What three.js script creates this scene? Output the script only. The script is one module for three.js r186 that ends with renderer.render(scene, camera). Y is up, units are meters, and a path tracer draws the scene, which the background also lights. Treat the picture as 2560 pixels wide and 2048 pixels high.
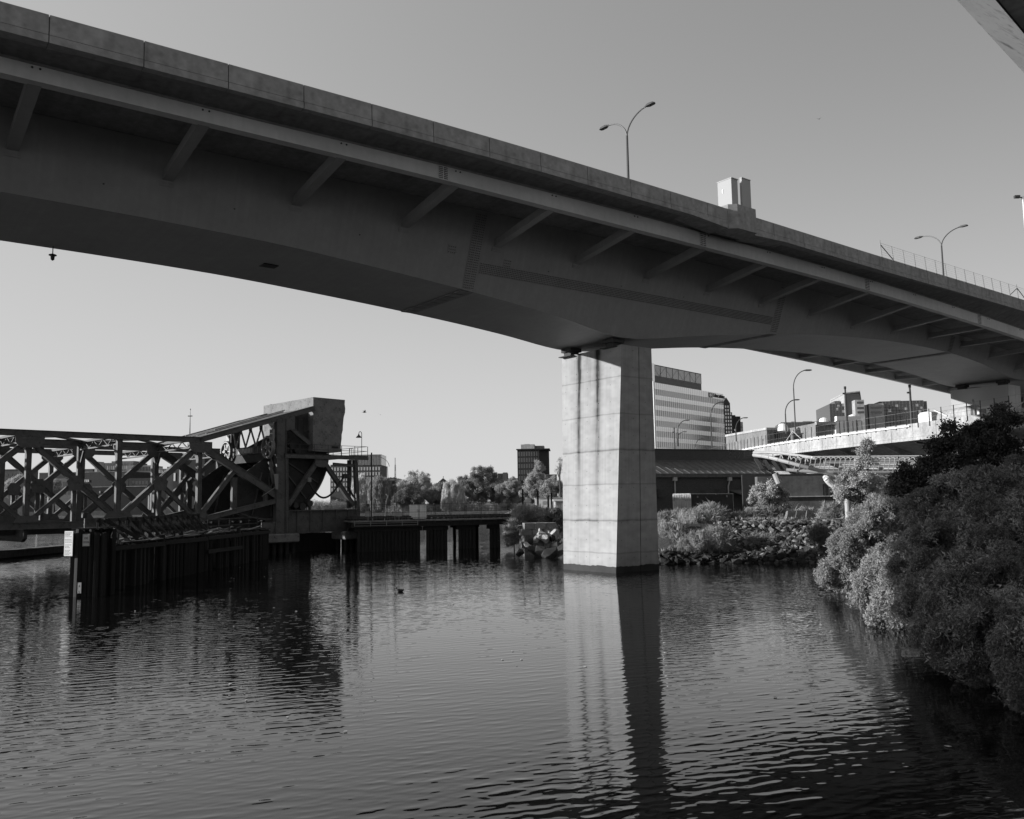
import * as THREE from 'three';
import { ConvexGeometry } from 'three/addons/geometries/ConvexGeometry.js';
import { TextGeometry } from 'three/addons/geometries/TextGeometry.js';
import { FontLoader } from 'three/addons/loaders/FontLoader.js';
import { ImprovedNoise } from 'three/addons/math/ImprovedNoise.js';
import { mergeGeometries } from 'three/addons/utils/BufferGeometryUtils.js';

// ---------------------------------------------------------------- camera, sky, sun, exposure
const scene = new THREE.Scene();
const camera = new THREE.PerspectiveCamera(49.99, 1024 / 819, 0.1, 6000);
camera.position.set(0, 5, 0);
camera.rotation.order = 'YXZ';
camera.rotation.set(THREE.MathUtils.degToRad(6.02), 0, -0.0155);
camera.updateMatrixWorld();

const renderer = new THREE.WebGLRenderer({ antialias: true });
renderer.toneMapping = THREE.LinearToneMapping;
renderer.toneMappingExposure = 1.35;
renderer.shadowMap.enabled = true;

const rad = THREE.MathUtils.degToRad;
const dirn = (h) => [Math.sin(rad(h)), 0, -Math.cos(rad(h))];            // compass heading, 0 = straight ahead, + = right
const SUN_HEAD = -96, SUN_EL = 14.6, SKY = 0.74, lerp = (a, b, k) => a + (b - a) * k;
const sunDir = (() => { const d = dirn(SUN_HEAD), c = Math.cos(rad(SUN_EL)); return [d[0] * c, Math.sin(rad(SUN_EL)), d[2] * c]; })();
{
  const w = 512, h = 256, data = new Float32Array(w * h * 4);
  for (let j = 0; j < h; j++) for (let i = 0; i < w; i++) {
    const el = ((j + 0.5) / h - 0.5) * Math.PI, az = ((i + 0.5) / w - 0.5) * 2 * Math.PI;
    const d = [Math.cos(az) * Math.cos(el), Math.sin(el), Math.sin(az) * Math.cos(el)];
    const deg = Math.max(0, el) * 180 / Math.PI;
    const c = d[0] * sunDir[0] + d[1] * sunDir[1] + d[2] * sunDir[2], ang = Math.acos(Math.max(-1, Math.min(1, c))) * 180 / Math.PI;
    const overhead = 0.15 + 0.56 * Math.exp(-Math.pow(ang / 78, 2));      // clear air: deep overhead and away from the sun, pale at the horizon
    const L = SKY * lerp(overhead, 0.68 + 0.3 * Math.exp(-Math.pow(ang / 26, 2)), Math.exp(-Math.pow(deg / 19, 1.7)));
    const k = (j * w + i) * 4;
    data[k] = data[k + 1] = data[k + 2] = L; data[k + 3] = 1;
  }
  const t = new THREE.DataTexture(data, w, h, THREE.RGBAFormat, THREE.FloatType);
  t.mapping = THREE.EquirectangularReflectionMapping; t.magFilter = THREE.LinearFilter; t.minFilter = THREE.LinearFilter; t.needsUpdate = true;
  scene.background = t; scene.environment = t; scene.environmentIntensity = 1;
}
const sun = new THREE.DirectionalLight(new THREE.Color(1, 1, 1), 5.0);
sun.name = 'sun';
sun.position.set(sunDir[0] * 300, sunDir[1] * 300, sunDir[2] * 300 - 70);
sun.target.position.set(0, 0, -70);
sun.castShadow = true; sun.shadow.mapSize.set(4096, 4096); sun.shadow.radius = 1;
Object.assign(sun.shadow.camera, { left: -180, right: 180, top: 120, bottom: -120, near: 1, far: 900 });
scene.add(sun, sun.target);

// ---------------------------------------------------------------- small tools
function rngOf(seed) { let a = seed >>> 0; return () => { a = (a + 0x6D2B79F5) | 0; let t = Math.imul(a ^ (a >>> 15), 1 | a); t = (t + Math.imul(t ^ (t >>> 7), 61 | t)) ^ t; return ((t ^ (t >>> 14)) >>> 0) / 4294967296; }; }
const perlin = new ImprovedNoise();
const nz = (x, y, z = 0) => perlin.noise(x + 31.7, y + 17.3, z + 5.1);
const fbm = (x, y, z = 0, o = 4) => { let s = 0, a = 0.5, f = 1; for (let i = 0; i < o; i++) { s += a * nz(x * f, y * f, z * f + i * 7.7); a *= 0.5; f *= 2.03; } return s; };
const clamp = (x, a, b) => Math.max(a, Math.min(b, x));
function table(rows) {                                                      // smooth curve through [x, y] rows
  return (x) => {
    if (x <= rows[0][0]) return rows[0][1];
    const n = rows.length; if (x >= rows[n - 1][0]) return rows[n - 1][1];
    let i = 0; while (x > rows[i + 1][0]) i++;
    const [x0, y0] = rows[i], [x1, y1] = rows[i + 1], m = (k) => { const a = rows[Math.max(0, k - 1)], b = rows[Math.min(n - 1, k + 1)]; return (b[1] - a[1]) / (b[0] - a[0]); };
    const h = x1 - x0, t = (x - x0) / h, t2 = t * t, t3 = t2 * t;
    return (2 * t3 - 3 * t2 + 1) * y0 + (t3 - 2 * t2 + t) * h * m(i) + (-2 * t3 + 3 * t2) * y1 + (t3 - t2) * h * m(i + 1);
  };
}
const sub = (a, b) => [a[0] - b[0], a[1] - b[1], a[2] - b[2]], add = (a, b) => [a[0] + b[0], a[1] + b[1], a[2] + b[2]], mul = (a, k) => [a[0] * k, a[1] * k, a[2] * k];
const dot = (a, b) => a[0] * b[0] + a[1] * b[1] + a[2] * b[2], cross = (a, b) => [a[1] * b[2] - a[2] * b[1], a[2] * b[0] - a[0] * b[2], a[0] * b[1] - a[1] * b[0]];
const len = (a) => Math.hypot(a[0], a[1], a[2]), unit = (a) => mul(a, 1 / (len(a) || 1));

class MB {                                                                  // collects flat faces (uv in metres) into one mesh
  constructor() { this.p = []; this.n = []; this.t = []; }
  tri(a, b, c, uvs) {
    const n = unit(cross(sub(b, a), sub(c, a)));
    const k = Math.abs(n[0]) > Math.abs(n[1]) && Math.abs(n[0]) >= Math.abs(n[2]) ? 0 : Math.abs(n[1]) >= Math.abs(n[2]) ? 1 : 2;
    [a, b, c].forEach((q, i) => { this.p.push(...q); this.n.push(...n); if (uvs) this.t.push(...uvs[i]); else this.t.push(...(k === 0 ? [q[2], q[1]] : k === 1 ? [q[0], q[2]] : [q[0], q[1]])); });
    return this;
  }
  quad(a, b, c, d, u) { this.tri(a, b, c, u && [u[0], u[1], u[2]]); return this.tri(a, c, d, u && [u[0], u[2], u[3]]); }
  hexa(q) {                                                                 // 8 corners: bottom ring 0-3 anticlockwise from above, top ring 4-7
    return this.quad(q[3], q[2], q[1], q[0]).quad(q[4], q[5], q[6], q[7]).quad(q[0], q[1], q[5], q[4]).quad(q[1], q[2], q[6], q[5]).quad(q[2], q[3], q[7], q[6]).quad(q[3], q[0], q[4], q[7]);
  }
  box(x0, x1, y0, y1, z0, z1) { return this.hexa([[x0, y0, z1], [x1, y0, z1], [x1, y0, z0], [x0, y0, z0], [x0, y1, z1], [x1, y1, z1], [x1, y1, z0], [x0, y1, z0]]); }
  bar(p, q, w, h, up = [0, 1, 0]) {                                         // a beam from p to q, w across, h along up
    const f = unit(sub(q, p)); let r = cross(f, up); if (len(r) < 1e-4) r = cross(f, [1, 0, 0]); r = unit(r); const u = cross(r, f);
    const c = (o, a, b) => add(o, add(mul(r, a * w / 2), mul(u, b * h / 2)));
    return this.hexa([c(p, -1, -1), c(p, 1, -1), c(q, 1, -1), c(q, -1, -1), c(p, -1, 1), c(p, 1, 1), c(q, 1, 1), c(q, -1, 1)]);
  }
  rod(p, q, r0, r1 = r0, n = 8) {
    const f = unit(sub(q, p)); let a = cross(f, [0, 1, 0]); if (len(a) < 1e-3) a = cross(f, [1, 0, 0]); a = unit(a); const b = cross(f, a), P = [], Q = [];
    for (let i = 0; i < n; i++) { const t = i / n * 2 * Math.PI, d = add(mul(a, Math.cos(t)), mul(b, Math.sin(t))); P.push(add(p, mul(d, r0))); Q.push(add(q, mul(d, r1))); }
    for (let i = 0; i < n; i++) { const j = (i + 1) % n; this.quad(P[i], P[j], Q[j], Q[i]); if (i > 0 && i < n - 1) { this.tri(P[0], P[i + 1], P[i]); this.tri(Q[0], Q[i], Q[i + 1]); } }
    return this;
  }
  path(pts, r, n = 6) { for (let i = 0; i + 1 < pts.length; i++) this.rod(pts[i], pts[i + 1], Array.isArray(r) ? r[i] : r, Array.isArray(r) ? r[i + 1] : r, n); return this; }
  prism(poly, d) {                                                          // planar outline pushed along d
    const n = poly.length; let nr = [0, 0, 0]; for (let i = 0; i < n; i++) nr = add(nr, cross(poly[i], poly[(i + 1) % n])); nr = unit(nr);
    const ax = unit(sub(poly[1], poly[0])), ay = cross(nr, ax), flat = poly.map((p) => new THREE.Vector2(dot(p, ax), dot(p, ay)));
    const flip = dot(nr, d) > 0, top = poly.map((p) => add(p, d));
    for (const [a, b, c] of THREE.ShapeUtils.triangulateShape(flat, [])) { if (flip) { this.tri(poly[a], poly[c], poly[b]); this.tri(top[a], top[b], top[c]); } else { this.tri(poly[a], poly[b], poly[c]); this.tri(top[a], top[c], top[b]); } }
    for (let i = 0; i < n; i++) { const j = (i + 1) % n; if (flip) this.quad(poly[i], poly[j], top[j], top[i]); else this.quad(poly[j], poly[i], top[i], top[j]); }
    return this;
  }
  loft(rings, closed = true, caps = true) {                                 // equal outlines one after another
    for (let k = 0; k + 1 < rings.length; k++) { const A = rings[k], B = rings[k + 1], n = A.length; for (let i = 0; i < (closed ? n : n - 1); i++) { const j = (i + 1) % n; this.quad(A[i], A[j], B[j], B[i]); } }
    if (caps && closed) for (const [R, s] of [[rings[0], 1], [rings[rings.length - 1], -1]]) {
      const f = R.length; for (let i = 1; i < f - 1; i++) s > 0 ? this.tri(R[0], R[i + 1], R[i]) : this.tri(R[0], R[i], R[i + 1]);
    }
    return this;
  }
  geo() {
    const g = new THREE.BufferGeometry();
    g.setAttribute('position', new THREE.Float32BufferAttribute(this.p, 3)); g.setAttribute('normal', new THREE.Float32BufferAttribute(this.n, 3)); g.setAttribute('uv', new THREE.Float32BufferAttribute(this.t, 2));
    return g;
  }
  build(name, mat, parent, label) { return mesh(name, this.geo(), mat, parent, label); }
}
const taken = new Map();
function numbered(name) { const n = taken.get(name) || 0; taken.set(name, n + 1); return n ? name + '_' + String(n).padStart(3, '0') : name; }
function mesh(name, geo, mat, parent = scene, label) {
  const m = new THREE.Mesh(geo, mat); m.name = parent === scene ? numbered(name) : partName(name, parent); m.castShadow = m.receiveShadow = true; parent.add(m); if (label) m.userData.label = label; return m;
}
const partName = (name) => name;                                            // parts of one thing may share a name
function tag(o, label, category, group) { o.userData.label = label; o.userData.category = category; if (group) o.userData.group = group; return o; }
function thing(name, label, category, pos = [0, 0, 0], turn = 0, group) {
  const g = new THREE.Group(); g.name = numbered(name); g.position.set(...pos); g.rotation.y = turn; scene.add(g); return tag(g, label, category, group);
}
function copyOf(o, label, pos, turn, group) { const c = o.clone(); c.name = numbered(o.name.replace(/_\d{3}$/, '')); scene.add(c); if (pos) c.position.set(...pos); if (turn !== undefined) c.rotation.y = turn; c.userData = { ...o.userData, label }; if (group) c.userData.group = group; return c; }
const struct = (o) => { o.userData.kind = 'structure'; return o; };
const stuff = (o) => { o.userData.kind = 'stuff'; return o; };

// a straight structure's own axes: s along its heading, t away to the left of it, y up
class Frame {
  constructor(heading, s0, t0) { this.h = heading; this.s0 = s0; this.t0 = t0; this.u = dirn(heading); this.t = dirn(heading - 90); this.turn = rad(90 - heading); this.pos = add(mul(this.u, s0), mul(this.t, t0)); }
  L(s, y, t) { return [s - this.s0, y, -(t - this.t0)]; }
  W(s, y, t) { const p = add(mul(this.u, s), mul(this.t, t)); return [p[0], y, p[2]]; }
  box(mb, s0, s1, y0, y1, t0, t1) { return mb.box(s0 - this.s0, s1 - this.s0, y0, y1, -(t1 - this.t0), -(t0 - this.t0)); }
  thing(name, label, cat, group) { return thing(name, label, cat, this.pos, this.turn, group); }
}
// where a surveyed direction (photo pixel 2560 x 2048) meets the depth Z in front of the viewpoint: used to set out far things in metres
const at = (() => {
  const q = camera.quaternion, F = 2196.7;
  return (x, y, Z) => { const d = new THREE.Vector3((x - 1280) / F, -(y - 1024) / F, -1).applyQuaternion(q); const k = Z / -d.z; return [d.x * k, 5 + d.y * k, -Z]; };
})();

// ---------------------------------------------------------------- materials
function texOf(w, h, fn, rep = 1, type = 'u8') {
  const data = type === 'f32' ? new Float32Array(w * h * 4) : new Uint8Array(w * h * 4);
  for (let j = 0; j < h; j++) for (let i = 0; i < w; i++) { const v = fn((i + 0.5) / w, (j + 0.5) / h), k = (j * w + i) * 4; if (type === 'f32') { data[k] = data[k + 1] = data[k + 2] = v; data[k + 3] = 1; } else { data[k] = data[k + 1] = data[k + 2] = clamp(v * 255, 0, 255); data[k + 3] = 255; } }
  const t = new THREE.DataTexture(data, w, h, THREE.RGBAFormat, type === 'f32' ? THREE.FloatType : THREE.UnsignedByteType);
  t.wrapS = t.wrapT = THREE.RepeatWrapping; t.magFilter = THREE.LinearFilter; t.minFilter = THREE.LinearMipmapLinearFilter; t.generateMipmaps = true; t.repeat.set(1 / rep, 1 / rep); t.needsUpdate = true; return t;
}
const tileNoise = (seed) => {                                               // value noise that repeats after n cells
  const r = rngOf(seed), N = 64, g = Float32Array.from({ length: N * N }, () => r());
  return (u, v, n) => { const x = u * n, y = v * n, i = Math.floor(x), j = Math.floor(y), a = x - i, b = y - j, s = a * a * (3 - 2 * a), t = b * b * (3 - 2 * b), G = (p, q) => g[(((p % n) + n) % n % N) + (((q % n) + n) % n % N) * N]; return lerp(lerp(G(i, j), G(i + 1, j), s), lerp(G(i, j + 1), G(i + 1, j + 1), s), t); };
};
const tn = tileNoise(11);
const tf = (u, v, n, o = 5) => { let s = 0, a = 0.5, t = 0; for (let i = 0; i < o && n <= 64; i++) { s += a * tn(u, v, n); t += a; a *= 0.6; n *= 2; } return s / t; };
const T = {
  concrete: texOf(512, 512, (u, v) => { const r = tf(u, v, 4), f = tf(v, u, 32, 2), st = tn(u, v * 0.0, 32) * 0.5 + tf(u, v, 8) * 0.5; return clamp(0.55 + 0.45 * r + 0.30 * (f - 0.5) + 0.36 * (st - 0.5), 0.2, 1); }, 6),
  grain: texOf(512, 512, (u, v) => clamp(0.62 + 0.5 * (tf(u, v, 32, 2) - 0.5) + 0.35 * tf(u, v, 4), 0, 1), 3),
  steel: texOf(512, 512, (u, v) => clamp(0.70 + 0.28 * tf(u, v, 4) + 0.13 * (tn(u, 0, 64) - 0.5) * tf(u, v, 8) + 0.10 * (tf(v, u, 32, 2) - 0.5), 0, 1), 9),
  rust: texOf(512, 512, (u, v) => { const a = tf(u, v, 8), b = tf(v, u, 16, 3); return clamp(0.45 + 0.6 * a - (b > 0.6 ? 0.35 * (b - 0.6) / 0.2 : 0) + 0.12 * (tn(u, v, 64) - 0.5), 0.1, 1); }, 4),
  wood: texOf(256, 512, (u, v) => clamp(0.35 + 0.55 * tf(u, v * 0.0 + 0.3, 32, 2) + 0.35 * (tf(u, v, 4) - 0.4), 0.1, 1), 1.5),
  earth: texOf(512, 512, (u, v) => clamp(0.3 + 0.55 * tf(u, v, 8) + 0.5 * (tf(v, u, 32, 2) - 0.5), 0.1, 1), 5),
  brick: texOf(512, 512, (u, v) => { const row = Math.floor(v * 32), x = u * 12 + (row % 2) * 0.5, fx = x - Math.floor(x), fy = v * 32 - row; const m = fx < 0.06 || fy < 0.14; const k = tn((Math.floor(x) % 12) / 12 + 0.01, row / 32 + 0.01, 64); return m ? 0.95 : 0.45 + 0.5 * k + 0.2 * (tf(u, v, 4) - 0.5); }, 2.4),
};
const mat = (a, o = {}) => new THREE.MeshStandardMaterial({ color: new THREE.Color().setRGB(a, a, a), roughness: 0.85, ...o });
const M = {
  concrete: mat(0.40, { map: T.concrete, bumpMap: T.grain, bumpScale: 0.006 }),
  parapet: mat(0.30, { map: T.concrete, bumpMap: T.grain, bumpScale: 0.01 }),
  paleConcrete: mat(0.44, { map: T.concrete }),
  oldConcrete: mat(0.22, { map: T.rust, bumpMap: T.rust, bumpScale: 0.03 }),
  stainConcrete: mat(0.34, { map: texOf(512, 512, (u, v) => { const a = tf(u, v, 8), b = tf(v, u, 32, 2); return clamp(0.72 + 0.3 * tf(u, v, 4) - 1.6 * clamp(a + 0.3 * b - 0.68, 0, 0.3) - (b > 0.74 ? 0.14 : 0), 0.15, 1); }, 5) }),
  slabShade: mat(0.20, { map: T.concrete }),  // concrete toned darker, the shade under the deck put into its colour
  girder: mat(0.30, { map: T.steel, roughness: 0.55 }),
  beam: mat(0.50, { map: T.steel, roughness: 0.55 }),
  bracket: mat(0.28, { map: T.steel, roughness: 0.6 }),
  truss: mat(0.115, { map: T.rust, roughness: 0.7 }),
  trussDark: mat(0.045, { map: T.rust, roughness: 0.8 }),
  timber: mat(0.024, { map: T.wood, bumpMap: T.wood, bumpScale: 0.02, roughness: 0.95 }),
  plank: mat(0.20, { map: T.wood, bumpMap: T.wood, bumpScale: 0.02, roughness: 0.9 }),
  lampMetal: mat(0.05, { roughness: 0.5, metalness: 0.3 }),
  galv: mat(0.22, { roughness: 0.5, metalness: 0.4 }),
  paintWhite: mat(0.75, { roughness: 0.5 }),
  paintGrey: mat(0.38, { roughness: 0.55 }),
  black: mat(0.02, { roughness: 0.6 }),
  brick: mat(0.075, { map: T.brick }),
  roofMetal: mat(0.10, { map: T.rust, roughness: 0.6 }),
  earth: mat(0.06, { map: T.earth, bumpMap: T.earth, bumpScale: 0.12, roughness: 1 }),
  bark: mat(0.07, { map: T.wood, roughness: 1 }),
  leaf: new THREE.MeshPhysicalMaterial({ color: new THREE.Color().setRGB(0.36, 0.36, 0.36), roughness: 0.95, transmission: 0.3, thickness: 0, specularIntensity: 0.3, side: THREE.DoubleSide }),
  rock: mat(0.20, { map: T.rust, bumpMap: T.grain, bumpScale: 0.05, roughness: 0.95 }),
  rockWet: mat(0.035, { map: T.rust, roughness: 0.8 }),
  glassDark: mat(0.03, { roughness: 0.12, metalness: 0.0 }),
  glassMid: mat(0.22, { roughness: 0.15, metalness: 0.6 }),
  wall: (a) => mat(a, { map: T.concrete }),
};
// ---------------------------------------------------------------- ground and river
const RIVER = [[12, 70], [14.4, 0], [14.3, -14], [14.4, -20], [14.2, -25], [15.6, -31], [18, -42], [19, -48], [22, -60], [23, -68.5], [16, -70.2], [11.6, -69.2], [8.5, -73], [2.4, -81], [0.8, -92], [1.5, -101], [-1, -120], [-2, -160], [-2.5, -205], [-40, -212], [-100, -225], [-200, -240], [-420, -250], [-900, -260], [-900, 70]];
function shore(x, z) {                                                      // signed distance to the water's edge, + on land
  let best = 1e9, inside = false;
  for (let i = 0, j = RIVER.length - 1; i < RIVER.length; j = i++) {
    const [ax, az] = RIVER[j], [bx, bz] = RIVER[i], dx = bx - ax, dz = bz - az, k = clamp(((x - ax) * dx + (z - az) * dz) / (dx * dx + dz * dz), 0, 1);
    best = Math.min(best, Math.hypot(x - ax - k * dx, z - az - k * dz));
    if ((az > z) !== (bz > z) && x < ((bx - ax) * (z - az)) / (bz - az) + ax) inside = !inside;
  }
  return inside ? -best : best;
}
function groundY(x, z) {
  const d = shore(x, z); if (d < 0) return Math.max(-3, d * 0.5);
  const top = 2.9 + 0.15 * fbm(x * 0.05, z * 0.05), steep = z < -180 ? 0.9 : 0.42;
  return Math.min(top, 0.03 + d * steep + (d < 12 ? 0.25 * fbm(x * 0.5, z * 0.5) * Math.min(1, d / 2) : 0));
}
{
  const axis = (lo, hi, a, b, fine) => { const v = []; for (let x = a; x <= b; x += fine) v.push(x); let s = fine; for (let x = b; x < hi;) { s *= 1.35; x += s; v.push(x); } s = fine; for (let x = a; x > lo;) { s *= 1.35; x -= s; v.unshift(x); } return v; };
  const xs = axis(-2600, 2600, -14, 60, 1.1), zs = axis(-3600, 300, -216, 8, 1.3), nx = xs.length, nzs = zs.length, p = [], uv = [], ix = [];
  for (const z of zs) for (const x of xs) { p.push(x, groundY(x, z), z); uv.push(x, z); }
  for (let j = 0; j + 1 < nzs; j++) for (let i = 0; i + 1 < nx; i++) { const a = j * nx + i; ix.push(a, a + nx, a + 1, a + 1, a + nx, a + nx + 1); }
  const g = new THREE.BufferGeometry(); g.setAttribute('position', new THREE.Float32BufferAttribute(p, 3)); g.setAttribute('uv', new THREE.Float32BufferAttribute(uv, 2)); g.setIndex(ix); g.computeVertexNormals();
  struct(mesh('ground', g, M.earth));
}
{
  // wind ripples: many small waves of about half a metre, all of them whole numbers on a tile so that it repeats
  const TILE = 64, N = 2048, H = new Float32Array(N * N), r = rngOf(5), waves = [];
  for (let k = 0; k < 120; k++) {
    const lam = 0.13 * Math.pow(0.66 / 0.13, Math.pow(r(), 0.85)), hd = rad(-12 + (r() + r() + r() - 1.5) * 40), n = TILE / lam;
    const kx = Math.round(Math.sin(hd) * n), kz = Math.round(-Math.cos(hd) * n); if (!kx && !kz) continue;
    waves.push([kx, kz, Math.pow(lam, 1.12) * (0.4 + r()), r() * 2 * Math.PI]);
  }
  let sum = 0;
  for (const [kx, kz, a, ph] of waves) {
    const w = 2 * Math.PI / N;
    for (let j = 0; j < N; j++) {
      const b = w * kz * j + ph, c1 = Math.cos(w * kx), s1 = Math.sin(w * kx); let s = Math.sin(b), c = Math.cos(b);
      for (let i = 0, o = j * N; i < N; i++, o++) { H[o] += a * s; const t = s * c1 + c * s1; c = c * c1 - s * s1; s = t; }
    }
  }
  for (let i = 0; i < N * N; i++) sum += H[i] * H[i]; const sd = Math.sqrt(sum / N / N);
  const data = new Float32Array(N * N * 4); for (let i = 0; i < N * N; i++) { const u = (i % N) / N, w = Math.floor(i / N) / N, calm = clamp(0.45 + 2.6 * (tf(u, w, 4, 4) - 0.36), 0.55, 1.4), h = H[i] / sd, v = 0.5 + 0.125 * calm * (h + 0.12 * h * h); data[i * 4] = data[i * 4 + 1] = data[i * 4 + 2] = v; data[i * 4 + 3] = 1; }
  const t = new THREE.DataTexture(data, N, N, THREE.RGBAFormat, THREE.FloatType); t.wrapS = t.wrapT = THREE.RepeatWrapping; t.magFilter = THREE.LinearFilter; t.repeat.set(1 / TILE, 1 / TILE); t.needsUpdate = true;
  const WATER_BUMP = 0.0155;
  const m = new THREE.MeshPhysicalMaterial({ color: new THREE.Color().setRGB(0.006, 0.006, 0.006), roughness: 0.03, ior: 1.6, bumpMap: t, bumpScale: WATER_BUMP });
  // the sheet itself carries longer, lower swells and wakes
  const xs = [], zs = []; for (let x = -70; x <= 30; x += 0.55) xs.push(x); for (let x = -71; x > -920; x *= 1.12) xs.unshift(x); xs.push(45);
  for (let z = 70; z > -8; z -= 6) zs.push(z); for (let z = -8; z > -130; z -= 0.45) zs.push(z); for (let z = -130; z > -270; z -= 2.5) zs.push(z);
  const p = [], uv = [], ix = [], nx = xs.length;
  for (const z of zs) for (const x of xs) {
    const y = 0.009 * fbm(x * 0.22 + 3, z * 0.5, 0.2, 3);
    p.push(x, y, z); uv.push(x, z);
  }
  for (let j = 0; j + 1 < zs.length; j++) for (let i = 0; i + 1 < nx; i++) { const a = j * nx + i; ix.push(a, a + 1, a + nx, a + 1, a + nx + 1, a + nx); }
  const g = new THREE.BufferGeometry(); g.setAttribute('position', new THREE.Float32BufferAttribute(p, 3)); g.setAttribute('uv', new THREE.Float32BufferAttribute(uv, 2)); g.setIndex(ix); g.computeVertexNormals();
  struct(mesh('river_water', g, m));
}
// ---------------------------------------------------------------- the steel box girder highway bridge
const B = new Frame(52.7, 43.7, 47.45);
const PAR_TOP = table([[-60, 22.9], [0, 23.5], [15, 23.73], [26, 23.84], [39, 23.78], [49, 23.66], [63, 23.46], [80, 23.33], [90, 23.2], [130, 22.4], [190, 20.8]]);
const PAR_BOT = (s) => PAR_TOP(s) - 1.14;
const BEAM_BOT = table([[-60, 20.9], [0, 21.55], [13, 21.63], [24, 21.68], [32, 21.62], [44, 21.52], [58, 21.35], [70, 21.06], [82, 20.58], [92, 20.1], [130, 18.4], [190, 16]]);
const BEAM_H = table([[0, 0.80], [13, 0.80], [24, 0.9], [32, 1.0], [40, 1.08], [92, 1.06]]);
const BEAM_TOP = (s) => BEAM_BOT(s) + BEAM_H(s);
const FAR_BOT = table([[0, 21.3], [60, 21.1], [75, 20.7], [93, 19.95], [117, 18.7], [190, 15]]);
const SOFFIT = table([[-60, 18.6], [-20, 18.95], [5, 18.97], [16.5, 18.82], [24, 18.42], [32.3, 17.8], [38, 17.22], [42.6, 16.6], [45.2, 16.6], [51.6, 17.42], [60, 18.42], [69, 19.12], [78, 19.5], [88, 19.45], [96, 18.95], [102, 18.2], [104, 18.0], [107, 18.0], [114, 18.5], [130, 18.0], [190, 15]]);
const webT = (y, side) => (side < 0 ? 44.3 - 0.36 * (y - 16.57) : 50.6 + 0.36 * (y - 16.57));
const SS = []; for (let s = -60; s <= 190; s += 2) SS.push(s);
const bridge = B.thing('highway_bridge', 'dark steel box girder highway bridge crossing the river overhead on concrete piers', 'bridge');
{
  const L = (s, y, t) => B.L(s, y, t);
  // concrete deck slab
  new MB().loft(SS.map((s) => [L(s, PAR_BOT(s) + 0.02, 35.46), L(s, BEAM_TOP(s) + 0.005, 37.1), L(s, BEAM_TOP(s) + 0.02, 42), L(s, FAR_BOT(s) + 1.15, 52), L(s, FAR_BOT(s) + 0.9, 57.6), L(s, FAR_BOT(s) + 1.0, 59.4), L(s, FAR_BOT(s) + 1.5, 59.4), L(s, PAR_BOT(s) + 0.5, 47), L(s, PAR_BOT(s) + 0.35, 35.46)])).build('deck_slab', M.slabShade, bridge);
  // parapet in cast panels with a lower band
  const J0 = 5.25 - 3.4 * 14;
  for (let k = 0; k < 56; k++) {
    const a = J0 + 3.405 * k + 0.02, b = a + 3.365; if (b > 150) break;
    const m = new MB(), r = (s) => [L(s, PAR_BOT(s) + 0.32, 35.36), L(s, PAR_BOT(s) + 0.32, 35.85), L(s, PAR_TOP(s), 35.72), L(s, PAR_TOP(s), 35.42), L(s, PAR_TOP(s) - 0.03, 35.39)];
    m.loft([r(a), r(b)]);
    const q = (s) => [L(s, PAR_BOT(s), 35.34), L(s, PAR_BOT(s), 35.9), L(s, PAR_BOT(s) + 0.295, 35.88), L(s, PAR_BOT(s) + 0.295, 35.34)];
    m.loft([q(a), q(b)]); m.build('parapet_panel', M.parapet, bridge);
  }
  new MB().loft(SS.map((s) => [L(s, PAR_BOT(s) + 0.05, 35.44), L(s, PAR_BOT(s) + 0.05, 35.7), L(s, PAR_TOP(s) - 0.06, 35.62), L(s, PAR_TOP(s) - 0.06, 35.46)])).build('parapet_core', M.slabShade, bridge);
  new MB().loft(SS.map((s) => [L(s, FAR_BOT(s) + 0.9, 59.1), L(s, FAR_BOT(s) + 0.9, 59.6), L(s, FAR_BOT(s) + 2.3, 59.5), L(s, FAR_BOT(s) + 2.3, 59.2)])).build('far_parapet', M.parapet, bridge);
  // edge beams (web, flanges) in lengths between bolted splices
  const cuts = [-60, 24.06, 44.37, 63.95, 82.58, 102, 190];
  for (let k = 0; k + 1 < cuts.length; k++) {
    const c = SS.filter((s) => s > cuts[k] && s < cuts[k + 1]); c.unshift(cuts[k]); c.push(cuts[k + 1]);
    const m = new MB();
    m.loft(c.map((s) => [L(s, BEAM_BOT(s) + 0.03, 37.2), L(s, BEAM_BOT(s) + 0.03, 37.24), L(s, BEAM_TOP(s), 37.24), L(s, BEAM_TOP(s), 37.2)]));
    m.loft(c.map((s) => [L(s, BEAM_BOT(s) - 0.01, 37.05), L(s, BEAM_BOT(s) - 0.01, 37.55), L(s, BEAM_BOT(s) + 0.03, 37.55), L(s, BEAM_BOT(s) + 0.03, 37.05)]));
    m.build('edge_beam', M.beam, bridge);
  }
  new MB().loft(SS.map((s) => [L(s, FAR_BOT(s), 57.5), L(s, FAR_BOT(s), 57.9), L(s, FAR_BOT(s) + 0.95, 57.9), L(s, FAR_BOT(s) + 0.95, 57.5)])).build('far_edge_beam', M.beam, bridge);
  // strip of haunch concrete on top of the edge beam
  new MB().loft(SS.map((s) => [L(s, BEAM_TOP(s) - 0.1, 37.16), L(s, BEAM_TOP(s) - 0.1, 37.2), L(s, BEAM_TOP(s) + 0.06, 37.2), L(s, BEAM_TOP(s) + 0.06, 37.16)])).build('beam_haunch', M.slabShade, bridge);
  // box: two sloping webs and a soffit plate
  const fine = []; for (let s = -60; s <= 190; s += 1) fine.push(s);
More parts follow.
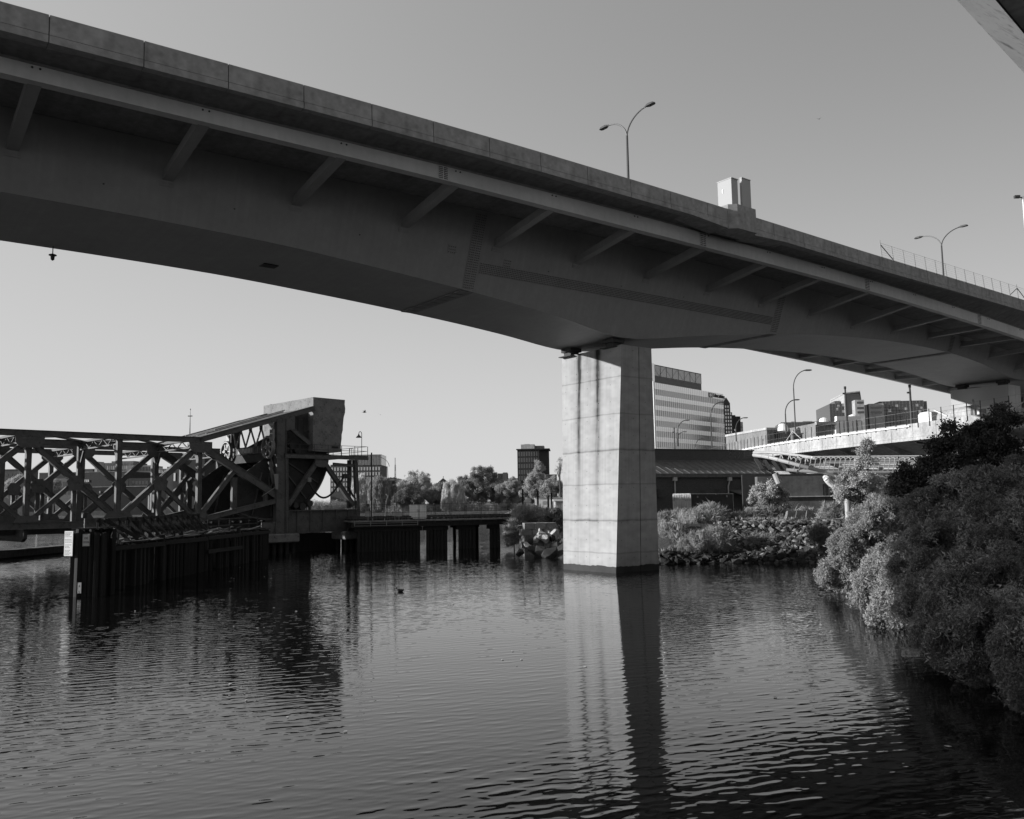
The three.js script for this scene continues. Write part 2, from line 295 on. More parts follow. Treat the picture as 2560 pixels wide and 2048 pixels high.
  for (const side of [-1, 1]) {
    const m = new MB();
    for (let i = 0; i + 1 < fine.length; i++) {
      const a = fine[i], b = fine[i + 1], ya = SOFFIT(a), yb = SOFFIT(b), ta = side < 0 ? BEAM_TOP(a) : FAR_BOT(a) + 1.1, tb = side < 0 ? BEAM_TOP(b) : FAR_BOT(b) + 1.1;
      const q = [L(a, ya, webT(ya, side)), L(b, yb, webT(yb, side)), L(b, tb, webT(tb, side)), L(a, ta, webT(ta, side))];
      side < 0 ? m.quad(...q) : m.quad(q[1], q[0], q[3], q[2]);
      const e = side * 0.03, w = [L(a, ya, webT(ya, side) - e), L(b, yb, webT(yb, side) - e), L(b, tb, webT(tb, side) - e), L(a, ta, webT(ta, side) - e)];
      side < 0 ? m.quad(w[1], w[0], w[3], w[2]) : m.quad(...w);
    }
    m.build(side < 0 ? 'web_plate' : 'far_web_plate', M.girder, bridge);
  }
  {
    const m = new MB();
    for (let i = 0; i + 1 < fine.length; i++) {
      const a = fine[i], b = fine[i + 1], ya = SOFFIT(a), yb = SOFFIT(b), A = webT(ya, -1) - 0.05, Bn = webT(yb, -1) - 0.05, C = webT(ya, 1) + 0.05, D = webT(yb, 1) + 0.05;
      m.quad(L(a, ya, C), L(b, yb, D), L(b, yb, Bn), L(a, ya, A)); m.quad(L(a, ya + 0.03, A), L(b, yb + 0.03, Bn), L(b, yb + 0.03, D), L(a, ya + 0.03, C));
      m.quad(L(a, ya, A), L(b, yb, Bn), L(b, yb + 0.03, Bn), L(a, ya + 0.03, A)); m.quad(L(b, yb, D), L(a, ya, C), L(a, ya + 0.03, C), L(b, yb + 0.03, D));
    }
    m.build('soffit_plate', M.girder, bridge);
  }
  // cantilever brackets, both sides
  for (let k = -9; k < 22; k++) {
    const s = 11.8 + 6.6 * k, y0 = BEAM_BOT(s) + 0.02, y1 = Math.max(20.75 + (BEAM_BOT(s) - 21.6), SOFFIT(s) + 0.9), t1 = webT(y1, -1);
    if (s > 135) break;
    const w = 0.25;
    const m = new MB();
    m.hexa([L(s - w, y1 - 0.02, t1 + 0.02), L(s + w, y1 - 0.02, t1 + 0.02), L(s + w, y0, 37.26), L(s - w, y0, 37.26), L(s - w, y1 + 0.42, webT(y1 + 0.42, -1)), L(s + w, y1 + 0.42, webT(y1 + 0.42, -1)), L(s + w, y0 + 0.46, 37.26), L(s - w, y0 + 0.46, 37.26)].reverse());
    const br = m.build('bracket', M.bracket, bridge);
    const e = new MB(), p = (ds, y, o) => L(s + ds, y, webT(y, -1) - o);
    e.hexa([p(-0.34, y1 - 0.28, 0.04), p(0.34, y1 - 0.28, 0.04), p(0.34, y1 - 0.28, 0), p(-0.34, y1 - 0.28, 0), p(-0.34, y1 - 0.02, 0.04), p(0.34, y1 - 0.02, 0.04), p(0.34, y1 - 0.02, 0), p(-0.34, y1 - 0.02, 0)]);
    for (const ds of [-0.26, -0.14, 0.14, 0.26]) e.rod(p(ds, y1 - 0.16, 0.03), p(ds, y1 - 0.16, 0.075), 0.028, 0.028, 6);
    e.build('end_plate', M.bracket, br);
    const yb = BEAM_TOP(s) - 0.22, bb = new MB(); for (const ds of [-0.14, 0.14]) bb.rod(L(s + ds, yb, 37.21), L(s + ds, yb, 37.165), 0.045, 0.045, 6); stuff(bb.build('bolts', M.black, br));
    const f = new MB(), yf = FAR_BOT(s) + 0.1, y2 = Math.max(yf - 0.3, SOFFIT(s) + 0.9), tf2 = webT(y2, 1);
    f.hexa([L(s - w, yf, 57.5), L(s + w, yf, 57.5), L(s + w, y2, tf2), L(s - w, y2, tf2), L(s - w, yf + 0.4, 57.5), L(s + w, yf + 0.4, 57.5), L(s + w, y2 + 0.4, tf2), L(s - w, y2 + 0.4, tf2)].reverse());
    if (s > 40) f.build('far_bracket', M.bracket, bridge);
  }
  // bolted splices
  const BOLT = mat(0.07, { roughness: 0.6 });  // bolt heads coloured dark in place of the shade around them
  const boltGeo = new MB().rod([0, 0, -0.005], [0, 0, 0.045], 0.03, 0.026, 6).geo();
  function bolts(parent, places) { const im = new THREE.InstancedMesh(boltGeo, BOLT, places.length); im.name = 'bolts'; const o = new THREE.Object3D(); places.forEach((p, i) => { o.position.set(...p); o.rotation.set(0.35, 0, 0); o.updateMatrix(); im.setMatrixAt(i, o.matrix); }); im.castShadow = im.receiveShadow = true; stuff(im); parent.add(im); }
  const onWeb = (s, y, o) => L(s, y, webT(y, -1) - o);
  function plateOnWeb(s0, s1, lo, hi) { const c = [s0, s1], m = new MB(); m.loft(c.map((s) => [onWeb(s, lo(s), 0.025), onWeb(s, lo(s), -0.01), onWeb(s, hi(s), -0.01), onWeb(s, hi(s), 0.025)])); return m.build('splice_plate', M.girder, bridge); }
  for (const [s, w] of [[30.05, 0.42], [60.35, 0.42], [88.9, 0.36]]) {
    const lo = (x) => SOFFIT(x) + 0.1, hi = (x) => BEAM_TOP(x) - 0.25;
    const pl = plateOnWeb(s - w, s + w, lo, hi), pts = []; for (const h of [-1, 1]) for (let c = 0; c < 3; c++) for (let y = lo(s) + 0.08; y < hi(s); y += 0.135) pts.push(onWeb(s + h * (0.09 + c * 0.125) * w / 0.42, y, 0.025)); bolts(pl, pts);
    const st = new MB(), y = SOFFIT(s) - 0.025; for (let k = 0; k < 8; k++) { const a = lerp(webT(y, -1), webT(y, 1), k / 8 + 0.006), b = lerp(webT(y, -1), webT(y, 1), (k + 1) / 8 - 0.006); B.box(st, s - 0.5, s + 0.5, y - 0.02, y + 0.02, a, b); } st.build('soffit_splice', M.slabShade, bridge);
  }
  for (let s = 30.6; s < 59.7; s += 3.24) {
    const a = s, b = Math.min(s + 3.2, 59.85), pl = plateOnWeb(a, b, () => 19.08, () => 19.72), pts = []; for (let c = a + 0.08; c < b; c += 0.135) for (let r = 0; r < 6; r++) if (r !== 3 || true) pts.push(onWeb(c, 19.14 + r * 0.104, 0.025)); bolts(pl, pts);
  }
  for (const s of [24.06, 44.37, 63.95, 82.58]) {
    const y0 = BEAM_BOT(s) + 0.06, y1 = BEAM_TOP(s) - 0.12, m = new MB(), n = new MB(); B.box(m, s - 0.29, s + 0.29, y0, y1, 37.17, 37.2); const pl = m.build('beam_splice', M.beam, bridge);
    const pts = []; for (let r = 0; r < 7; r++) for (const c of [-0.23, -0.15, -0.07, 0.07, 0.15, 0.23]) pts.push(L(s + c, y0 + 0.07 + r * (y1 - y0 - 0.14) / 6, 37.17)); bolts(pl, pts);
  }
  for (const [s, y] of [[28.2, 20.3], [32.4, 20.1]]) { const pts = []; for (let r = 0; r < 3; r++) for (let c = 0; c < 4; c++) pts.push(onWeb(s + c * 0.14, y - r * 0.16, 0)); const pl = plateOnWeb(s - 0.08, s + 0.5, () => y - 0.4, () => y + 0.08); bolts(pl, pts.map((p) => add(p, [0, 0, 0.02]))); }
  for (const [s, y] of [[9, 20.1], [15.2, 20.1], [22.3, 20.0], [28.7, 20.05], [36, 19.95], [42.6, 19.9], [49, 19.95]]) new MB().rod(onWeb(s, y, 0.004), onWeb(s, y, -0.02), 0.05, 0.05, 10).build('drain_hole', M.black, bridge);
  { const m = new MB(), y = SOFFIT(18.9) - 0.03; B.box(m, 18.4, 19.3, y - 0.02, y + 0.03, 47.2, 47.9); m.build('access_hatch', M.black, bridge); }
  // thickened parapet bay that carries two cabinets
  {
    const m = new MB(), yt = 23.98, yb = 22.36;
    const ring = (s, o) => [L(s, yb + (o ? 0 : 0.3), 35.34 - o), L(s, yb - 0.05, 36.4), L(s, yt, 36.2), L(s, yt, 35.36 - o)];
    m.loft([ring(44.75, 0.02), ring(45.2, 0.42), ring(47.1, 0.42), ring(47.35, 0.02)]); m.build('parapet_bay', M.parapet, bridge);
    const w = new MB(); for (const [a, b] of [[44.7, 40.9], [47.4, 51.2]]) w.hexa([L(a, yb + 0.02, 35.33), L(b, PAR_BOT(b) + 0.02, 35.33), L(b, PAR_BOT(b) + 0.02, 36.6), L(a, yb + 0.02, 36.9), L(a, PAR_BOT(a) + 0.3, 35.33), L(b, PAR_BOT(b) + 0.05, 35.33), L(b, PAR_BOT(b) + 0.05, 36.6), L(a, PAR_BOT(a) + 0.3, 36.9)].map((p, i) => p)); w.build('bay_haunch', M.parapet, bridge);
  }
  // bearings
  for (const s of [43.7, 105]) for (const t of [45.2, 49.8]) { const m = new MB(), y = SOFFIT(s); B.box(m, s - 0.55, s + 0.55, y - 0.3, y - 0.02, t - 0.55, t + 0.55); B.box(m, s - 0.4, s + 0.4, y - 0.62, y - 0.3, t - 0.4, t + 0.4); B.box(m, s - 0.7, s + 0.7, y - 0.66, y - 0.6, t - 0.7, t + 0.7); m.build('bearing', M.trussDark, bridge); }
}
// piers: battered shafts cast in lifts, with a recessed drain slot on the near face
function pier(fr, label, c, y1, tex) {
  const g = thing('bridge_pier', label, 'bridge pier', fr.W(c.s + 2.1, 0, c.t + 2.7), fr.turn), o = [c.s + 2.1, c.t + 2.7];
  const yb = -2.5, H = y1, k = (y) => clamp(y / H, -0.2, 1);
  const s0 = (y) => lerp(c.s, c.s + 0.635, k(y)), s1 = (y) => lerp(c.s + 4.28, c.s + 4.28 - 0.635, k(y)), t0 = (y) => lerp(c.t, c.t - 0.54, k(y)), t1 = (y) => lerp(c.t + 5.55, c.t + 5.97, k(y));
  const P = (s, y, t) => [s - o[0], y, -(t - o[1])];
  const lifts = [yb, 1.35, 3.6, 6.15, 8.55, 11.1, 13.75, H];
  for (let i = 0; i + 1 < lifts.length; i++) {
    const a = lifts[i] + (i ? 0.001 : 0), b = lifts[i + 1] - 0.001, m = new MB();
    const ring = (y, d) => { const A = s0(y) + d, Bq = s1(y) - d, C = t0(y) + d, D = t1(y) - d, x = lerp(A, Bq, 0.56); return [P(A, y, C), P(x, y, C), P(x, y, C + 0.09), P(x + 0.07, y, C + 0.09), P(x + 0.07, y, C), P(Bq, y, C), P(Bq, y, D), P(A, y, D)]; };
    const rings = [ring(a, 0.004), ring(a + 0.004, 0), ring(b - 0.004, 0), ring(b, 0.004)];
    for (let r = 0; r < 3; r++) for (let q = 0; q < 8; q++) {
      const w = (q + 1) % 8, A = rings[r][q], Bq = rings[r][w], C = rings[r + 1][w], D = rings[r + 1][q];
      // texture laid along the face: 8 m x 20 m sheet, left half for the end face, right half for the others
      const along = (p) => (q === 7 ? 0.02 + (p[2] + 4) / 8 * 0.44 : 0.52 + (p[0] + 4) / 8 * 0.44), uv = (p) => [along(p), (p[1] + 2.5) / 20];
      m.quad(A, Bq, C, D, [uv(A), uv(Bq), uv(C), uv(D)]);
    }
    const T4 = [0, 5, 6, 7].map((q) => rings[3][q]); m.quad(T4[0], T4[1], T4[2], T4[3], T4.map(() => [0.7, 0.9]));
    m.build('concrete_lift', tex, g);
  }
  { const m = new MB(); m.hexa([P(s0(yb) + 0.05, yb, t0(yb) + 0.1), P(s1(yb) - 0.05, yb, t0(yb) + 0.1), P(s1(yb) - 0.05, yb, t1(yb) - 0.05), P(s0(yb) + 0.05, yb, t1(yb) - 0.05), P(s0(H) + 0.05, H - 0.03, t0(H) + 0.1), P(s1(H) - 0.05, H - 0.03, t0(H) + 0.1), P(s1(H) - 0.05, H - 0.03, t1(H) - 0.05), P(s0(H) + 0.05, H - 0.03, t1(H) - 0.05)]); m.build('pier_core', M.slabShade, g); }
  { const m = new MB(), x = (y) => lerp(s0(y), s1(y), 0.56) + 0.035; m.rod(P(x(1.8), 1.8, t0(1.8) + 0.05), P(x(H - 0.3), H - 0.3, t0(H - 0.3) + 0.05), 0.03, 0.03, 6); m.build('drain_pipe', M.trussDark, g); }
  return g;
}
const pierTex = texOf(1024, 2048, (u, v) => {
  const y = v * 20 - 2.5, end = u < 0.5, x = end ? (u - 0.02) / 0.44 : (u - 0.52) / 0.44;   // end face: x runs from the far edge to the near edge
  let c = 0.74 + 0.26 * tf(u, v, 8) + 0.22 * (tf(u, v * 2, 32, 2) - 0.5) + 0.10 * (tn(u * 2, v * 0.1, 64) - 0.5);
  c -= 0.10 * Math.max(0, tf(v, u, 4) - 0.52) * 4 * 0.5;
  const stain = (cx, w, top, low, dark) => { const e = (x - cx - 0.006 * nz(y * 0.8, cx * 9)) / w, edge = Math.exp(-e * e) * (0.75 + 0.5 * fbm(x * 60, y * 0.7, cx)); const f = clamp((y - low) / (top - low), 0, 1); return dark * edge * Math.pow(f, 1.25) * (0.55 + 0.6 * tf(u, v, 16)); };
  if (end) { c -= stain(0.345, 0.024, 15.5, 0, 1.25) + stain(0.60, 0.034, 15.5, 0, 1.3) + stain(0.47, 0.05, 15, 8, 0.35) + stain(0.31, 0.05, 14, 7, 0.3) + stain(0.56, 0.07, 13, 1, 0.22) + stain(0.36, 0.05, 9, 0, 0.2); c -= 0.25 * Math.exp(-Math.pow((y - 3.62 - 0.08 * nz(x * 14, 2)) / 0.09, 2)) * Math.exp(-Math.pow((x - 0.42) / 0.12, 2)); }
  else c -= 0.26 * Math.max(0, fbm(x * 5, y * 1.2, 4)) + stain(0.72, 0.04, 15, 9, 0.3);
  for (const l of [1.35, 3.6, 6.15, 8.55, 11.1, 13.75]) { const j = 0.05 * nz(x * 9, l); c -= 0.22 * Math.exp(-Math.pow((y - l - j) / 0.045, 2)) + ((l === 8.55 || l === 3.6) ? 0.22 * Math.exp(-Math.pow((y - l - 0.03 - 1.6 * j) / 0.10, 2)) * (0.3 + fbm(x * 12, l) + 0.5) : 0); }
  if (Math.abs(x - 0.5) < 0.0035 && end) c -= 0.08;
  const px = x * 8, gx = ((px + 0.3) % 1.22) - 0.3, gy = ((y + 0.5) % 1.22) - 0.3; if (gx * gx + gy * gy < 0.0016) c -= 0.35;   // form tie holes
  const wet = 0.44 + 0.07 * nz(x * 7, 1) + 0.04 * nz(x * 31, 3); if (y < wet) c *= 0.05 + 0.07 * tf(u, v, 16); else c *= 1 - 0.3 * tf(v, u, 16) * Math.exp(-(y - wet) / 0.25);      // weed and wet below the high water line
  return clamp(c, 0.02, 1);
}, 1);
pierTex.repeat.set(1, 1);
const pierMat = mat(0.36, { map: pierTex, bumpMap: T.grain, bumpScale: 0.003 });
pier(B, 'tall pale concrete pier in the river under the highway bridge with two dark drip stains', { s: 42.79, t: 44.63 }, 15.98, pierMat);
pier(B, 'shaded concrete pier behind the dark tree at the right edge under the highway bridge', { s: 103.0, t: 44.6 }, 17.3, mat(0.5, { map: T.concrete, bumpMap: T.grain, bumpScale: 0.005 }));

// twin arm lamps on the median
function twinLamp(s, label, group) {
  const f = new Frame(52.7, s, 47.45), g = f.thing('street_lamp', label, 'street lamp', group), y0 = PAR_BOT(s) + 0.4;
  const up = 33.75 - 23.0 + y0, P = (y, t) => f.L(s, y, t);
  new MB().path([P(y0, 47.45), P(lerp(y0, up, 0.6), 47.45), P(up, 47.45)], [0.13, 0.105, 0.085], 8).build('pole', M.lampMetal, g);
  for (const d of [-1, 1]) {
    const pts = []; for (let k = 0; k <= 10; k++) { const a = k / 10 * Math.PI * 0.46; pts.push(P(up - 0.15 + 1.75 * Math.sin(a) + (k > 8 ? (k - 8) * 0.0 : 0), 47.45 + d * (2.35 * (1 - Math.cos(a))))); }
    new MB().path(pts, 0.055, 7).build('arm', M.lampMetal, g);
    const e = pts[10], m = new MB(), tz = -d; m.rod(add(e, [0, 0, -tz * 0.05]), add(e, [0, 0.02, tz * 0.15]), 0.07, 0.07, 8);
    const a0 = add(e, [0, 0.02, tz * 0.1]); m.loft([[[-0.1, -0.06, 0], [0.1, -0.06, 0], [0.08, 0.06, 0], [-0.08, 0.06, 0]], [[-0.19, -0.09, 0.25 * tz], [0.19, -0.09, 0.25 * tz], [0.14, 0.11, 0.25 * tz], [-0.14, 0.11, 0.25 * tz]], [[-0.19, -0.09, 0.75 * tz], [0.19, -0.09, 0.75 * tz], [0.13, 0.07, 0.75 * tz], [-0.13, 0.07, 0.75 * tz]], [[-0.12, -0.08, 0.88 * tz], [0.12, -0.08, 0.88 * tz], [0.08, 0.0, 0.88 * tz], [-0.08, 0.0, 0.88 * tz]]].map((r) => r.map((p) => add(a0, p)))); m.build('lamp_head', M.lampMetal, g);
  }
  return g;
}
twinLamp(48, 'black twin arm street lamp above the middle of the highway bridge parapet', 'twin arm lamps on the highway bridge');
twinLamp(97.5, 'black twin arm street lamp on the highway bridge behind the parapet wire fence', 'twin arm lamps on the highway bridge');
{
  // cabinets standing behind the thickened bay
  const f = new Frame(52.7, 46.6, 36.4), CAB = mat(0.30, { roughness: 0.7 });
  const a = f.thing('steel_cabinet', 'tall pale steel cabinet with sunlit left side on the highway bridge parapet', 'cabinet', 'cabinets on the bridge parapet'), m = new MB();
  f.box(m, 46.3, 46.96, 23.6, 26.34, 36.2, 37.35); m.build('body', CAB, a); const n = new MB(); f.box(n, 46.28, 47.0, 26.34, 26.4, 36.16, 37.4); for (let k = 0; k < 4; k++) n.rod(f.L(46.5 + k * 0.14, 26.4, 36.6 + 0.1 * (k % 2)), f.L(46.5 + k * 0.14, 26.5 + 0.02 * k, 36.6 + 0.1 * (k % 2)), 0.03, 0.03, 6); n.build('cap', CAB, a); const h = new MB(); f.box(h, 46.27, 46.3, 25.5, 25.75, 36.9, 36.96); h.build('hinge', M.paintWhite, a);
  const b = f.thing('steel_cabinet', 'tall steel cabinet showing only its dark face, right of the pair on the bridge parapet', 'cabinet', 'cabinets on the bridge parapet'), q = new MB();
  f.box(q, 47.40, 48.32, 23.4, 26.58, 36.18, 36.36); q.build('body', CAB, b); const c = new MB(); f.box(c, 47.38, 48.34, 26.58, 26.63, 36.15, 36.39); c.build('cap', CAB, b);
}
{
  // wire fence on the parapet
  const f = new Frame(52.7, 63.2, 35.6), g = f.thing('parapet_fence', 'thin wire fence with slender posts on top of the highway bridge parapet', 'fence');
  const posts = []; for (let k = 0; k < 26; k++) posts.push(63.2 + k * 1.68);
  posts.forEach((s, k) => { const m = new MB(), y = PAR_TOP(s) - 0.12, h = k === 0 || k === 14 ? 1.3 : 1.12; m.bar(f.L(s, y, 35.39), f.L(s - 0.08, PAR_TOP(s) + h, 35.46), 0.05, 0.05, [0, 0, 1]); m.build('post', M.lampMetal, g); });
  for (const [k, d] of [[0, 1], [14, -1], [14, 1]]) { const a = posts[k], b = posts[k + d]; new MB().bar(f.L(a, PAR_TOP(a) + 0.95, 35.44), f.L(b, PAR_TOP(b) + 0.05, 35.42), 0.05, 0.05).build('brace', M.lampMetal, g); }
  const m = new MB(); for (let k = 0; k + 1 < posts.length; k++) for (const h of [0.04, 0.22, 0.4, 0.58, 0.76, 0.94, 1.1]) { const a = posts[k], b = posts[k + 1]; m.bar(f.L(a, PAR_TOP(a) + h, 35.45), f.L(b, PAR_TOP(b) + h, 35.45), h > 1 ? 0.012 : 0.006, h > 1 ? 0.012 : 0.006); } stuff(m.build('wires', M.galv, g));
}
{
  const y = SOFFIT(8.3), f = new Frame(52.7, 8.3, 51.1), g = f.thing('navigation_light', 'small hanging navigation light under the left end of the box girder', 'lamp');
  new MB().rod(f.L(8.3, y, 51.1), f.L(8.3, y - 0.45, 51.1), 0.025).build('stem', M.lampMetal, g);
  new MB().path([[0, y - 0.4, 0], [0, y - 0.46, 0], [0, y - 0.5, 0], [0, y - 0.52, 0], [0, y - 0.72, 0], [0, y - 0.78, 0]], [0.05, 0.2, 0.2, 0.11, 0.09, 0.02], 10).build('lantern', M.lampMetal, g);
}
{
  // mast at the right edge of the view, beyond the bridge
  const p = at(2558.5, 492, 82), top = at(2553, 492, 82), g = thing('camera_mast', 'pale mast with a small camera at the right edge above the highway bridge', 'mast', [p[0], groundY(p[0], p[2]), p[2]]), y = (v) => v - g.position.y;
  new MB().path([[0, 0, 0], [0, y(p[1] - 8), 0], [0, y(top[1]), 0]], [0.3, 0.22, 0.16], 10).build('pole', M.galv, g);
  new MB().box(-0.75, 0.1, y(top[1]) - 0.12, y(top[1]) - 0.03, -0.05, 0.05).build('bracket_arm', M.lampMetal, g); new MB().box(-0.85, -0.35, y(top[1]) - 0.12, y(top[1]) + 0.13, -0.14, 0.14).build('camera', M.lampMetal, g);
}
{
  // concrete ramp passing over the viewpoint, seen at the top right corner
  const f = new Frame(45.3, 20, 2), g = f.thing('concrete_ramp', 'stained concrete underside of a ramp cutting across the top right corner', 'ramp'), m = new MB(), y = 19.38, a = -90, b = 60;
  m.loft([a, b].map((s) => [f.L(s, y - 1.588, 6.41), f.L(s, y - 0.03, 7.97), f.L(s, y + 0.03, 8.0), f.L(s, y + 2.4, 8.0), f.L(s, y + 2.4, 6.4)].reverse())); m.build('edge_girder', M.stainConcrete, g);
  const n = new MB(); n.loft([a, b].map((s) => [f.L(s, y - 1.2, -46), f.L(s, y - 1.55, 6.38), f.L(s, y + 1.6, 6.38), f.L(s, y + 1.6, -46)].reverse())); n.build('deck_slab', M.concrete, g);  // slab carried far out of view to cut sky light on the bushes
}
// ---------------------------------------------------------------- old rolling lift railway bridge
const R = new Frame(45.3, 50, 83);
{
  const g = R.thing('bascule_bridge', 'old riveted steel rolling lift railway bridge with concrete counterweight left of the pier', 'bridge');
  const L = (s, y, t) => R.L(s, y, t), rz = rngOf(8);
  const girderBar = (name, a, b, t, w, h, par = g, mt = M.truss) => {                // built-up member: web plate plus two flanges, open towards the side
    const m = new MB(), p = L(a[0], a[1], t), q = L(b[0], b[1], t), d = unit(sub(q, p)), n = [0, 0, 1], up = unit(cross(n, d));
    m.bar(p, q, w * 0.72, h * 0.86, up);
    m.bar(add(p, mul(up, h / 2 - 0.025)), add(q, mul(up, h / 2 - 0.025)), w, 0.05, up); m.bar(add(p, mul(up, -h / 2 + 0.025)), add(q, mul(up, -h / 2 + 0.025)), w, 0.05, up);
    return m.build(name, mt, par);
  };
  const rivets = new MB().rod([0, 0, 0], [0, 0, 0.035], 0.035, 0.02, 5).geo();
  function rivetRows(par, pts) { const im = new THREE.InstancedMesh(rivets, M.truss, pts.length), o = new THREE.Object3D(); pts.forEach((p, i) => { o.position.set(...p); o.updateMatrix(); im.setMatrixAt(i, o.matrix); }); im.name = 'rivets'; stuff(im); par.add(im); }
  const tops = [-6.7, 8.4, 23.5, 38.8], bots = [0.9, 15.9, 31.1];
  function trussPlane(gp0, T0, near, dx, tail) {
    const w = 0.55, g = gp0;
    girderBar('top_chord', [-12 + dx, 11.58], [38.9 + dx, 11.58], T0, w, 0.52, g); if (tail) girderBar('top_chord', [38.7, 11.55], [51.7, 15.52], T0, w, 0.56, g);
    girderBar('bottom_chord', [-12 + dx, 3.62], [39 + dx, 3.62], T0, w, 0.6, g); if (tail) girderBar('bottom_chord', [38.8, 3.72], [47.3, 5.55], T0, w, 0.5, g);
    for (const s0 of tops) { const s = s0 + dx;
      girderBar('post', [s, 3.8], [s, 11.4], T0, 0.5, 0.42, g);
      const m = new MB(); m.prism([[s - 1.15, 11.38], [s - 1.15, 10.75], [s - 0.75, 10.3], [s + 0.75, 10.3], [s + 1.15, 10.75], [s + 1.15, 11.38]].map(([a, y]) => L(a, y, T0 - 0.36)), [0, 0, -0.06]); const gp = m.build('gusset_plate', M.truss, g);
      if (near) { const pts = []; for (let a = -1; a <= 1.01; a += 0.18) for (const y of [11.3, 11.0]) pts.push(L(s + a, y, T0 - 0.36)); rivetRows(gp, pts); }
      const q = new MB(); q.prism([[s - 1.0, 3.9], [s + 1.0, 3.9], [s + 0.7, 4.5], [s - 0.7, 4.5]].map(([a, y]) => L(a, y, T0 - 0.36)), [0, 0, -0.06]); q.build('gusset_plate', M.truss, g);
    }
    for (const s0 of bots) { const s = s0 + dx;
      girderBar('post', [s, 3.8], [s, 11.35], T0, 0.45, 0.46, g);
      for (const d of [-7.6, 7.6]) {
        girderBar('diagonal', [s, 4.0], [s + d, 11.0], T0, 0.5, 0.5, g);
        const mid = [s + d / 2, 7.35];
        girderBar('sub_post', [mid[0], 3.8], [mid[0], 7.2], T0, 0.4, 0.34, g); girderBar('sub_diagonal', mid, [s + d * 0.97, 4.0], T0, 0.42, 0.36, g);
        const m = new MB(); m.prism([[-0.5, -0.75], [0.5, -0.75], [0.72, 0.1], [0.35, 0.6], [-0.35, 0.6], [-0.72, 0.1]].map(([a, y]) => L(mid[0] + a, mid[1] + y, T0 - 0.33)), [0, 0, -0.05]); m.build('gusset_plate', M.truss, g);
      }
      const q = new MB(); q.prism([[s - 1.5, 3.9], [s + 1.5, 3.9], [s + 0.9, 4.75], [s - 0.9, 4.75]].map(([a, y]) => L(a, y, T0 - 0.36)), [0, 0, -0.06]); q.build('gusset_plate', M.truss, g);
    }
  }
  for (const [T0, near] of [[83, true], [93.2, false]]) {
    trussPlane(g, T0, near, 0, true);
    // tail of the leaf: braces and the curved tread girder
    girderBar('tail_diagonal', [39.6, 10.6], [47.4, 5.95], T0, 0.55, 0.72); girderBar('tail_strut', [42.4, 8.5], [39.0, 4.2], T0, 0.45, 0.42); girderBar('tail_post', [42.5, 4.5], [42.5, 7.9], T0, 0.45, 0.5); girderBar('tail_post', [46.0, 5.2], [46.0, 6.6], T0, 0.4, 0.3);
    const TT = T0 + (near ? 0.9 : -0.9), C = [46.6, 11.0], r = 7.35, arc = []; for (let k = 0; k <= 26; k++) { const a = rad(-122 + k * 4.6); arc.push([C[0] + r * Math.cos(a), C[1] + r * Math.sin(a)]); }
    const seg = new MB(); seg.prism([[48.5, 11.5], [42.9, 7.6], ...arc, [52.4, 13.6]].map(([a, y]) => L(a, y, TT)), [0, 0, -0.12]); const sg = seg.build('tread_girder', M.trussDark, g);
    const rim = new MB(); for (let k = 0; k < 26; k++) { const A = arc[k], Bq = arc[k + 1]; rim.bar(L(A[0], A[1], TT), L(Bq[0], Bq[1], TT), 0.9, 0.12, [Math.cos(rad(-120 + k * 4.6)), Math.sin(rad(-120 + k * 4.6)), 0]); } rim.build('tread_rim', M.truss, sg);
    const ribs = new MB(); for (const k of [4, 8, 12, 16, 20]) { const A = arc[k]; ribs.bar(L(lerp(C[0], A[0], 0.35), lerp(C[1], A[1], 0.35), TT - 0.1), L(lerp(C[0], A[0], 0.97), lerp(C[1], A[1], 0.97), TT - 0.1), 0.2, 0.12); } ribs.build('stiffener', M.truss, sg);
  }
  // bracing between the two trusses: cross struts, laced laterals, floor
  for (const s of [...tops, ...bots]) {
    const m = new MB(); m.bar(L(s, 11.65, 83.3), L(s, 11.65, 93), 0.4, 0.2); m.bar(L(s, 10.9, 83.3), L(s, 10.9, 93), 0.25, 0.14); for (let k = 0; k < 8; k++) { const a = 83.4 + k * 1.2; m.bar(L(s, k % 2 ? 11.6 : 10.95, a), L(s, k % 2 ? 10.95 : 11.6, a + 1.2), 0.1, 0.08); } m.build('cross_strut', M.truss, g);
    for (const [a, b, k] of [[84.2, 83.2, 1], [92, 93, 1]]) new MB().bar(L(s, 10.85, a), L(s, 9.3, b), 0.2, 0.2).build('knee_brace', M.truss, g);
    const f = new MB(); f.prism([[82.9, 3.3], [93.3, 3.3], [93.3, 2.55], [92.6, 2.25], [83.6, 2.25], [82.9, 2.55]].map(([t, y]) => L(s - 0.15, y, t)), [0.3, 0, 0]); f.build('floor_beam', M.trussDark, g);
  }
  const nodes = [-6.7, 0.9, 8.4, 15.9, 23.5, 31.1, 38.8];
  for (let k = 0; k + 1 < nodes.length; k++) for (const [a, b] of [[83.2, 93], [93, 83.2]]) {
    const p = L(nodes[k], 11.75, a), q = L(nodes[k + 1], 11.75, b), m = new MB(), n = unit(cross(sub(q, p), [0, 1, 0]));
    for (const d of [-0.2, 0.2]) m.bar(add(p, mul(n, d)), add(q, mul(n, d)), 0.09, 0.14); for (let i = 0; i < 22; i++) { const A = add(p, mul(sub(q, p), i / 22)), Bq = add(p, mul(sub(q, p), (i + 1) / 22)), e = i % 2 ? 1 : -1; m.bar(add(A, mul(n, 0.2 * e)), add(Bq, mul(n, -0.2 * e)), 0.07, 0.03); } m.build('laced_lateral', M.truss, g);
  }
  { const m = new MB(); for (const t of [85.4, 87, 89.2, 90.8]) m.bar(L(-12, 3.05, t), L(47, 3.05, t), 0.3, 0.5); m.build('stringers', M.trussDark, g).name = 'stringer'; }
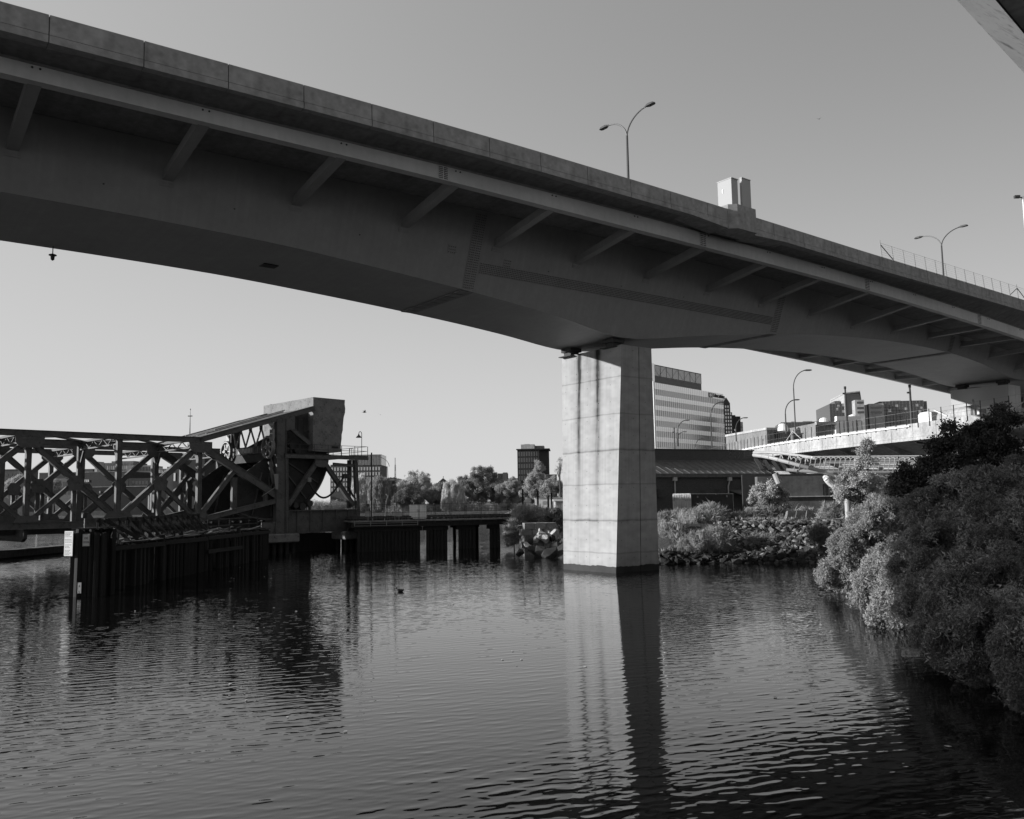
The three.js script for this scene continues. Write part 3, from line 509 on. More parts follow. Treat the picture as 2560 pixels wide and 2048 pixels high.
  for (let k = 0; k < 74; k++) new MB().bar(L(-11.8 + k * 0.8, 3.42, 84.3), L(-11.8 + k * 0.8, 3.42, 92), 0.24, 0.2).build('sleeper', M.timber, g);
  for (const t of [85.4, 86.9, 89.3, 90.8]) new MB().bar(L(-12, 3.6, t), L(47, 3.6, t), 0.08, 0.16).build('rail', M.trussDark, g);
  // roof plating over the inclined chords
  { const m = new MB(); for (let k = 0; k < 7; k++) { const a = lerp(39.4, 50.2, k / 7), b = lerp(39.4, 50.2, (k + 1) / 7) - 0.12, ya = lerp(11.95, 15.3, (a - 39.4) / 10.8), yb = lerp(11.95, 15.3, (b - 39.4) / 10.8); for (const [t0, t1] of [[83.5, 87.9], [88.1, 92.7]]) { const z = 0.06 * rz(); m.hexa([L(a, ya - 0.08 + z, t0), L(b, yb - 0.08 + z, t0), L(b, yb - 0.08, t1), L(a, ya - 0.08, t1), L(a, ya + z, t0), L(b, yb + z, t0), L(b, yb, t1), L(a, ya, t1)]); } } m.build('roof_deck', M.roofMetal, g); }
  { const m = new MB(); for (const [s0, s1, t] of [[40, 49, 84.2], [42, 50.5, 86.5], [40.5, 47, 90]]) m.bar(L(s0, lerp(12.15, 15.5, (s0 - 39.4) / 10.8), t), L(s1, lerp(12.15, 15.5, (s1 - 39.4) / 10.8), t + 0.6), 0.14, 0.1); m.build('roof_rail', M.galv, g); }
  // portal frame facing the channel with its W lattice and two gear wheels
  {
    const s = 46.9, m = new MB(); m.box(s - 50 - 0.25, s - 50 + 0.25, 10.6, 11.4, -(91.5 - 83), -(83.9 - 83)); const pg = m.build('portal_girder', M.truss, g);
    const pl = new MB(); pl.box(s - 50 - 0.28, s - 50 - 0.25, 10.75, 11.25, -(90.2 - 83), -(87 - 83)); for (let t = 85; t < 91; t += 0.8) pl.box(s - 50 - 0.3, s - 50 - 0.25, 10.62, 11.38, -(t + 0.05 - 83), -(t - 83)); pl.build('cover_plate', M.galv, pg);
    const tt = [84.2, 85.1, 86.25, 87.4, 88.5, 89.6, 90.6, 91.4];
    for (let k = 0; k + 1 < tt.length; k++) new MB().bar(L(s - 0.3, k % 2 ? 13.3 : 11.4, tt[k]), L(s - 0.3, k % 2 ? 11.4 : 13.3, tt[k + 1]), 0.14, 0.14).build('lattice_bar', M.paintGrey, g);
    for (const t of [85.1, 87.4, 89.6]) { const q = new MB(); q.box(s - 50 - 0.37, s - 50 - 0.3, 13.1, 13.7, -(t + 0.3 - 83), -(t - 0.3 - 83)); q.build('lattice_plate', M.galv, g); }
    for (const [t, y] of [[82.75, 12.45], [92.4, 12.45]]) { const q = new MB(); q.box(s - 50 - 0.45, s - 50 - 0.25, y - 0.5, y + 0.5, -(t + 0.33 - 83), -(t - 0.33 - 83)); q.build('rack_plate', M.galv, g); }
    for (const t of [83.1, 92.3]) {
      const w = new MB(), c = L(s - 0.6, 11.1, t), n = 40; for (let k = 0; k < n; k++) { const a = k / n * 2 * Math.PI, b = (k + 1) / n * 2 * Math.PI, P = (x, q) => add(c, [0, 1.05 * Math.sin(x) * q, 1.05 * Math.cos(x) * q]); w.bar(P(a, 1), P(b, 1), 0.34, 0.12, [0, Math.sin(a), Math.cos(a)]); w.bar(P(a, 1.06), P(a, 1.14), 0.34, 0.07, [0, -Math.cos(a), Math.sin(a)]); }
      for (let k = 0; k < 6; k++) { const a = k / 6 * 2 * Math.PI; w.bar(c, add(c, [0, Math.sin(a), Math.cos(a)]), 0.12, 0.16); } w.rod(add(c, [-0.3, 0, 0]), add(c, [0.5, 0, 0]), 0.2, 0.2, 10); w.build('gear_wheel', M.galv, g);
    }
    new MB().box(s - 50 - 0.2, s - 50 + 0.5, 9.7, 10.55, -(92 - 83), -(83.6 - 83)).build('portal_deck', M.trussDark, g);
    const la = new MB(); for (let k = 0; k < 5; k++) la.bar(L(46.9, 10.9 - k * 0.85, 83.1 + (k % 2) * 0.5), L(46.9, 10.05 - k * 0.85, 83.6 - (k % 2) * 0.5), 0.12, 0.08); la.build('lacing', M.galv, g);
    const hg = new MB(); hg.bar(L(46.4, 9.6, 82.9), L(46.9, 7.3, 82.9), 0.2, 0.35); hg.build('hanger', M.truss, g);
    const st = new MB(); st.prism([[46.7, 8.3], [47.2, 8.3], [47.2, 6.7], [46.9, 6.7]].map(([a, y]) => L(a, y, 82.5)), [0, 0, -0.1]); st.build('hanger_plate', M.galv, g); new MB().bar(L(45.4, 6.0, 82.6), L(46.9, 6.9, 82.6), 0.06, 0.06).build('brace_rod', M.galv, g);
  }
  // concrete counterweight, broken along its right edge
  {
    const r = rngOf(3), right = []; for (let k = 0; k <= 12; k++) { const y = 10.85 + k * 0.49; right.push([lerp(55.25, 55.7, k / 12) + (k > 0 && k < 8 ? -0.12 + 0.24 * r() * (k / 8) : 0) + (k > 8 && k < 11 ? 0.12 : 0), y]); }
    const front = [[51.62, 10.85], [53.2, 10.8], ...right, [51.6, 16.76]], m = new MB(); m.prism(front.map(([a, y]) => L(a, y, 83 - 0.02)), [0, 0, -10.8]); const c = m.build('counterweight', M.oldConcrete, g);
    const ch = new MB(); for (let k = 0; k < 16; k++) { const a = 51.7 + r() * 3.6, t = 83 + r() * 10.6; ch.box(a - 50, a - 50 + 0.3 + 0.5 * r(), 16.74, 16.79 + 0.05 * r(), -(t - 83) - 0.4, -(t - 83)); } ch.build('spalled_rim', M.oldConcrete, c);
    const b = new MB(); b.box(54.0 - 50, 54.8 - 50, 11.25, 11.45, -0.02, 0.12); b.build('bracket', M.trussDark, c);
  }
  // machinery house of corrugated sheet behind the post
  {
    const m = new MB(); m.prism([[48.2, 10.8], [51.6, 10.8], [51.6, 15.2], [48.2, 14.1]].map(([a, y]) => L(a, y, 84)), [0, 0, -0.1]); const h = m.build('house_wall', M.trussDark, g);
    const cr = new MB(); for (let a = 48.25; a < 51.55; a += 0.13) cr.box(a - 50, a - 50 + 0.06, 10.85, lerp(14.1, 15.2, (a - 48.2) / 3.4) - 0.06, -0.995, -0.955); cr.build('corrugation', M.truss, h);
    const d = new MB(); d.box(50.3 - 50, 51.05 - 50, 12.0, 14.3, -0.95, -0.9); d.build('door', M.black, h); const wn = new MB(); wn.box(49.35 - 50, 50.0 - 50, 13.2, 13.9, -0.95, -0.9); wn.build('window', M.black, h);
    girderBar('house_brace', [48.3, 13.6], [51.2, 11.6], 83, 0.4, 0.45); new MB().prism([[48.1, 14.1], [49.2, 14.5], [49.2, 13.1], [48.1, 12.9]].map(([a, y]) => L(a, y, 82.7)), [0, 0, -0.06]).build('gusset_plate', M.truss, g);
  }
  // tower frame
  for (const [T0, near] of [[83, true], [93.2, false]]) {
    girderBar('tower_post', [47.65, 2.0], [47.65, 14.1], T0, 0.7, 1.1); girderBar('tower_column', [48.45, 2.1], [48.25, 10.0], T0 - 0.2, 0.4, 0.32); girderBar('tower_column', [57.55, 2.1], [57.1, 10.0], T0, 0.45, 0.4); girderBar('tower_column', [56.7, 4.6], [56.7, 10.0], T0 + 0.6, 0.3, 0.34);
    girderBar('frame_leg', [52.2, 9.8], [48.6, 5.0], T0, 0.45, 0.46); girderBar('frame_leg', [52.9, 9.8], [56.9, 4.9], T0, 0.45, 0.46);
    const m = new MB(); m.prism([[51.7, 10.0], [53.4, 10.0], [53.3, 9.3], [52.9, 9.1], [52.2, 9.1], [51.8, 9.3]].map(([a, y]) => L(a, y, T0 - 0.28)), [0, 0, -0.05]); m.build('gusset_plate', M.truss, g);
    girderBar('frame_tie', [54.2, 9.5], [57.0, 9.35], T0, 0.3, 0.3); girderBar('frame_beam', [48.2, 10.2], [58.5, 10.2], T0 - 0.2, 0.4, 0.34);
    const bm = new MB(); R.box(bm, 48.0, 57.5, 4.42, 4.5, T0 - 0.35, T0 + 0.35); R.box(bm, 48.0, 57.5, 2.1, 4.42, T0 - 0.04, T0 + 0.04); R.box(bm, 48.0, 57.5, 2.1, 2.16, T0 - 0.3, T0 + 0.3); for (const s of [49.7, 51.3, 52.9, 54.5, 56.1]) R.box(bm, s - 0.05, s + 0.05, 2.16, 4.42, T0 - 0.26, T0 - 0.04); R.box(bm, 45.6, 48.0, 2.1, 3.3, T0 - 0.05, T0 + 0.05); const tb = bm.build('track_girder', M.truss, g);
    if (near) { const pts = []; for (let s = 48.1; s < 57.4; s += 0.22) { pts.push(L(s, 4.34, T0 - 0.04)); pts.push(L(s, 2.26, T0 - 0.04)); } rivetRows(tb, pts); }
    for (const [a, b] of [[45.6, 49.4], [55.1, 58.5]]) { const f = new MB(); f.loft([[1.2, 0.1], [1.3, 0], [2.0, 0], [2.08, 0.08]].map(([y, d]) => [L(a + d, y, T0 - 1.1 + d), L(b - d, y, T0 - 1.1 + d), L(b - d, y, T0 + 1.6 - d), L(a + d, y, T0 + 1.6 - d)])); f.build('footing', M.oldConcrete, g); for (let s = a + 0.4; s < b; s += 0.75) for (const t of [-0.6, 1]) new MB().rod(L(s, -2, T0 + t), L(s, 1.25, T0 + t), 0.2, 0.2, 8).build('foundation_pile', M.timber, g); }
  }
  { const q = rngOf(14); for (const T0 of [85.2, 95.4]) for (let s = 45.7; s < 58.5; s += 0.5) { if (q() < 0.09) continue; const m = new MB(); R.box(m, s, s + 0.48, -2, 2.0 - 0.1 * q(), T0, T0 + 0.1); m.build('sheeting_plank', M.timber, g); } }
  { const m = new MB(); R.box(m, 48.0, 58.6, 10.37, 10.47, 82.6, 93.4); m.build('platform', M.trussDark, g); const e = new MB(); R.box(e, 48.0, 58.6, 10.0, 10.37, 82.55, 82.6); e.build('platform_edge', M.truss, g); }
  { const m = new MB(); for (let s = 48.1; s <= 58.6; s += 1.75) m.bar(L(s, 10.47, 82.7), L(s, 11.55, 82.7), 0.05, 0.05, [0, 0, 1]); for (const y of [11.0, 11.53]) { m.bar(L(48.1, y, 82.7), L(58.5, y, 82.7), 0.045, 0.045); m.bar(L(58.5, y, 82.7), L(58.5, y, 93), 0.045, 0.045); } for (let t = 84.5; t < 93; t += 1.7) m.bar(L(58.5, 10.47, t), L(58.5, 11.55, t), 0.05, 0.05, [0, 0, 1]); m.build('railing', M.lampMetal, g); }
  { const m = new MB(); for (const t of [83.4, 83.75]) { const pts = []; for (let k = 0; k <= 6; k++) { const a = k / 6 * Math.PI; pts.push(L(57.0 - 0.12 * Math.cos(a), 11.2 + 0.14 * Math.sin(a), t)); } m.path([L(57.12, 9.6, t), ...pts.reverse(), L(56.88, 10.9, t)], 0.025, 6); } m.build('access_ladder', M.lampMetal, g); }
  { const m = new MB(); for (const [a, y] of [[48.7, 11.0], [49.3, 11.35], [49.9, 10.9]]) { m.rod(L(a, y, 83.4), L(a, y, 83.9), 0.28, 0.28, 10); m.bar(L(a, 10.47, 83.6), L(a, y, 83.6), 0.15, 0.15, [0, 0, 1]); } m.build('winch', M.trussDark, g); }
  { const m = new MB(), pts = []; for (let k = 0; k <= 16; k++) { const x = k / 16; pts.push(L(lerp(50.9, 55.3, x), lerp(7.7, 7.9, x) - 2.0 * Math.sin(Math.PI * Math.pow(x, 0.9)), 82.75)); } pts.push(L(55.9, 8.3, 82.75), L(56.2, 7.9, 82.75), L(56.1, 7.0, 82.75), L(56.5, 6.2, 82.75), L(57.0, 5.6, 82.75)); m.path(pts, 0.11, 7); m.build('power_cable', M.black, g); new MB().box(5.2, 5.9, 7.9, 8.4, 0.2, 0.6).build('junction_box', M.trussDark, g); const c = new MB(); c.box(0.75, 1.15, 7.5, 7.95, 0.2, 0.5); c.build('cable_clamp', M.galv, g); }
  { const m = new MB(); for (const [a, y, r0] of [[49.6, 5.0, 0.32], [50.4, 4.9, 0.4], [51.3, 5.2, 0.35]]) m.rod(L(a, y, 82.9), L(a, y, 83.7), r0, r0, 12); m.build('drive_gear', M.trussDark, g); }
  const g2 = R.thing('bascule_bridge', 'second dark truss bridge leaf half hidden behind the first railway lift bridge', 'bridge');
  for (const T0 of [98.4, 108.4]) trussPlane(g2, T0, false, 9.6, false);
  for (const s0 of [...tops, ...bots]) { const s = s0 + 9.6, m = new MB(); m.bar(L(s, 11.65, 98.6), L(s, 11.65, 108.2), 0.4, 0.25); m.bar(L(s, 10.9, 98.6), L(s, 10.9, 108.2), 0.3, 0.14); for (let k = 0; k < 8; k++) { const a = 98.7 + k * 1.18; m.bar(L(s, k % 2 ? 11.6 : 10.95, a), L(s, k % 2 ? 10.95 : 11.6, a + 1.18), 0.1, 0.08); } m.build('cross_strut', M.truss, g2); const f = new MB(); R.box(f, s - 0.15, s + 0.15, 2.3, 3.3, 98.3, 108.5); f.build('floor_beam', M.trussDark, g2); }
  { const m = new MB(); R.box(m, -4, 48.6, 3.32, 3.46, 98.6, 108.2); m.build('track_deck', M.timber, g2); }
}
{
  const f = new Frame(45.3, 57.85, 83), g = f.thing('gooseneck_lamp', 'small gooseneck lamp on a thin post at the railway bridge platform corner', 'lamp');
  const pts = [[0, 10.47, 0.2], [0, 12.6, 0.2]]; for (let k = 0; k <= 8; k++) { const a = k / 8 * Math.PI; pts.push([-0.2 + 0.2 * Math.cos(a), 12.95 + 0.28 * Math.sin(a), 0.2]); } new MB().path(pts, 0.035, 6).build('post', M.lampMetal, g);
  new MB().path([[-0.4, 12.95, 0.2], [-0.4, 12.8, 0.2], [-0.4, 12.72, 0.2], [-0.4, 12.55, 0.2], [-0.4, 12.53, 0.2]], [0.06, 0.1, 0.2, 0.34, 0.3], 10).build('lamp_shade', M.lampMetal, g);
}
// ---------------------------------------------------------------- timber fender in front of it
{
  const r = rngOf(77), base = [-25.0, 0, -52.2], g = thing('timber_fender', 'dark weathered timber fender with a pile cluster at its near end', 'fender', base), P = (x, y, z) => [x - base[0], y, z - base[2]];
  // near end: a cluster of squared and round piles, capped with planks
  const pile = (x, z, top, rr, lean = 0) => { const m = new MB(), n = 9, a = P(x, -2.2, z), ring = (y, q, j) => { const o = []; for (let k = 0; k < n; k++) { const t = k / n * 2 * Math.PI, e = q * (1 + 0.13 * Math.sin(k * 2.7 + x * 9) ); o.push([a[0] + e * Math.cos(t) + lean * (y + 2), y + (j ? 0.09 * nz(x * 5 + Math.cos(t), z * 5 + Math.sin(t)) : 0), a[2] - e * Math.sin(t)]); } return o; }; m.loft([ring(-2.2, rr * 1.08), ring(0.4, rr * 1.03), ring(top - 0.25, rr), ring(top, rr * 0.93, 1)]); return m.build('pile', M.timber, g); };
  for (let i = 0; i < 6; i++) pile(-25.4 + i * 0.345, -51.2 - 0.05 * r() + (i % 3 === 1 ? 0.12 : 0), 3.6 + 0.3 * r(), 0.15 + 0.04 * r(), 0.008 * (r() - 0.5));
  for (let i = 0; i < 3; i++) pile(-25.5 + 0.04 * r(), -51.55 - i * 0.34, 3.7 + 0.15 * r(), 0.165);
  for (let i = 0; i < 6; i++) pile(-25.35 + i * 0.34, -52.3, 3.7 + 0.15 * r(), 0.17);
  for (let i = 0; i < 3; i++) { const m = new MB(); m.bar(P(-25.6 + 0.06 * r(), 3.84 + 0.03 * r(), -51.3 - i * 0.45), P(-23.55, 3.88 + 0.05 * r(), -51.3 - i * 0.45 - 0.1 * r()), 0.42, 0.07); m.build('cap_plank', M.timber, g); }
  // long rear part: piles, walers, rotten decking
  const X = (z) => lerp(-24.75, -23.75, (-54 - z) / 28), Wd = (z) => lerp(0.7, 5.0, clamp((-54 - z) / 26, 0, 1.1));
  for (let k = 0; k < 46; k++) { const z = -54 - k * 0.68 + 0.25 * (r() - 0.5); if (r() < 0.12) continue; pile(X(z) + 0.16 * (r() - 0.5), z, r() < 0.16 ? 2.9 + 0.45 * r() : 2.5 + 0.3 * r(), 0.14 + 0.07 * r(), 0.03 * (r() - 0.5)); }
  for (let k = 0; k < 16; k++) { const z = -55 - k * 1.95; for (const d of [-0.4, -0.95]) pile(X(z) + d * Wd(z), z, 2.7, 0.17, 0.02 * (r() - 0.5)); }
  for (let k = 0; k < 62; k++) { const z = -54 - k * 0.49, m = new MB(); if (r() < 0.14) continue; m.bar(P(X(z) - 0.75, -2, z), P(X(z) - 0.75 + 0.06 * r(), 2.55, z + 0.05 * (r() - 0.5)), 0.07, 0.44 + 0.03 * r(), [0, 0, 1]); m.build('sheeting_plank', M.timber, g); }
  for (const [y, o] of [[2.55, 0.22], [1.5, 0.24]]) for (let k = 0; k < 4; k++) { const a = -53.8 - k * 7.8, b = a - 7.7; if (y < 2 && k !== 2) continue; new MB().bar(P(X(a) + o, y + 0.04 * r(), a), P(X(b) + o, y - 0.05 * r(), b), 0.2, 0.28).build('waler', M.timber, g); }
  for (let k = 0; k < 15; k++) { const z = -54.2 - k * 2.15; new MB().bar(P(X(z) + 0.1, 2.62, z), P(X(z) - Wd(z), 2.62, z), 0.28, 0.28).build('cross_beam', M.timber, g); }
  for (let i = 0; i < 130; i++) {                                             // planks lie along the fender, many lifted or broken
    const z = -54 - r() * 30, l = 1.2 + r() * 3.2, o = -Wd(z) + r() * (Wd(z) + 0.15), y = 2.82 + 0.06 * r(), y2 = y + (r() < 0.3 ? 0.32 * r() : 0.04 * r()), sk = (r() - 0.5) * (r() < 0.35 ? 0.9 : 0.1);
    new MB().bar(P(X(z) + o, y, z), P(X(z - l) + o + sk, y2, Math.max(z - l, -85)), 0.2 + 0.07 * r(), 0.055, [0.1 * (r() - 0.5), 1, 0]).build('deck_plank', r() < 0.5 ? M.plank : M.timber, g);
  }
  // leaning guard frames along the far side
  for (let k = 0; k < 15; k++) { const z = -54.6 - k * 1.9, x = X(z) - Wd(z) + 0.4, m = new MB(); m.bar(P(x - 0.5, 2.7, z), P(x - 0.5, 4.35 + 0.12 * r(), z), 0.18, 0.18, [1, 0, 0]); m.build('guard_post', M.timber, g); new MB().bar(P(x + 1.0, 2.75, z), P(x - 0.42, 4.2, z), 0.14, 0.18, [0, 1, 0]).build('guard_brace', M.timber, g); }
  for (const y of [3.5, 4.25]) for (let k = 0; k < 4; k++) new MB().bar(P(X(-54.4 - k * 7) - Wd(-54.4 - k * 7) - 0.1, y, -54.4 - k * 7), P(X(-61.3 - k * 7) - Wd(-61.3 - k * 7) - 0.1, y + 0.05, -61.3 - k * 7), 0.08, 0.2).build('guard_rail', M.timber, g);
  new MB().bar(P(-25.3, 4.3, -54.6), P(-24.4, 3.1, -57.5), 0.14, 0.2).build('loose_beam', M.timber, g); { const m = new MB(); m.box(P(-26.1, 0, 0)[0], P(-25.6, 0, 0)[0], 2.7, 4.15, P(0, 0, -60.9)[2], P(0, 0, -60.4)[2]); m.build('bollard_post', M.timber, g); }
  { const m = new MB(); for (let k = 0; k < 4; k++) { m.bar(P(-24.25, 0.75 + k * 0.52, -53.2), P(-24.2, 0.83 + k * 0.52, -53.7), 0.05, 0.06); } m.bar(P(-24.25, -0.5, -53.2), P(-24.25, 2.9, -53.2), 0.06, 0.06, [1, 0, 0]); m.bar(P(-24.2, -0.5, -53.7), P(-24.2, 2.9, -53.7), 0.06, 0.06, [1, 0, 0]); m.build('ladder', M.plank, g); }
  // walkway rail at the far end
  { const m = new MB(); for (let k = 0; k < 6; k++) { const z = -72 - k * 2.5; m.bar(P(X(z) - 0.8, 2.8, z), P(X(z) - 0.8, 4.0, z), 0.08, 0.08, [1, 0, 0]); } for (const y of [3.4, 3.95]) m.bar(P(X(-72) - 0.8, y, -72), P(X(-84.5) - 0.8, y, -84.5), 0.07, 0.07); m.build('handrail', M.trussDark, g); }
  { const s = thing('marker_light', 'little lantern on a thin pole on top of the fender pile cluster', 'lamp', [-24.98, 3.85, -51.5]); new MB().rod([0, -0.7, 0], [0, 0.6, 0], 0.03).build('pole', M.galv, s); new MB().path([[0, 0.6, 0], [0, 0.62, 0], [0, 0.85, 0], [0, 0.86, 0], [0, 0.92, 0]], [0.06, 0.14, 0.14, 0.19, 0.17], 10).build('lantern', M.trussDark, s); new MB().box(-0.13, -0.05, 0.64, 0.83, 0.09, 0.15).build('lens', M.paintWhite, s); }
}
// printed boards on the pile cluster
function board(name, label, pos, turn, w, h, paint, group) {
  const c = document.createElement('canvas'); c.width = Math.round(w * 300); c.height = Math.round(h * 300); const x = c.getContext('2d'); x.fillStyle = '#c8c8c8'; x.fillRect(0, 0, c.width, c.height); paint(x, c.width, c.height);
  const t = new THREE.CanvasTexture(c); t.colorSpace = THREE.SRGBColorSpace; t.anisotropy = 8;
  const g = thing(name, label, 'sign', pos, turn, group); new MB().box(-w / 2, w / 2, 0, h, -0.03, -0.004).build('backing', M.galv, g);
  const m = new MB(); m.quad([-w / 2 + 0.01, 0.01, 0], [w / 2 - 0.01, 0.01, 0], [w / 2 - 0.01, h - 0.01, 0], [-w / 2 + 0.01, h - 0.01, 0], [[0, 0], [1, 0], [1, 1], [0, 1]]); m.build('face', new THREE.MeshStandardMaterial({ map: t, color: new THREE.Color().setRGB(0.85, 0.85, 0.85), roughness: 0.6 }), g); return g;
}
board('notice_board', 'pale tall notice board with many lines of print on the left corner of the piles', [-25.55, 2.32, -50.86], rad(-20), 0.64, 1.42, (x, w, h) => {
  x.fillStyle = '#4a4a4a'; const r = rngOf(4); for (let i = 0; i < 17; i++) { if (i === 4 || i === 8 || i === 12) continue; let p = 14; const e = w - 14 - r() * (i % 3 ? 70 : 20); while (p < e - 8) { const q = 8 + r() * 26; x.fillRect(p, 20 + i * 23.5, Math.min(q, e - p), i < 2 ? 15 : 10); p += q + 6; } }
});
board('pipe_crossing_sign', 'small white sign reading pipe crossing nailed to the fender piles', [-24.55, 2.86, -50.87], 0, 0.42, 0.70, (x, w, h) => {
  x.strokeStyle = '#222'; x.lineWidth = 3; x.strokeRect(6, 6, w - 12, h - 12); x.fillStyle = '#111'; x.textAlign = 'center'; x.save(); x.translate(w / 2, 92); x.scale(0.62, 1); x.font = 'bold 52px sans-serif'; x.fillText('PIPE', 0, 0); x.restore(); x.save(); x.translate(w / 2, 160); x.scale(0.44, 1); x.font = 'bold 52px sans-serif'; x.fillText('CROSSING', 0, 0); x.restore(); x.beginPath(); x.arc(w / 2, 16, 3, 0, 7); x.arc(w / 2, h - 16, 3, 0, 7); x.fill();
});
board('depth_gauge', 'narrow white depth gauge with numbers 4 and 5 low on the piles', [-24.84, 0.2, -50.87], 0, 0.22, 0.62, (x, w, h) => { x.fillStyle = '#111'; x.textAlign = 'center'; x.font = 'bold 60px sans-serif'; x.fillText('4', w / 2, 84); x.fillText('5', w / 2, 188); for (let i = 0; i < 5; i++) x.fillRect(4, 12 + i * 40, 10, 4); });
{
  // low timber float beyond the bridge
  const A = at(-110, 1366, 84), h = new Frame(5, 0, 0), f = new Frame(5, dot(A, h.u), dot(A, h.t)), g = f.thing('timber_float', 'long low pale timber float on the water behind the lift bridge', 'float'), L = (s, y, d) => f.L(f.s0 + s, y, f.t0 + d);
  for (let k = 0; k < 9; k++) for (const [y0, y1, o] of [[-0.6, 0.1, 0.0], [0.12, 0.5, 0.02], [0.52, 0.86, 0.0]]) { const s = k * 6; new MB().hexa([L(s, y0, o), L(s + 5.95, y0, o), L(s + 5.95, y0, 1.6), L(s, y0, 1.6), L(s, y1, o), L(s + 5.95, y1, o), L(s + 5.95, y1, 1.6), L(s, y1, 1.6)]).build('timber', y0 < 0 ? M.timber : M.plank, g); }
}
// ---------------------------------------------------------------- timber railway trestle to the right bank
const TR = (() => { const a = [-16.0, -93.3], b = [0.6, -99.4]; return new Frame(Math.atan2(b[0] - a[0], -(b[1] - a[1])) * 180 / Math.PI, 0, 0); })();
{
  const f = TR, s0 = -16.0 * f.u[0] + -93.3 * f.u[2], t0 = -16.0 * f.t[0] + -93.3 * f.t[2], s1 = s0 + 18.8; f.s0 = s0 + 9; f.t0 = t0 + 4; f.pos = add(mul(f.u, f.s0), mul(f.t, f.t0));
  const g = f.thing('railway_trestle', 'dark timber railway trestle on thick pile bents between lift bridge and right bank', 'trestle'), L = (s, y, t) => f.L(s0 + s, y, t0 + t), r = rngOf(19);
  const bx = (m, a, b, c, d, e, h) => f.box(m, s0 + a, s0 + b, c, d, t0 + e, t0 + h);
  for (let k = 0; k < 9; k++) { const m = new MB(); bx(m, -1 + k * 2.2, -1 + (k + 1) * 2.2 - 0.02, 3.12, 3.26, 0, 9); m.build('deck_slab', M.oldConcrete, g); }
  { const m = new MB(); bx(m, -1, 18.8, 2.55, 3.12, 0.12, 0.5); m.build('stringer', M.timber, g); const n = new MB(); for (const t of [2, 4, 6, 8.4]) bx(n, -1, 18.8, 2.5, 3.12, t, t + 0.4); n.build('stringer', M.timber, g); }
  for (const [t, spans] of [[0.6, [[-0.4, 6.6], [7.1, 9.5], [10.75, 12.6], [14.4, 15.45]]], [4.2, [[0.6, 7.2], [8.2, 10.3], [12.0, 13.5], [15.7, 16.6]]], [8.4, [[1.6, 8.4], [9.3, 11.5], [12.4, 12.9], [13.3, 14.8], [15.2, 15.6], [17.1, 18]]]]) for (const [a, b] of spans) {
    const cap = new MB(); bx(cap, a - 0.3, b + 0.05, 2.1, 2.52, t - 0.2, t + 0.25); cap.build('pile_cap', M.timber, g);
    for (let s = a + 0.2; s < b; s += 0.40) { const m = new MB(); m.rod(L(s, -2.5, t + 0.1 * (r() - 0.5)), L(s + 0.04 * (r() - 0.5), 2.2, t), 0.23, 0.2, 8); m.build('pile', M.timber, g); }
  }
  { const m = new MB(); m.hexa([L(18.8, 2.3, 0), L(20, 2.9, 0), L(20, 2.9, 9), L(18.8, 2.3, 9), L(18.8, 3.26, 0), L(20, 3.26, 0), L(20, 3.26, 9), L(18.8, 3.26, 9)]); m.build('end_beam', M.timber, g); }
  for (const t of [2.3, 3.75, 5.6, 7.05]) { const m = new MB(); m.bar(L(-1, 3.6, t), L(24, 3.55, t), 0.08, 0.16); m.build('rail', M.trussDark, g); }
  for (let k = 0; k < 30; k++) for (const t of [3.0, 6.3]) new MB().bar(L(-0.8 + k * 0.66, 3.38, t - 1.25), L(-0.8 + k * 0.66, 3.38, t + 1.25), 0.24, 0.2).build('sleeper', M.timber, g);
  const railing = f.thing('trestle_railing', 'grey steel post and wire railing along the near edge of the timber trestle', 'railing');
  for (let k = 0; k < 12; k++) { const s = -0.9 + k * 1.75; for (const d of [0, 0.16]) new MB().bar(L(s + d, 2.95, 0.05), L(s + d, 4.98, 0.05), 0.045, 0.045, [0, 0, 1]).build('post', M.lampMetal, railing); }
  for (const y of [4.95, 4.1, 3.5]) new MB().bar(L(-1, y, 0.05), L(19.6, y, 0.05), 0.035, 0.035).build('rail', M.lampMetal, railing);
  { const m = new MB(); for (let s = -0.9; s < 19; s += 0.35) m.bar(L(s, 3.3, 0.05), L(s, 4.95, 0.05), 0.008, 0.008, [0, 0, 1]); for (let y = 3.6; y < 4.9; y += 0.25) m.bar(L(-1, y, 0.05), L(19.4, y, 0.05), 0.008, 0.008); stuff(m.build('wire_mesh', M.galv, railing)); }
  { const m = new MB(); for (const y of [2.75, 3.0]) m.bar(L(-0.8, y, -0.12), L(6.0, y, -0.12), 0.04, 0.04); for (let s = -0.8; s < 6.1; s += 1.7) m.bar(L(s, 2.7, -0.12), L(s, 3.3, -0.12), 0.06, 0.06, [0, 0, 1]); m.build('cable_tray', M.galv, railing); }
  const far = f.thing('trestle_railing', 'grey railing along the far edge of the timber trestle behind the white cabinet', 'railing'); for (let k = 0; k < 12; k++) new MB().bar(L(k * 1.75 - 0.6, 3.2, 8.9), L(k * 1.75 - 0.6, 4.7, 8.9), 0.05, 0.05, [0, 0, 1]).build('post', M.galv, far); for (const y of [4.65, 4.0]) new MB().bar(L(-1, y, 8.9), L(19.6, y, 8.9), 0.05, 0.05).build('rail', M.galv, far);
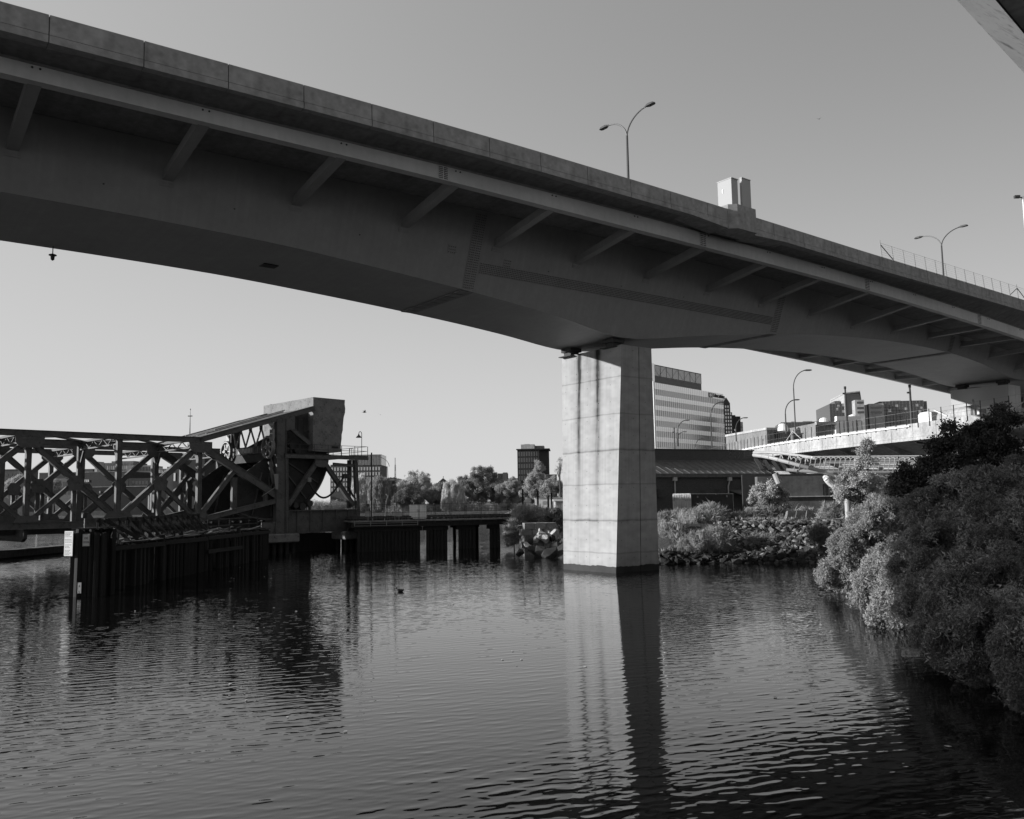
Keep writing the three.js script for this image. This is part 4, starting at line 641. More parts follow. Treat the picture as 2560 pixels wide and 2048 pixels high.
  // things on the trestle
  const cab = thing('signal_cabinet', 'white metal signal cabinet standing on the trestle tracks', 'cabinet', f.W(s0 + 6.3, 3.26, t0 + 1.8), rad(-28)); { const m = new MB(); m.box(-0.9, 0.75, 0.1, 1.55, -0.9, 0); m.build('body', M.paintWhite, cab); const d = new MB(); d.box(-0.86, -0.06, 0.2, 1.45, 0.0, 0.025); d.box(-0.0, 0.7, 0.2, 1.45, 0.0, 0.025); d.build('door', M.paintWhite, cab); const rf = new MB(); rf.box(-0.95, 0.8, 1.55, 1.62, -0.95, 0.06); rf.build('roof', M.paintWhite, cab); const lg = new MB(); for (const x of [-0.8, 0.65]) lg.box(x - 0.05, x + 0.05, 0, 0.1, -0.8, -0.1); lg.build('foot', M.black, cab); const v = new MB(); for (let k = 0; k < 3; k++) v.box(0.1, 0.45, 0.9 + k * 0.08, 0.93 + k * 0.08, 0.025, 0.035); v.build('vent', M.black, cab); }
  const sig = (ds, h, label, kind) => { const o = thing('railway_signal', label, 'signal', f.W(s0 + ds, 3.26, t0 + 1.0), f.turn, 'signal gear on the trestle'), m = new MB(); m.rod([0, 0, 0], [0, h, 0], 0.05); m.build('post', M.galv, o); const q = new MB(); q.box(-0.28, 0.28, h * 0.3, h * 0.3 + 0.5, -0.1, 0.15); q.build('relay_box', M.paintGrey, o); const n = new MB(); n.rod([0, h, 0], [0, h + 0.3, 0], 0.12, 0.12, 8); n.build('signal_head', kind ? M.paintWhite : M.black, o); return o; };
  sig(0.84, 1.5, 'short signal post nearest the lift bridge tower on the trestle', 0); sig(3.74, 1.55, 'white headed signal post on the trestle left of the white cabinet', 1); sig(4.2, 1.35, 'low signal post with grey relay box touching distance from the white cabinet', 1);
  const mast = thing('radio_mast', 'thin lattice radio mast rising behind the trestle left of centre', 'mast', f.W(s0 + 4.9, 3.26, t0 + 6)); { const m = new MB(), H = 6.2; for (let k = 0; k < 3; k++) { const a = k * 2.094; m.bar([0.16 * Math.cos(a), 0, 0.16 * Math.sin(a)], [0.05 * Math.cos(a), H, 0.05 * Math.sin(a)], 0.045, 0.045, [1, 0, 0]); } for (let k = 0; k < 26; k++) { const a = k * 2.094, b = a + 2.094, q = 0.16 - 0.11 * k / 26; m.bar([q * Math.cos(a), k * H / 26, q * Math.sin(a)], [q * Math.cos(b), (k + 1) * H / 26, q * Math.sin(b)], 0.02, 0.02); } m.build('lattice', M.lampMetal, mast); const n = new MB(); n.box(-0.35, 0, H - 2.2, H - 1.8, -0.1, 0.1); n.rod([0, H, 0], [0, H + 0.8, 0], 0.03); n.build('antenna', M.lampMetal, mast); }
  const st = thing('spiral_stair', 'slim steel access stair and ladder beside the lift bridge tower', 'stair', f.W(s0 + 2.5, 3.26, t0 + 3)); st.scale.y = 0.79; { const m = new MB(); m.rod([-0.9, 0, 0], [-0.9, 9.4, 0], 0.075); m.build('post', M.trussDark, st); const n = new MB(), pts = []; for (let k = 0; k <= 14; k++) { const a = k / 14; pts.push([-0.9 + 2.0 * Math.sin(a * 1.5), 9.0 - 1.3 * a * a - 0.3 * a, 0.3]); } n.path(pts, 0.03, 6); n.path([[0.9, 7.4, 0.3], [1.05, 3.6, 0.3], [0.6, 3.0, 0.3]], 0.03, 6); n.build('cage_hoop', M.galv, st); for (let k = 0; k < 9; k++) new MB().box(-0.5, 0.55, 0.4 + k * 0.32, 0.45 + k * 0.32, -0.5, 0.3).build('tread', M.galv, st); const h = new MB(); h.path([[-0.7, 0, 0.3], [-0.7, 2.8, 0.3], [-0.5, 3.1, 0.3], [-0.3, 2.8, 0.3]], 0.05, 6); h.path([[0.6, 0, 0.3], [0.75, 2.6, 0.3], [0.95, 3.3, 0.3], [0.7, 3.6, 0.3]], 0.04, 6); h.build('handrail', M.paintWhite, st); }
}
// ---------------------------------------------------------------- buildings
const font = await new FontLoader().loadAsync('fonts/droid/droid_sans_bold.typeface.json');
function lettering(text, size, m, parent, pos, name = 'lettering', depth = 0.15) { const g = new TextGeometry(text, { font, size, depth, curveSegments: 3 }); const o = mesh(name, g, m, parent); o.position.set(...pos); return o; }
// a building set out from its left and right facade edges; local x runs along the facade, z towards the viewer
function house(name, label, { x0, x1, y, Z, heading = 90, D = 20, group, ground = 2.7 }) {
  const A = at(x0, y, Z), d = dirn(heading), probe = new THREE.Vector3();
  let lo = 0, hi = 400; for (let i = 0; i < 50; i++) { const m = (lo + hi) / 2; probe.set(A[0] + d[0] * m, A[1], A[2] + d[2] * m).project(camera); (probe.x + 1) * 1280 < x1 ? (lo = m) : (hi = m); }
  const g = thing(name, label, 'building', [A[0], ground, A[2]], rad(90 - heading), group);
  return { g, W: lo, H: A[1] - ground, D, px: 2196.7 / Z };
}
const paneCache = new Map();
function panes(g, m, list, name = 'window') {                                // each window a pane of its own with a frame round it
  for (const [x, y, w, h, z = 0.02] of list) {
    const key = [w.toFixed(2), h.toFixed(2)].join('/'); if (!paneCache.has(key)) paneCache.set(key, new MB().box(-w / 2, w / 2, -h / 2, h / 2, -0.05, 0).geo());
    const o = mesh(name, paneCache.get(key), m, g); o.position.set(x, y, z);
  }
}
function slab(g, name, m, x0, x1, y0, y1, z0, z1) { return new MB().box(x0, x1, y0, y1, z0, z1).build(name, m, g); }
const W = { pale: mat(0.42, { map: T.concrete }), mid: mat(0.20, { map: T.concrete }), grey: mat(0.12, { map: T.concrete }), dark: mat(0.055, { map: T.concrete }), darker: mat(0.03, { map: T.concrete }), white: mat(0.7), glass: mat(0.10, { roughness: 0.12, metalness: 0.85 }), glassPale: mat(0.45, { roughness: 0.12, metalness: 0.9 }), fin: mat(0.5), panel: mat(0.88, { roughness: 0.3, metalness: 0.8 }), band: mat(0.42, { roughness: 0.14, metalness: 0.9 }) };
{ // banded office block right of the pier
  const { g, W: w, H } = house('banded_office', 'white office block with horizontal glass bands right of the big pier', { x0: 1636, x1: 1808, y: 956, Z: 330, heading: 41 });
  slab(g, 'core', W.mid, 0.05, w - 0.05, 0, H - 0.1, -14, -0.3);
  const fl = 3.98, n = 8; let y = H - 2.5, top = H; const bands = []; for (let k = 0; k < n; k++) { bands.push([y - 2.2, y]); y -= fl; }
  bands.forEach(([a, b]) => { slab(g, 'spandrel_band', W.panel, 0, w, b + 0.02, top, -0.3, 0.0); slab(g, 'window_band', W.band, 0.1, w - 0.1, a, b, -0.35, -0.05); top = a - 0.02; });
  slab(g, 'spandrel_band', W.panel, 0, w, 0, top, -0.3, 0.0);
  const m = new MB(); for (let x = 1.5; x < w; x += 1.5) m.box(x - 0.03, x + 0.03, 0.5, H - 0.05, -0.06, 0.03); stuff(m.build('mullions', W.mid, g));
  slab(g, 'end_panel', W.white, -0.9, 0.0, 0, H + 0.3, -3, 0.05);
  const a = w * 0.035, b = w * 0.70, ph = 7.2; slab(g, 'penthouse', W.mid, a, b, H, H + ph * 0.42, -12, -1.2); slab(g, 'penthouse_end', W.panel, a - 3.2, a, H, H + ph + 0.3, -6, -1.0);
  { const q = new MB(); for (let k = 0; k <= 8; k++) { const x = lerp(a, b - 0.1, k / 8); q.box(x - 0.1, x + 0.1, H + ph * 0.42, H + ph, -1.3, -1.1); if (k < 8) { const x2 = lerp(a, b, (k + 1) / 8); q.bar([k % 2 ? x : x2, H + ph * 0.45, -1.8], [k % 2 ? x2 : x, H + ph * 0.95, -1.8], 0.2, 0.2); } } q.box(a, b, H + ph - 0.25, H + ph, -1.35, -1.05); q.build('screen_frame', W.grey, g); slab(g, 'screen', new THREE.MeshPhysicalMaterial({ color: new THREE.Color().setRGB(0.5, 0.5, 0.5), transmission: 0.75, roughness: 0.08, thickness: 0 }), a + 0.05, b - 0.05, H + ph * 0.42, H + ph - 0.25, -1.22, -1.18); }
  const L0 = w * 0.765; slab(g, 'logo_block', M.black, L0, L0 + 3.2, H - 2.3, H - 0.35, 0.0, 0.15); lettering('EF', 1.25, W.panel, g, [L0 + 0.5, H - 1.95, 0.16], 'logo_letters', 0.06); lettering('Education', 1.5, M.black, g, [L0 + 3.9, H - 1.9, 0.02]);
}
{ // brick tower with a stepped gable
  const { g, W: w, H } = house('brick_tower', 'dark brick tower with pointed gable just right of the banded office', { x0: 1809, x1: 1830, y: 1008, Z: 392, heading: 84 });
  slab(g, 'wall', M.brick, -2, w * 0.8, 0, H, -9, -0.4); slab(g, 'wall_step', M.brick, w * 0.8, w, 0, H - 4.1, -9, -0.4);
  new MB().prism([[-0.3, H, -0.4], [w * 0.8, H, -0.4], [w * 0.38, H + 2.6, -0.4]], [0, 0, -8]).build('gable', M.brick, g);
  const l = []; for (let r = 0; r < 10; r++) for (let c = 0; c < (r < 2 ? 2 : 3); c++) l.push([w * 0.26 + c * w * 0.28, H - 1.55 - r * 1.63, 0.55, 1.0, -0.36]); panes(g, W.glassPale, l);
  for (let r = 0; r < 10; r++) slab(g, 'string_course', W.grey, 0, r < 2 ? w * 0.8 : w, H - 2.5 - r * 1.63, H - 2.25 - r * 1.63, -0.4, -0.3);
}
{ const { g, W: w, H } = house('dark_tower', 'plain dark tower behind the brick gable tower', { x0: 1829, x1: 1850, y: 1041, Z: 415, heading: 76 }); slab(g, 'wall', W.darker, 0, w, 0, H, -12, 0); slab(g, 'roof_plant', W.darker, w * 0.2, w * 0.7, H, H + 0.8, -8, -2); panes(g, W.glassPale, [[w * 0.35, H - 6.5, 0.9, 0.9], [w * 0.35, H - 9, 0.9, 0.9]]); slab(g, 'corner_fin', W.dark, w - 0.4, w, 0, H, 0.0, 0.3); }
{ const { g, W: w, H } = house('pale_tower', 'pale slim glass tower sliver right of the plain dark tower', { x0: 1849, x1: 1857, y: 1055, Z: 440, heading: 85 }); slab(g, 'wall', W.pale, 0, w, 0, H, -8, 0); for (let k = 0; k < 8; k++) slab(g, 'window_band', W.glass, 0.2, w - 0.15, H - 3 - k * 3.3, H - 2.1 - k * 3.3, -0.1, 0.06); }
{ // low flat building seen over the shed roof
  const { g, W: w, H } = house('low_office', 'low flat roofed office beyond the viaduct fence with big roof fan', { x0: 1917, x1: 1980, y: 1075, Z: 190, heading: 78 });
  slab(g, 'wall', W.mid, 0, w, 0, H, -20, 0); slab(g, 'cornice', W.pale, -0.2, w + 0.2, H, H + 0.5, -20, 0.25); const l = []; for (let k = 0; k < 6; k++) l.push([lerp(1, w - 0.8, k / 5), H - 1.7, w / 9, 2.6]); panes(g, W.glass, l);
}
{ const { g, W: w, H } = house('glass_office', 'long glass office with roof plant behind the tall viaduct lamp', { x0: 1952, x1: 2048, y: 1058, Z: 430, heading: 98 });
  slab(g, 'wall', W.glass, 0, w, 0, H, -18, 0); for (let k = 0; k <= 14; k++) slab(g, 'mullion', W.grey, k * w / 14 - 0.06, k * w / 14 + 0.06, 0, H, 0, 0.12); for (const [a, b] of [[0.3, 0.42], [0.6, 0.85]]) slab(g, 'roof_plant', W.pale, w * a, w * b, H, H + 0.9, -10, -3); slab(g, 'parapet', W.mid, 0, w, H, H + 0.35, -0.4, 0.15); }
function roofFan(label, x, y, Z) { const p = at(x, y, Z), g = thing('roof_fan', label, 'roof fan', p, rad(-70)); new MB().path([[0, -0.9, 0], [0, -0.6, 0], [0, 0.4, 0], [0, 0.7, 0]], [1.1, 1.1, 0.9, 0.25], 14).build('housing', M.paintWhite, g); new MB().rod([-0.9, 0, 0], [-1.35, 0, 0], 0.55, 0.62, 12).build('inlet', M.lampMetal, g); return g; }
roofFan('big pale roof fan on the low office left of the tall viaduct lamp', 1957, 1067, 186); roofFan('white domed roof fan left of the dark glass apartment block', 2060, 1052, 190); roofFan('white domed roof fan in front of the apartment tower', 2133, 1044, 185);
{ // white hall with vertical fins
  const { g, W: w, H } = house('finned_hall', 'white hall with vertical window slots behind the viaduct fence', { x0: 2040, x1: 2152, y: 1050, Z: 178, heading: 84 });
  slab(g, 'wall', W.mid, 0, w, 0, H - 0.6, -26, -0.3); slab(g, 'roof_band', W.white, w * 0.45, w, H - 0.2, H + 0.7, -0.6, 0.3); slab(g, 'roof_band', W.pale, 0, w * 0.45, H - 1.0, H - 0.4, -0.6, 0.2);
  for (let k = 0; k < 6; k++) { const x = lerp(w * 0.46, w - 0.4, k / 5); slab(g, 'pilaster', W.white, x - 0.35, x + 0.35, 0, H - 0.2, -0.3, 0.2); } panes(g, W.glass, [0, 1, 2, 3, 4].map((k) => [lerp(w * 0.46, w - 0.4, (k + 0.5) / 5), H - 3.2, w * 0.06, 5.0, -0.2]));
  const sd = new MB(); sd.box(w, w + 0.3, 0, H - 0.3, -26, 0); sd.build('side_wall', W.pale, g); for (let k = 0; k < 12; k++) slab(g, 'side_window', W.glass, w + 0.25, w + 0.34, H - 5.5, H - 1.5, -2.6 - k * 1.9, -1.5 - k * 1.9);
}
{ // apartment block: dark glass left wing
  const { g, W: w, H } = house('apartment_block', 'apartment block with dark glass wings and pale framed tower beyond the viaduct', { x0: 2074, x1: 2318, y: 1008, Z: 400, heading: 97, D: 20 }); g.scale.z = 1.78;
  const u = w / 244, X = (p) => (p - 2074) * u, Y = (p) => H - (p - 1008) / 2196.7 * 400;
  slab(g, 'glass_wing', W.glass, X(2074), X(2112), 0, Y(1010), -16, 0); slab(g, 'roof_plant', W.grey, X(2094), X(2108), Y(1010), Y(1000), -8, -3);
  slab(g, 'tower_frame', W.pale, X(2111), X(2114.5), 0, Y(984), -15, 0.4); slab(g, 'tower_glass', W.glass, X(2114.5), X(2150), 0, Y(986), -14, 0.1); new MB().prism([[X(2110), Y(983.5), 0.9], [X(2150), Y(980), 0.9], [X(2188), Y(1000), -12], [X(2152), Y(983), -14], [X(2110), Y(986), -14]], [0, -0.5, 0]).build('tower_roof', W.pale, g);
  new MB().hexa([[X(2150), 0, 0.1], [X(2186), 0, -11], [X(2150), 0, -14], [X(2140), 0, -10], [X(2150), Y(985), 0.1], [X(2186), Y(1001), -11], [X(2150), Y(990), -14], [X(2140), Y(990), -10]]).build('tower_side', W.mid, g);
  slab(g, 'pale_front', W.pale, X(2130), X(2153), 0, Y(1005), 0.1, 3); slab(g, 'pale_link', W.pale, X(2168), X(2205), 0, Y(1014), -10, 1.5); slab(g, 'link_glass', W.glass, X(2153), X(2168), 0, Y(1016), -10, 0.8);
  slab(g, 'glass_wing', W.glass, X(2205), X(2306), 0, Y(1008), -16, 0.6); slab(g, 'end_wall', W.mid, X(2306), X(2316), 0, Y(1010), -16, 0.2);
  panes(g, W.glass, [1012, 1025.5, 1036].map((p) => [X(2143), Y(p), X(2151) - X(2135), 1.0, 3.03])); panes(g, W.glass, [1024, 1036].map((p) => [X(2186), Y(p), X(2200) - X(2172), 1.0, 1.53]));
  const m = new MB(); for (let p = 2074; p < 2112; p += 7.6) m.box(X(p) - 0.06, X(p) + 0.06, 3, Y(1010), 0, 0.1); for (let p = 2205; p < 2306; p += 8.4) m.box(X(p) - 0.06, X(p) + 0.06, 3, Y(1008), 0.6, 0.72); for (let k = 0; k < 7; k++) { m.box(X(2074), X(2112), Y(1018 + k * 8), Y(1017 + k * 8), 0, 0.08); m.box(X(2205), X(2306), Y(1016 + k * 8), Y(1015 + k * 8), 0.6, 0.7); } stuff(m.build('mullions', W.grey, g));
  const lit = []; for (const [p, q] of [[2096, 1016], [2109, 1014], [2092, 1024], [2108, 1030], [2240, 1020], [2262, 1028], [2290, 1020], [2296, 1036], [2300, 1026], [2222, 1032]]) lit.push([X(p), Y(q), 1.1, 1.15, p > 2200 ? 0.66 : 0.06]); panes(g, W.glassPale, lit);
  slab(g, 'roof_plant', W.pale, X(2238), X(2265), Y(1008), Y(1002), -9, -4); slab(g, 'roof_plant', W.mid, X(2205), X(2225), Y(1008), Y(1005.5), -9, -2); slab(g, 'roof_plant', W.mid, X(2270), X(2300), Y(1008), Y(1003), -12, -6); slab(g, 'roof_antenna', M.lampMetal, X(2137) - 0.08, X(2137) + 0.08, Y(982), Y(974), -6, -5.8);
}
{ // tower block behind the trees left of the pier
  const { g, W: w, H } = house('office_tower', 'dark office tower with pale roof plant rising over the riverside trees', { x0: 1294, x1: 1346, y: 1125, Z: 330, heading: 94 });
  slab(g, 'wall', W.dark, 0, w, 0, H, -12, -0.2); const side = new MB(); side.hexa([[w, 0, 0], [w + 3.6, 0, -8], [w + 3.6, 0, -14], [w - 1, 0, -10], [w, H, 0], [w + 3.6, H, -8], [w + 3.6, H, -14], [w - 1, H, -10]]); side.build('side_wall', W.darker, g);
  slab(g, 'roof_overhang', W.darker, -0.5, w + 4.2, H, H + 0.35, -13, 0.4); slab(g, 'roof_plant', W.pale, w * 0.15, w * 0.8, H + 0.35, H + 2.1, -10, -1.5); slab(g, 'roof_plant', W.mid, w * 0.8, w + 2, H + 0.35, H + 1.6, -10, -3); slab(g, 'roof_plant', W.pale, w * 0.3, w * 0.55, H + 2.1, H + 2.35, -8, -3);
  const l = []; for (let r = 0; r < 5; r++) for (let c = 0; c < 8; c++) l.push([0.55 + c * (w - 0.9) / 7.4, H - 1.6 - r * 2.25, w / 12.5, 1.75, -0.1]); panes(g, mat(0.20, { roughness: 0.3, metalness: 0.4 }), l);
  for (let c = 0; c <= 8; c++) slab(g, 'pier_fin', W.dark, c * w / 8 - 0.14, c * w / 8 + 0.14, 0, H, -0.2, 0.1);
}
{ const { g, W: w, H } = house('park_kiosk_roof', 'small gabled park pavilion roof peeping between the riverside trees', { x0: 1088, x1: 1126, y: 1213, Z: 255, heading: 90 }); slab(g, 'wall', W.dark, 0.6, w - 0.6, 0, H, -5, 0); new MB().prism([[0, H, 0.4], [w, H, 0.4], [w / 2, H + 1.9, 0.4]], [0, 0, -6]).build('gable', W.dark, g); new MB().rod([w / 2, H + 1.8, -2], [w / 2, H + 2.6, -2], 0.08).build('finial', W.dark, g); panes(g, W.glassPale, [[w / 2, H + 0.7, 0.5, 0.6, 0.42]]); slab(g, 'wing', W.darker, w - 0.6, w + 1.2, 0, H - 0.4, -5, -1); g.name = 'park_pavilion'; }
{ const { g, W: w, H } = house('brick_block', 'brown brick block over the trees left of the office tower', { x0: 1244, x1: 1270, y: 1184, Z: 300, heading: 90 }); slab(g, 'wall', W.dark, 0, w, 0, H, -10, 0); slab(g, 'stair_tower', W.grey, w * 0.5, w * 0.95, 0, H + 0.3, -6, 0.3); slab(g, 'wing', W.dark, w, w * 2.0, 0, H - 1.7, -10, 0.1); new MB().prism([[w * 1.3, H - 1.7, 0.1], [w * 1.75, H - 1.7, 0.1], [w * 1.52, H - 1.0, 0.1]], [0, 0, -4]).build('dormer', W.darker, g); panes(g, W.glass, [[w * 0.25, H - 1.2, 0.6, 0.8], [w * 0.25, H - 2.6, 0.6, 0.8]]); }
{ const { g, W: w, H } = house('flat_block', 'low flat block right of the office tower behind the trees', { x0: 1364, x1: 1392, y: 1188, Z: 290, heading: 90 }); slab(g, 'wall', W.grey, 0, w, 0, H, -10, 0); slab(g, 'roof_edge', W.mid, -0.1, w + 0.1, H, H + 0.2, -10, 0.1); panes(g, W.glass, [[w * 0.3, H - 0.9, 0.9, 0.8], [w * 0.6, H - 0.9, 0.9, 0.8]]); }
{ // office with glazed top storeys, seen through and beside the lift bridge tower
  const { g, W: w, H } = house('brick_office', 'office with pale louvred top storeys and gridded windows beside the lift bridge tower', { x0: 826, x1: 953, y: 1138, Z: 300, heading: 90 });
  const yTop = H - 3.6; slab(g, 'wall', W.grey, 0, w, 0, yTop, -14, -0.1); slab(g, 'glass_storey', mat(0.42, { roughness: 0.25, metalness: 0.5 }), w * 0.36, w, yTop, H, -12, -0.2); slab(g, 'lower_roof', W.mid, 0, w * 0.36, yTop, yTop + 0.3, -12, 0);
  for (let k = 0; k < 22; k++) slab(g, 'louvre_fin', W.grey, lerp(w * 0.37, w - 0.05, k / 21) - 0.05, lerp(w * 0.37, w - 0.05, k / 21) + 0.05, yTop, H, -0.2, 0.1);
  const l = []; for (let r = 0; r < 5; r++) for (let c = 0; c < 17; c++) l.push([0.6 + c * (w - 1.0) / 16.3, yTop - 1.25 - r * 1.75, 0.55, 1.15]); panes(g, mat(0.5, { roughness: 0.2, metalness: 0.7 }), l);
}
{ const { g, W: w, H } = house('store_block', 'long low store block with roof plant beside the radio mast', { x0: 952, x1: 996, y: 1197, Z: 260, heading: 90 }); slab(g, 'wall', W.mid, 0, w, 0, H, -8, 0); for (let k = 0; k < 5; k++) slab(g, 'roof_plant', W.dark, w * (0.38 + k * 0.1), w * (0.43 + k * 0.1), H, H + 0.3 + 0.1 * (k % 2), -3, -1); slab(g, 'sign_band', W.dark, w * 0.2, w * 0.7, H - 1.1, H - 0.6, 0, 0.06); slab(g, 'wall_lower', W.pale, w * 0.0, w, 0, H * 0.55, 0, 0.2); }
// the riverside museum and blocks seen through the truss
{ const { g, W: w, H } = house('theatre_block', 'large dark museum theatre block seen through the lift bridge truss', { x0: 98, x1: 322, y: 1184, Z: 290, heading: 96 }); slab(g, 'wall', W.darker, 0, w, 0, H, -30, 0); slab(g, 'roof_edge', W.mid, 0, w, H, H + 0.25, -30, 0.1); for (const [a, b, h] of [[0.37, 0.5, 1.4], [0.52, 0.55, 3.8], [0.62, 0.7, 0.9]]) slab(g, 'roof_plant', h > 2 ? W.pale : W.dark, w * a, w * b, H, H + h, -9, -5); slab(g, 'recess', W.grey, w * 0.2, w * 0.42, 2, H - 1.8, 0, 0.6); panes(g, W.glass, [0.24, 0.3, 0.36].map((k) => [w * k, H - 5, 1.2, 4.2, 0.63])); lettering('THEATER', 0.75, W.white, g, [w * 0.425, H - 3.1, 0.03]); }
{ const { g, W: w, H } = house('museum_wing', 'long low museum wing with pale roof line behind the truss', { x0: 322, x1: 600, y: 1196, Z: 280, heading: 90 }); slab(g, 'wall', W.dark, 0, w, 0, H, -20, 0); slab(g, 'terrace_wall', W.darker, -12, w, 0, H - 2.8, 0, 4); slab(g, 'terrace_edge', W.pale, -12, w, H - 2.8, H - 2.6, 0, 4.1); panes(g, W.glass, [0.02, 0.05, 0.08, 0.11, 0.14].map((k) => [w * (k + 0.02), H - 1.4, 0.9, 1.1])); lettering('E', 0.6, W.white, g, [-7.4, H - 4.6, 4.05]); slab(g, 'quay_wall', W.grey, -40, w + 12, -0.6, 1.6, 4, 7); slab(g, 'dock_door', W.darker, w * 0.1, w * 0.2, 0, 2.5, 7, 7.1); }
{ const { g, W: w, H } = house('ribbed_block', 'pale ribbed block far behind the truss, the taller of two', { x0: 242, x1: 334, y: 1158, Z: 400, heading: 92 }); slab(g, 'wall', W.mid, 0, w, 0, H, -14, 0); slab(g, 'upper_wall', W.mid, w * 0.4, w, H, H + 0.7, -10, 0); for (let k = 0; k < 26; k++) slab(g, 'rib', W.pale, k * w / 26, k * w / 26 + 0.12, 0, H, 0, 0.15); for (let k = 0; k < 5; k++) slab(g, 'balcony', W.dark, -0.6, 1.4, H - 2 - k * 1.7, H - 1.7 - k * 1.7, 0, 0.6); const l = []; for (let c = 0; c < 14; c++) l.push([w * 0.3 + c * w * 0.05, H - 2.2, 0.25, 1.6, 0.1]); panes(g, W.white, l); }
{ const { g, W: w, H } = house('ribbed_block', 'pale ribbed block far behind the truss, lower one with dark window strips', { x0: 323, x1: 378, y: 1164, Z: 380, heading: 88 }); slab(g, 'wall', W.pale, 0, w, 0, H, -14, 0); slab(g, 'lift_tower', W.pale, -0.8, 2.2, 0, H - 0.4, -4, 0.5); const l = []; for (let r = 0; r < 3; r++) for (let c = 0; c < 10; c++) l.push([2.9 + c * (w - 3.4) / 9.4, H - 1.5 - r * 2.6, 0.35, 1.9]); panes(g, W.dark, l); }
{ const { g, W: w, H } = house('museum_tower', 'dark museum tower with white lettering behind the truss gusset', { x0: 434, x1: 512, y: 1136, Z: 270, heading: 95 }); slab(g, 'wall', W.darker, 0, w, 0, H, -14, 0); slab(g, 'step', W.dark, -2, 0, 0, H - 3.8, -10, 0); lettering('SCIENCE', 0.62, W.white, g, [-0.9, H - 3.6, 0.03]); slab(g, 'wall_sign', W.white, 0.2, 0.75, H - 8.2, H - 5.8, 0, 0.1); slab(g, 'mast_base', W.dark, w * 0.42, w * 0.6, H, H + 3.2, -5, -3.5);
  const mast = thing('spire_mast', 'tall thin spire mast above the truss on the museum tower', 'mast', [at(474, 1092, 274)[0], g.position.y + H, at(474, 1092, 274)[2]]); const y = at(474, 1022, 274)[1] - mast.position.y; new MB().rod([0, 0, 0], [0, y * 0.84, 0], 0.3, 0.1, 8).rod([0, y * 0.84, 0], [0, y, 0], 0.09, 0.05, 6).build('pole', M.lampMetal, mast); const c = new MB(); c.box(-0.7, 0.7, y * 0.83, y * 0.85, -0.08, 0.08); for (const x of [-0.6, -0.2, 0.3, 0.7]) c.rod([x, 0, 0], [x * 0.9, y * 0.25, 0], 0.12, 0.1, 6); c.build('antenna_ring', M.lampMetal, mast); const k = new MB(); k.rod([0, y * 0.97, 0], [0, y, 0], 0.16, 0.16, 6); k.build('beacon', M.lampMetal, mast); }
{ const { g, W: w, H } = house('roof_pavilion', 'flat roofed glass pavilion right of the dark museum tower', { x0: 508, x1: 562, y: 1169, Z: 285, heading: 90 }); slab(g, 'wall', W.dark, 0, w, 0, H - 3, -10, 0.1); slab(g, 'glazing', W.glassPale, 0.5, w - 0.4, H - 3, H - 0.3, -9, -0.3); for (let k = 0; k < 8; k++) slab(g, 'column', W.dark, 0.5 + k * (w - 1) / 7, 0.62 + k * (w - 1) / 7, H - 3, H - 0.3, -0.3, -0.1); slab(g, 'roof', W.grey, -0.5, w + 0.4, H - 0.3, H, -10, 0.5); slab(g, 'wall_letters', W.white, w * 0.8, w * 0.88, H - 4.5, H - 4.1, 0.1, 0.16); }
{ const { g, W: w, H } = house('glass_canopy', 'small white canopy block with slatted front left of the museum tower', { x0: 396, x1: 436, y: 1174, Z: 310, heading: 90 }); slab(g, 'wall', W.mid, 0, w, 0, H, -8, 0); slab(g, 'roof', W.pale, -0.3, w + 0.2, H, H + 0.25, -8, 0.4); for (let k = 0; k < 9; k++) slab(g, 'slat', W.white, 0.2 + k * w / 9, 0.45 + k * w / 9, H - 2.6, H, 0, 0.15); }
{ const { g, W: w, H } = house('brick_terrace', 'flat grey block at the far left edge behind the truss', { x0: -20, x1: 60, y: 1176, Z: 330, heading: 90 }); slab(g, 'wall', W.grey, 0, w, 0, H, -10, 0); slab(g, 'roof_edge', W.mid, 0, w, H, H + 0.3, -10, 0.15); const l = []; for (let r = 0; r < 2; r++) for (let c = 0; c < 5; c++) l.push([w * 0.35 + c * 1.5, H - 1.8 - r * 2, 0.9, 0.9]); panes(g, W.glass, l); }
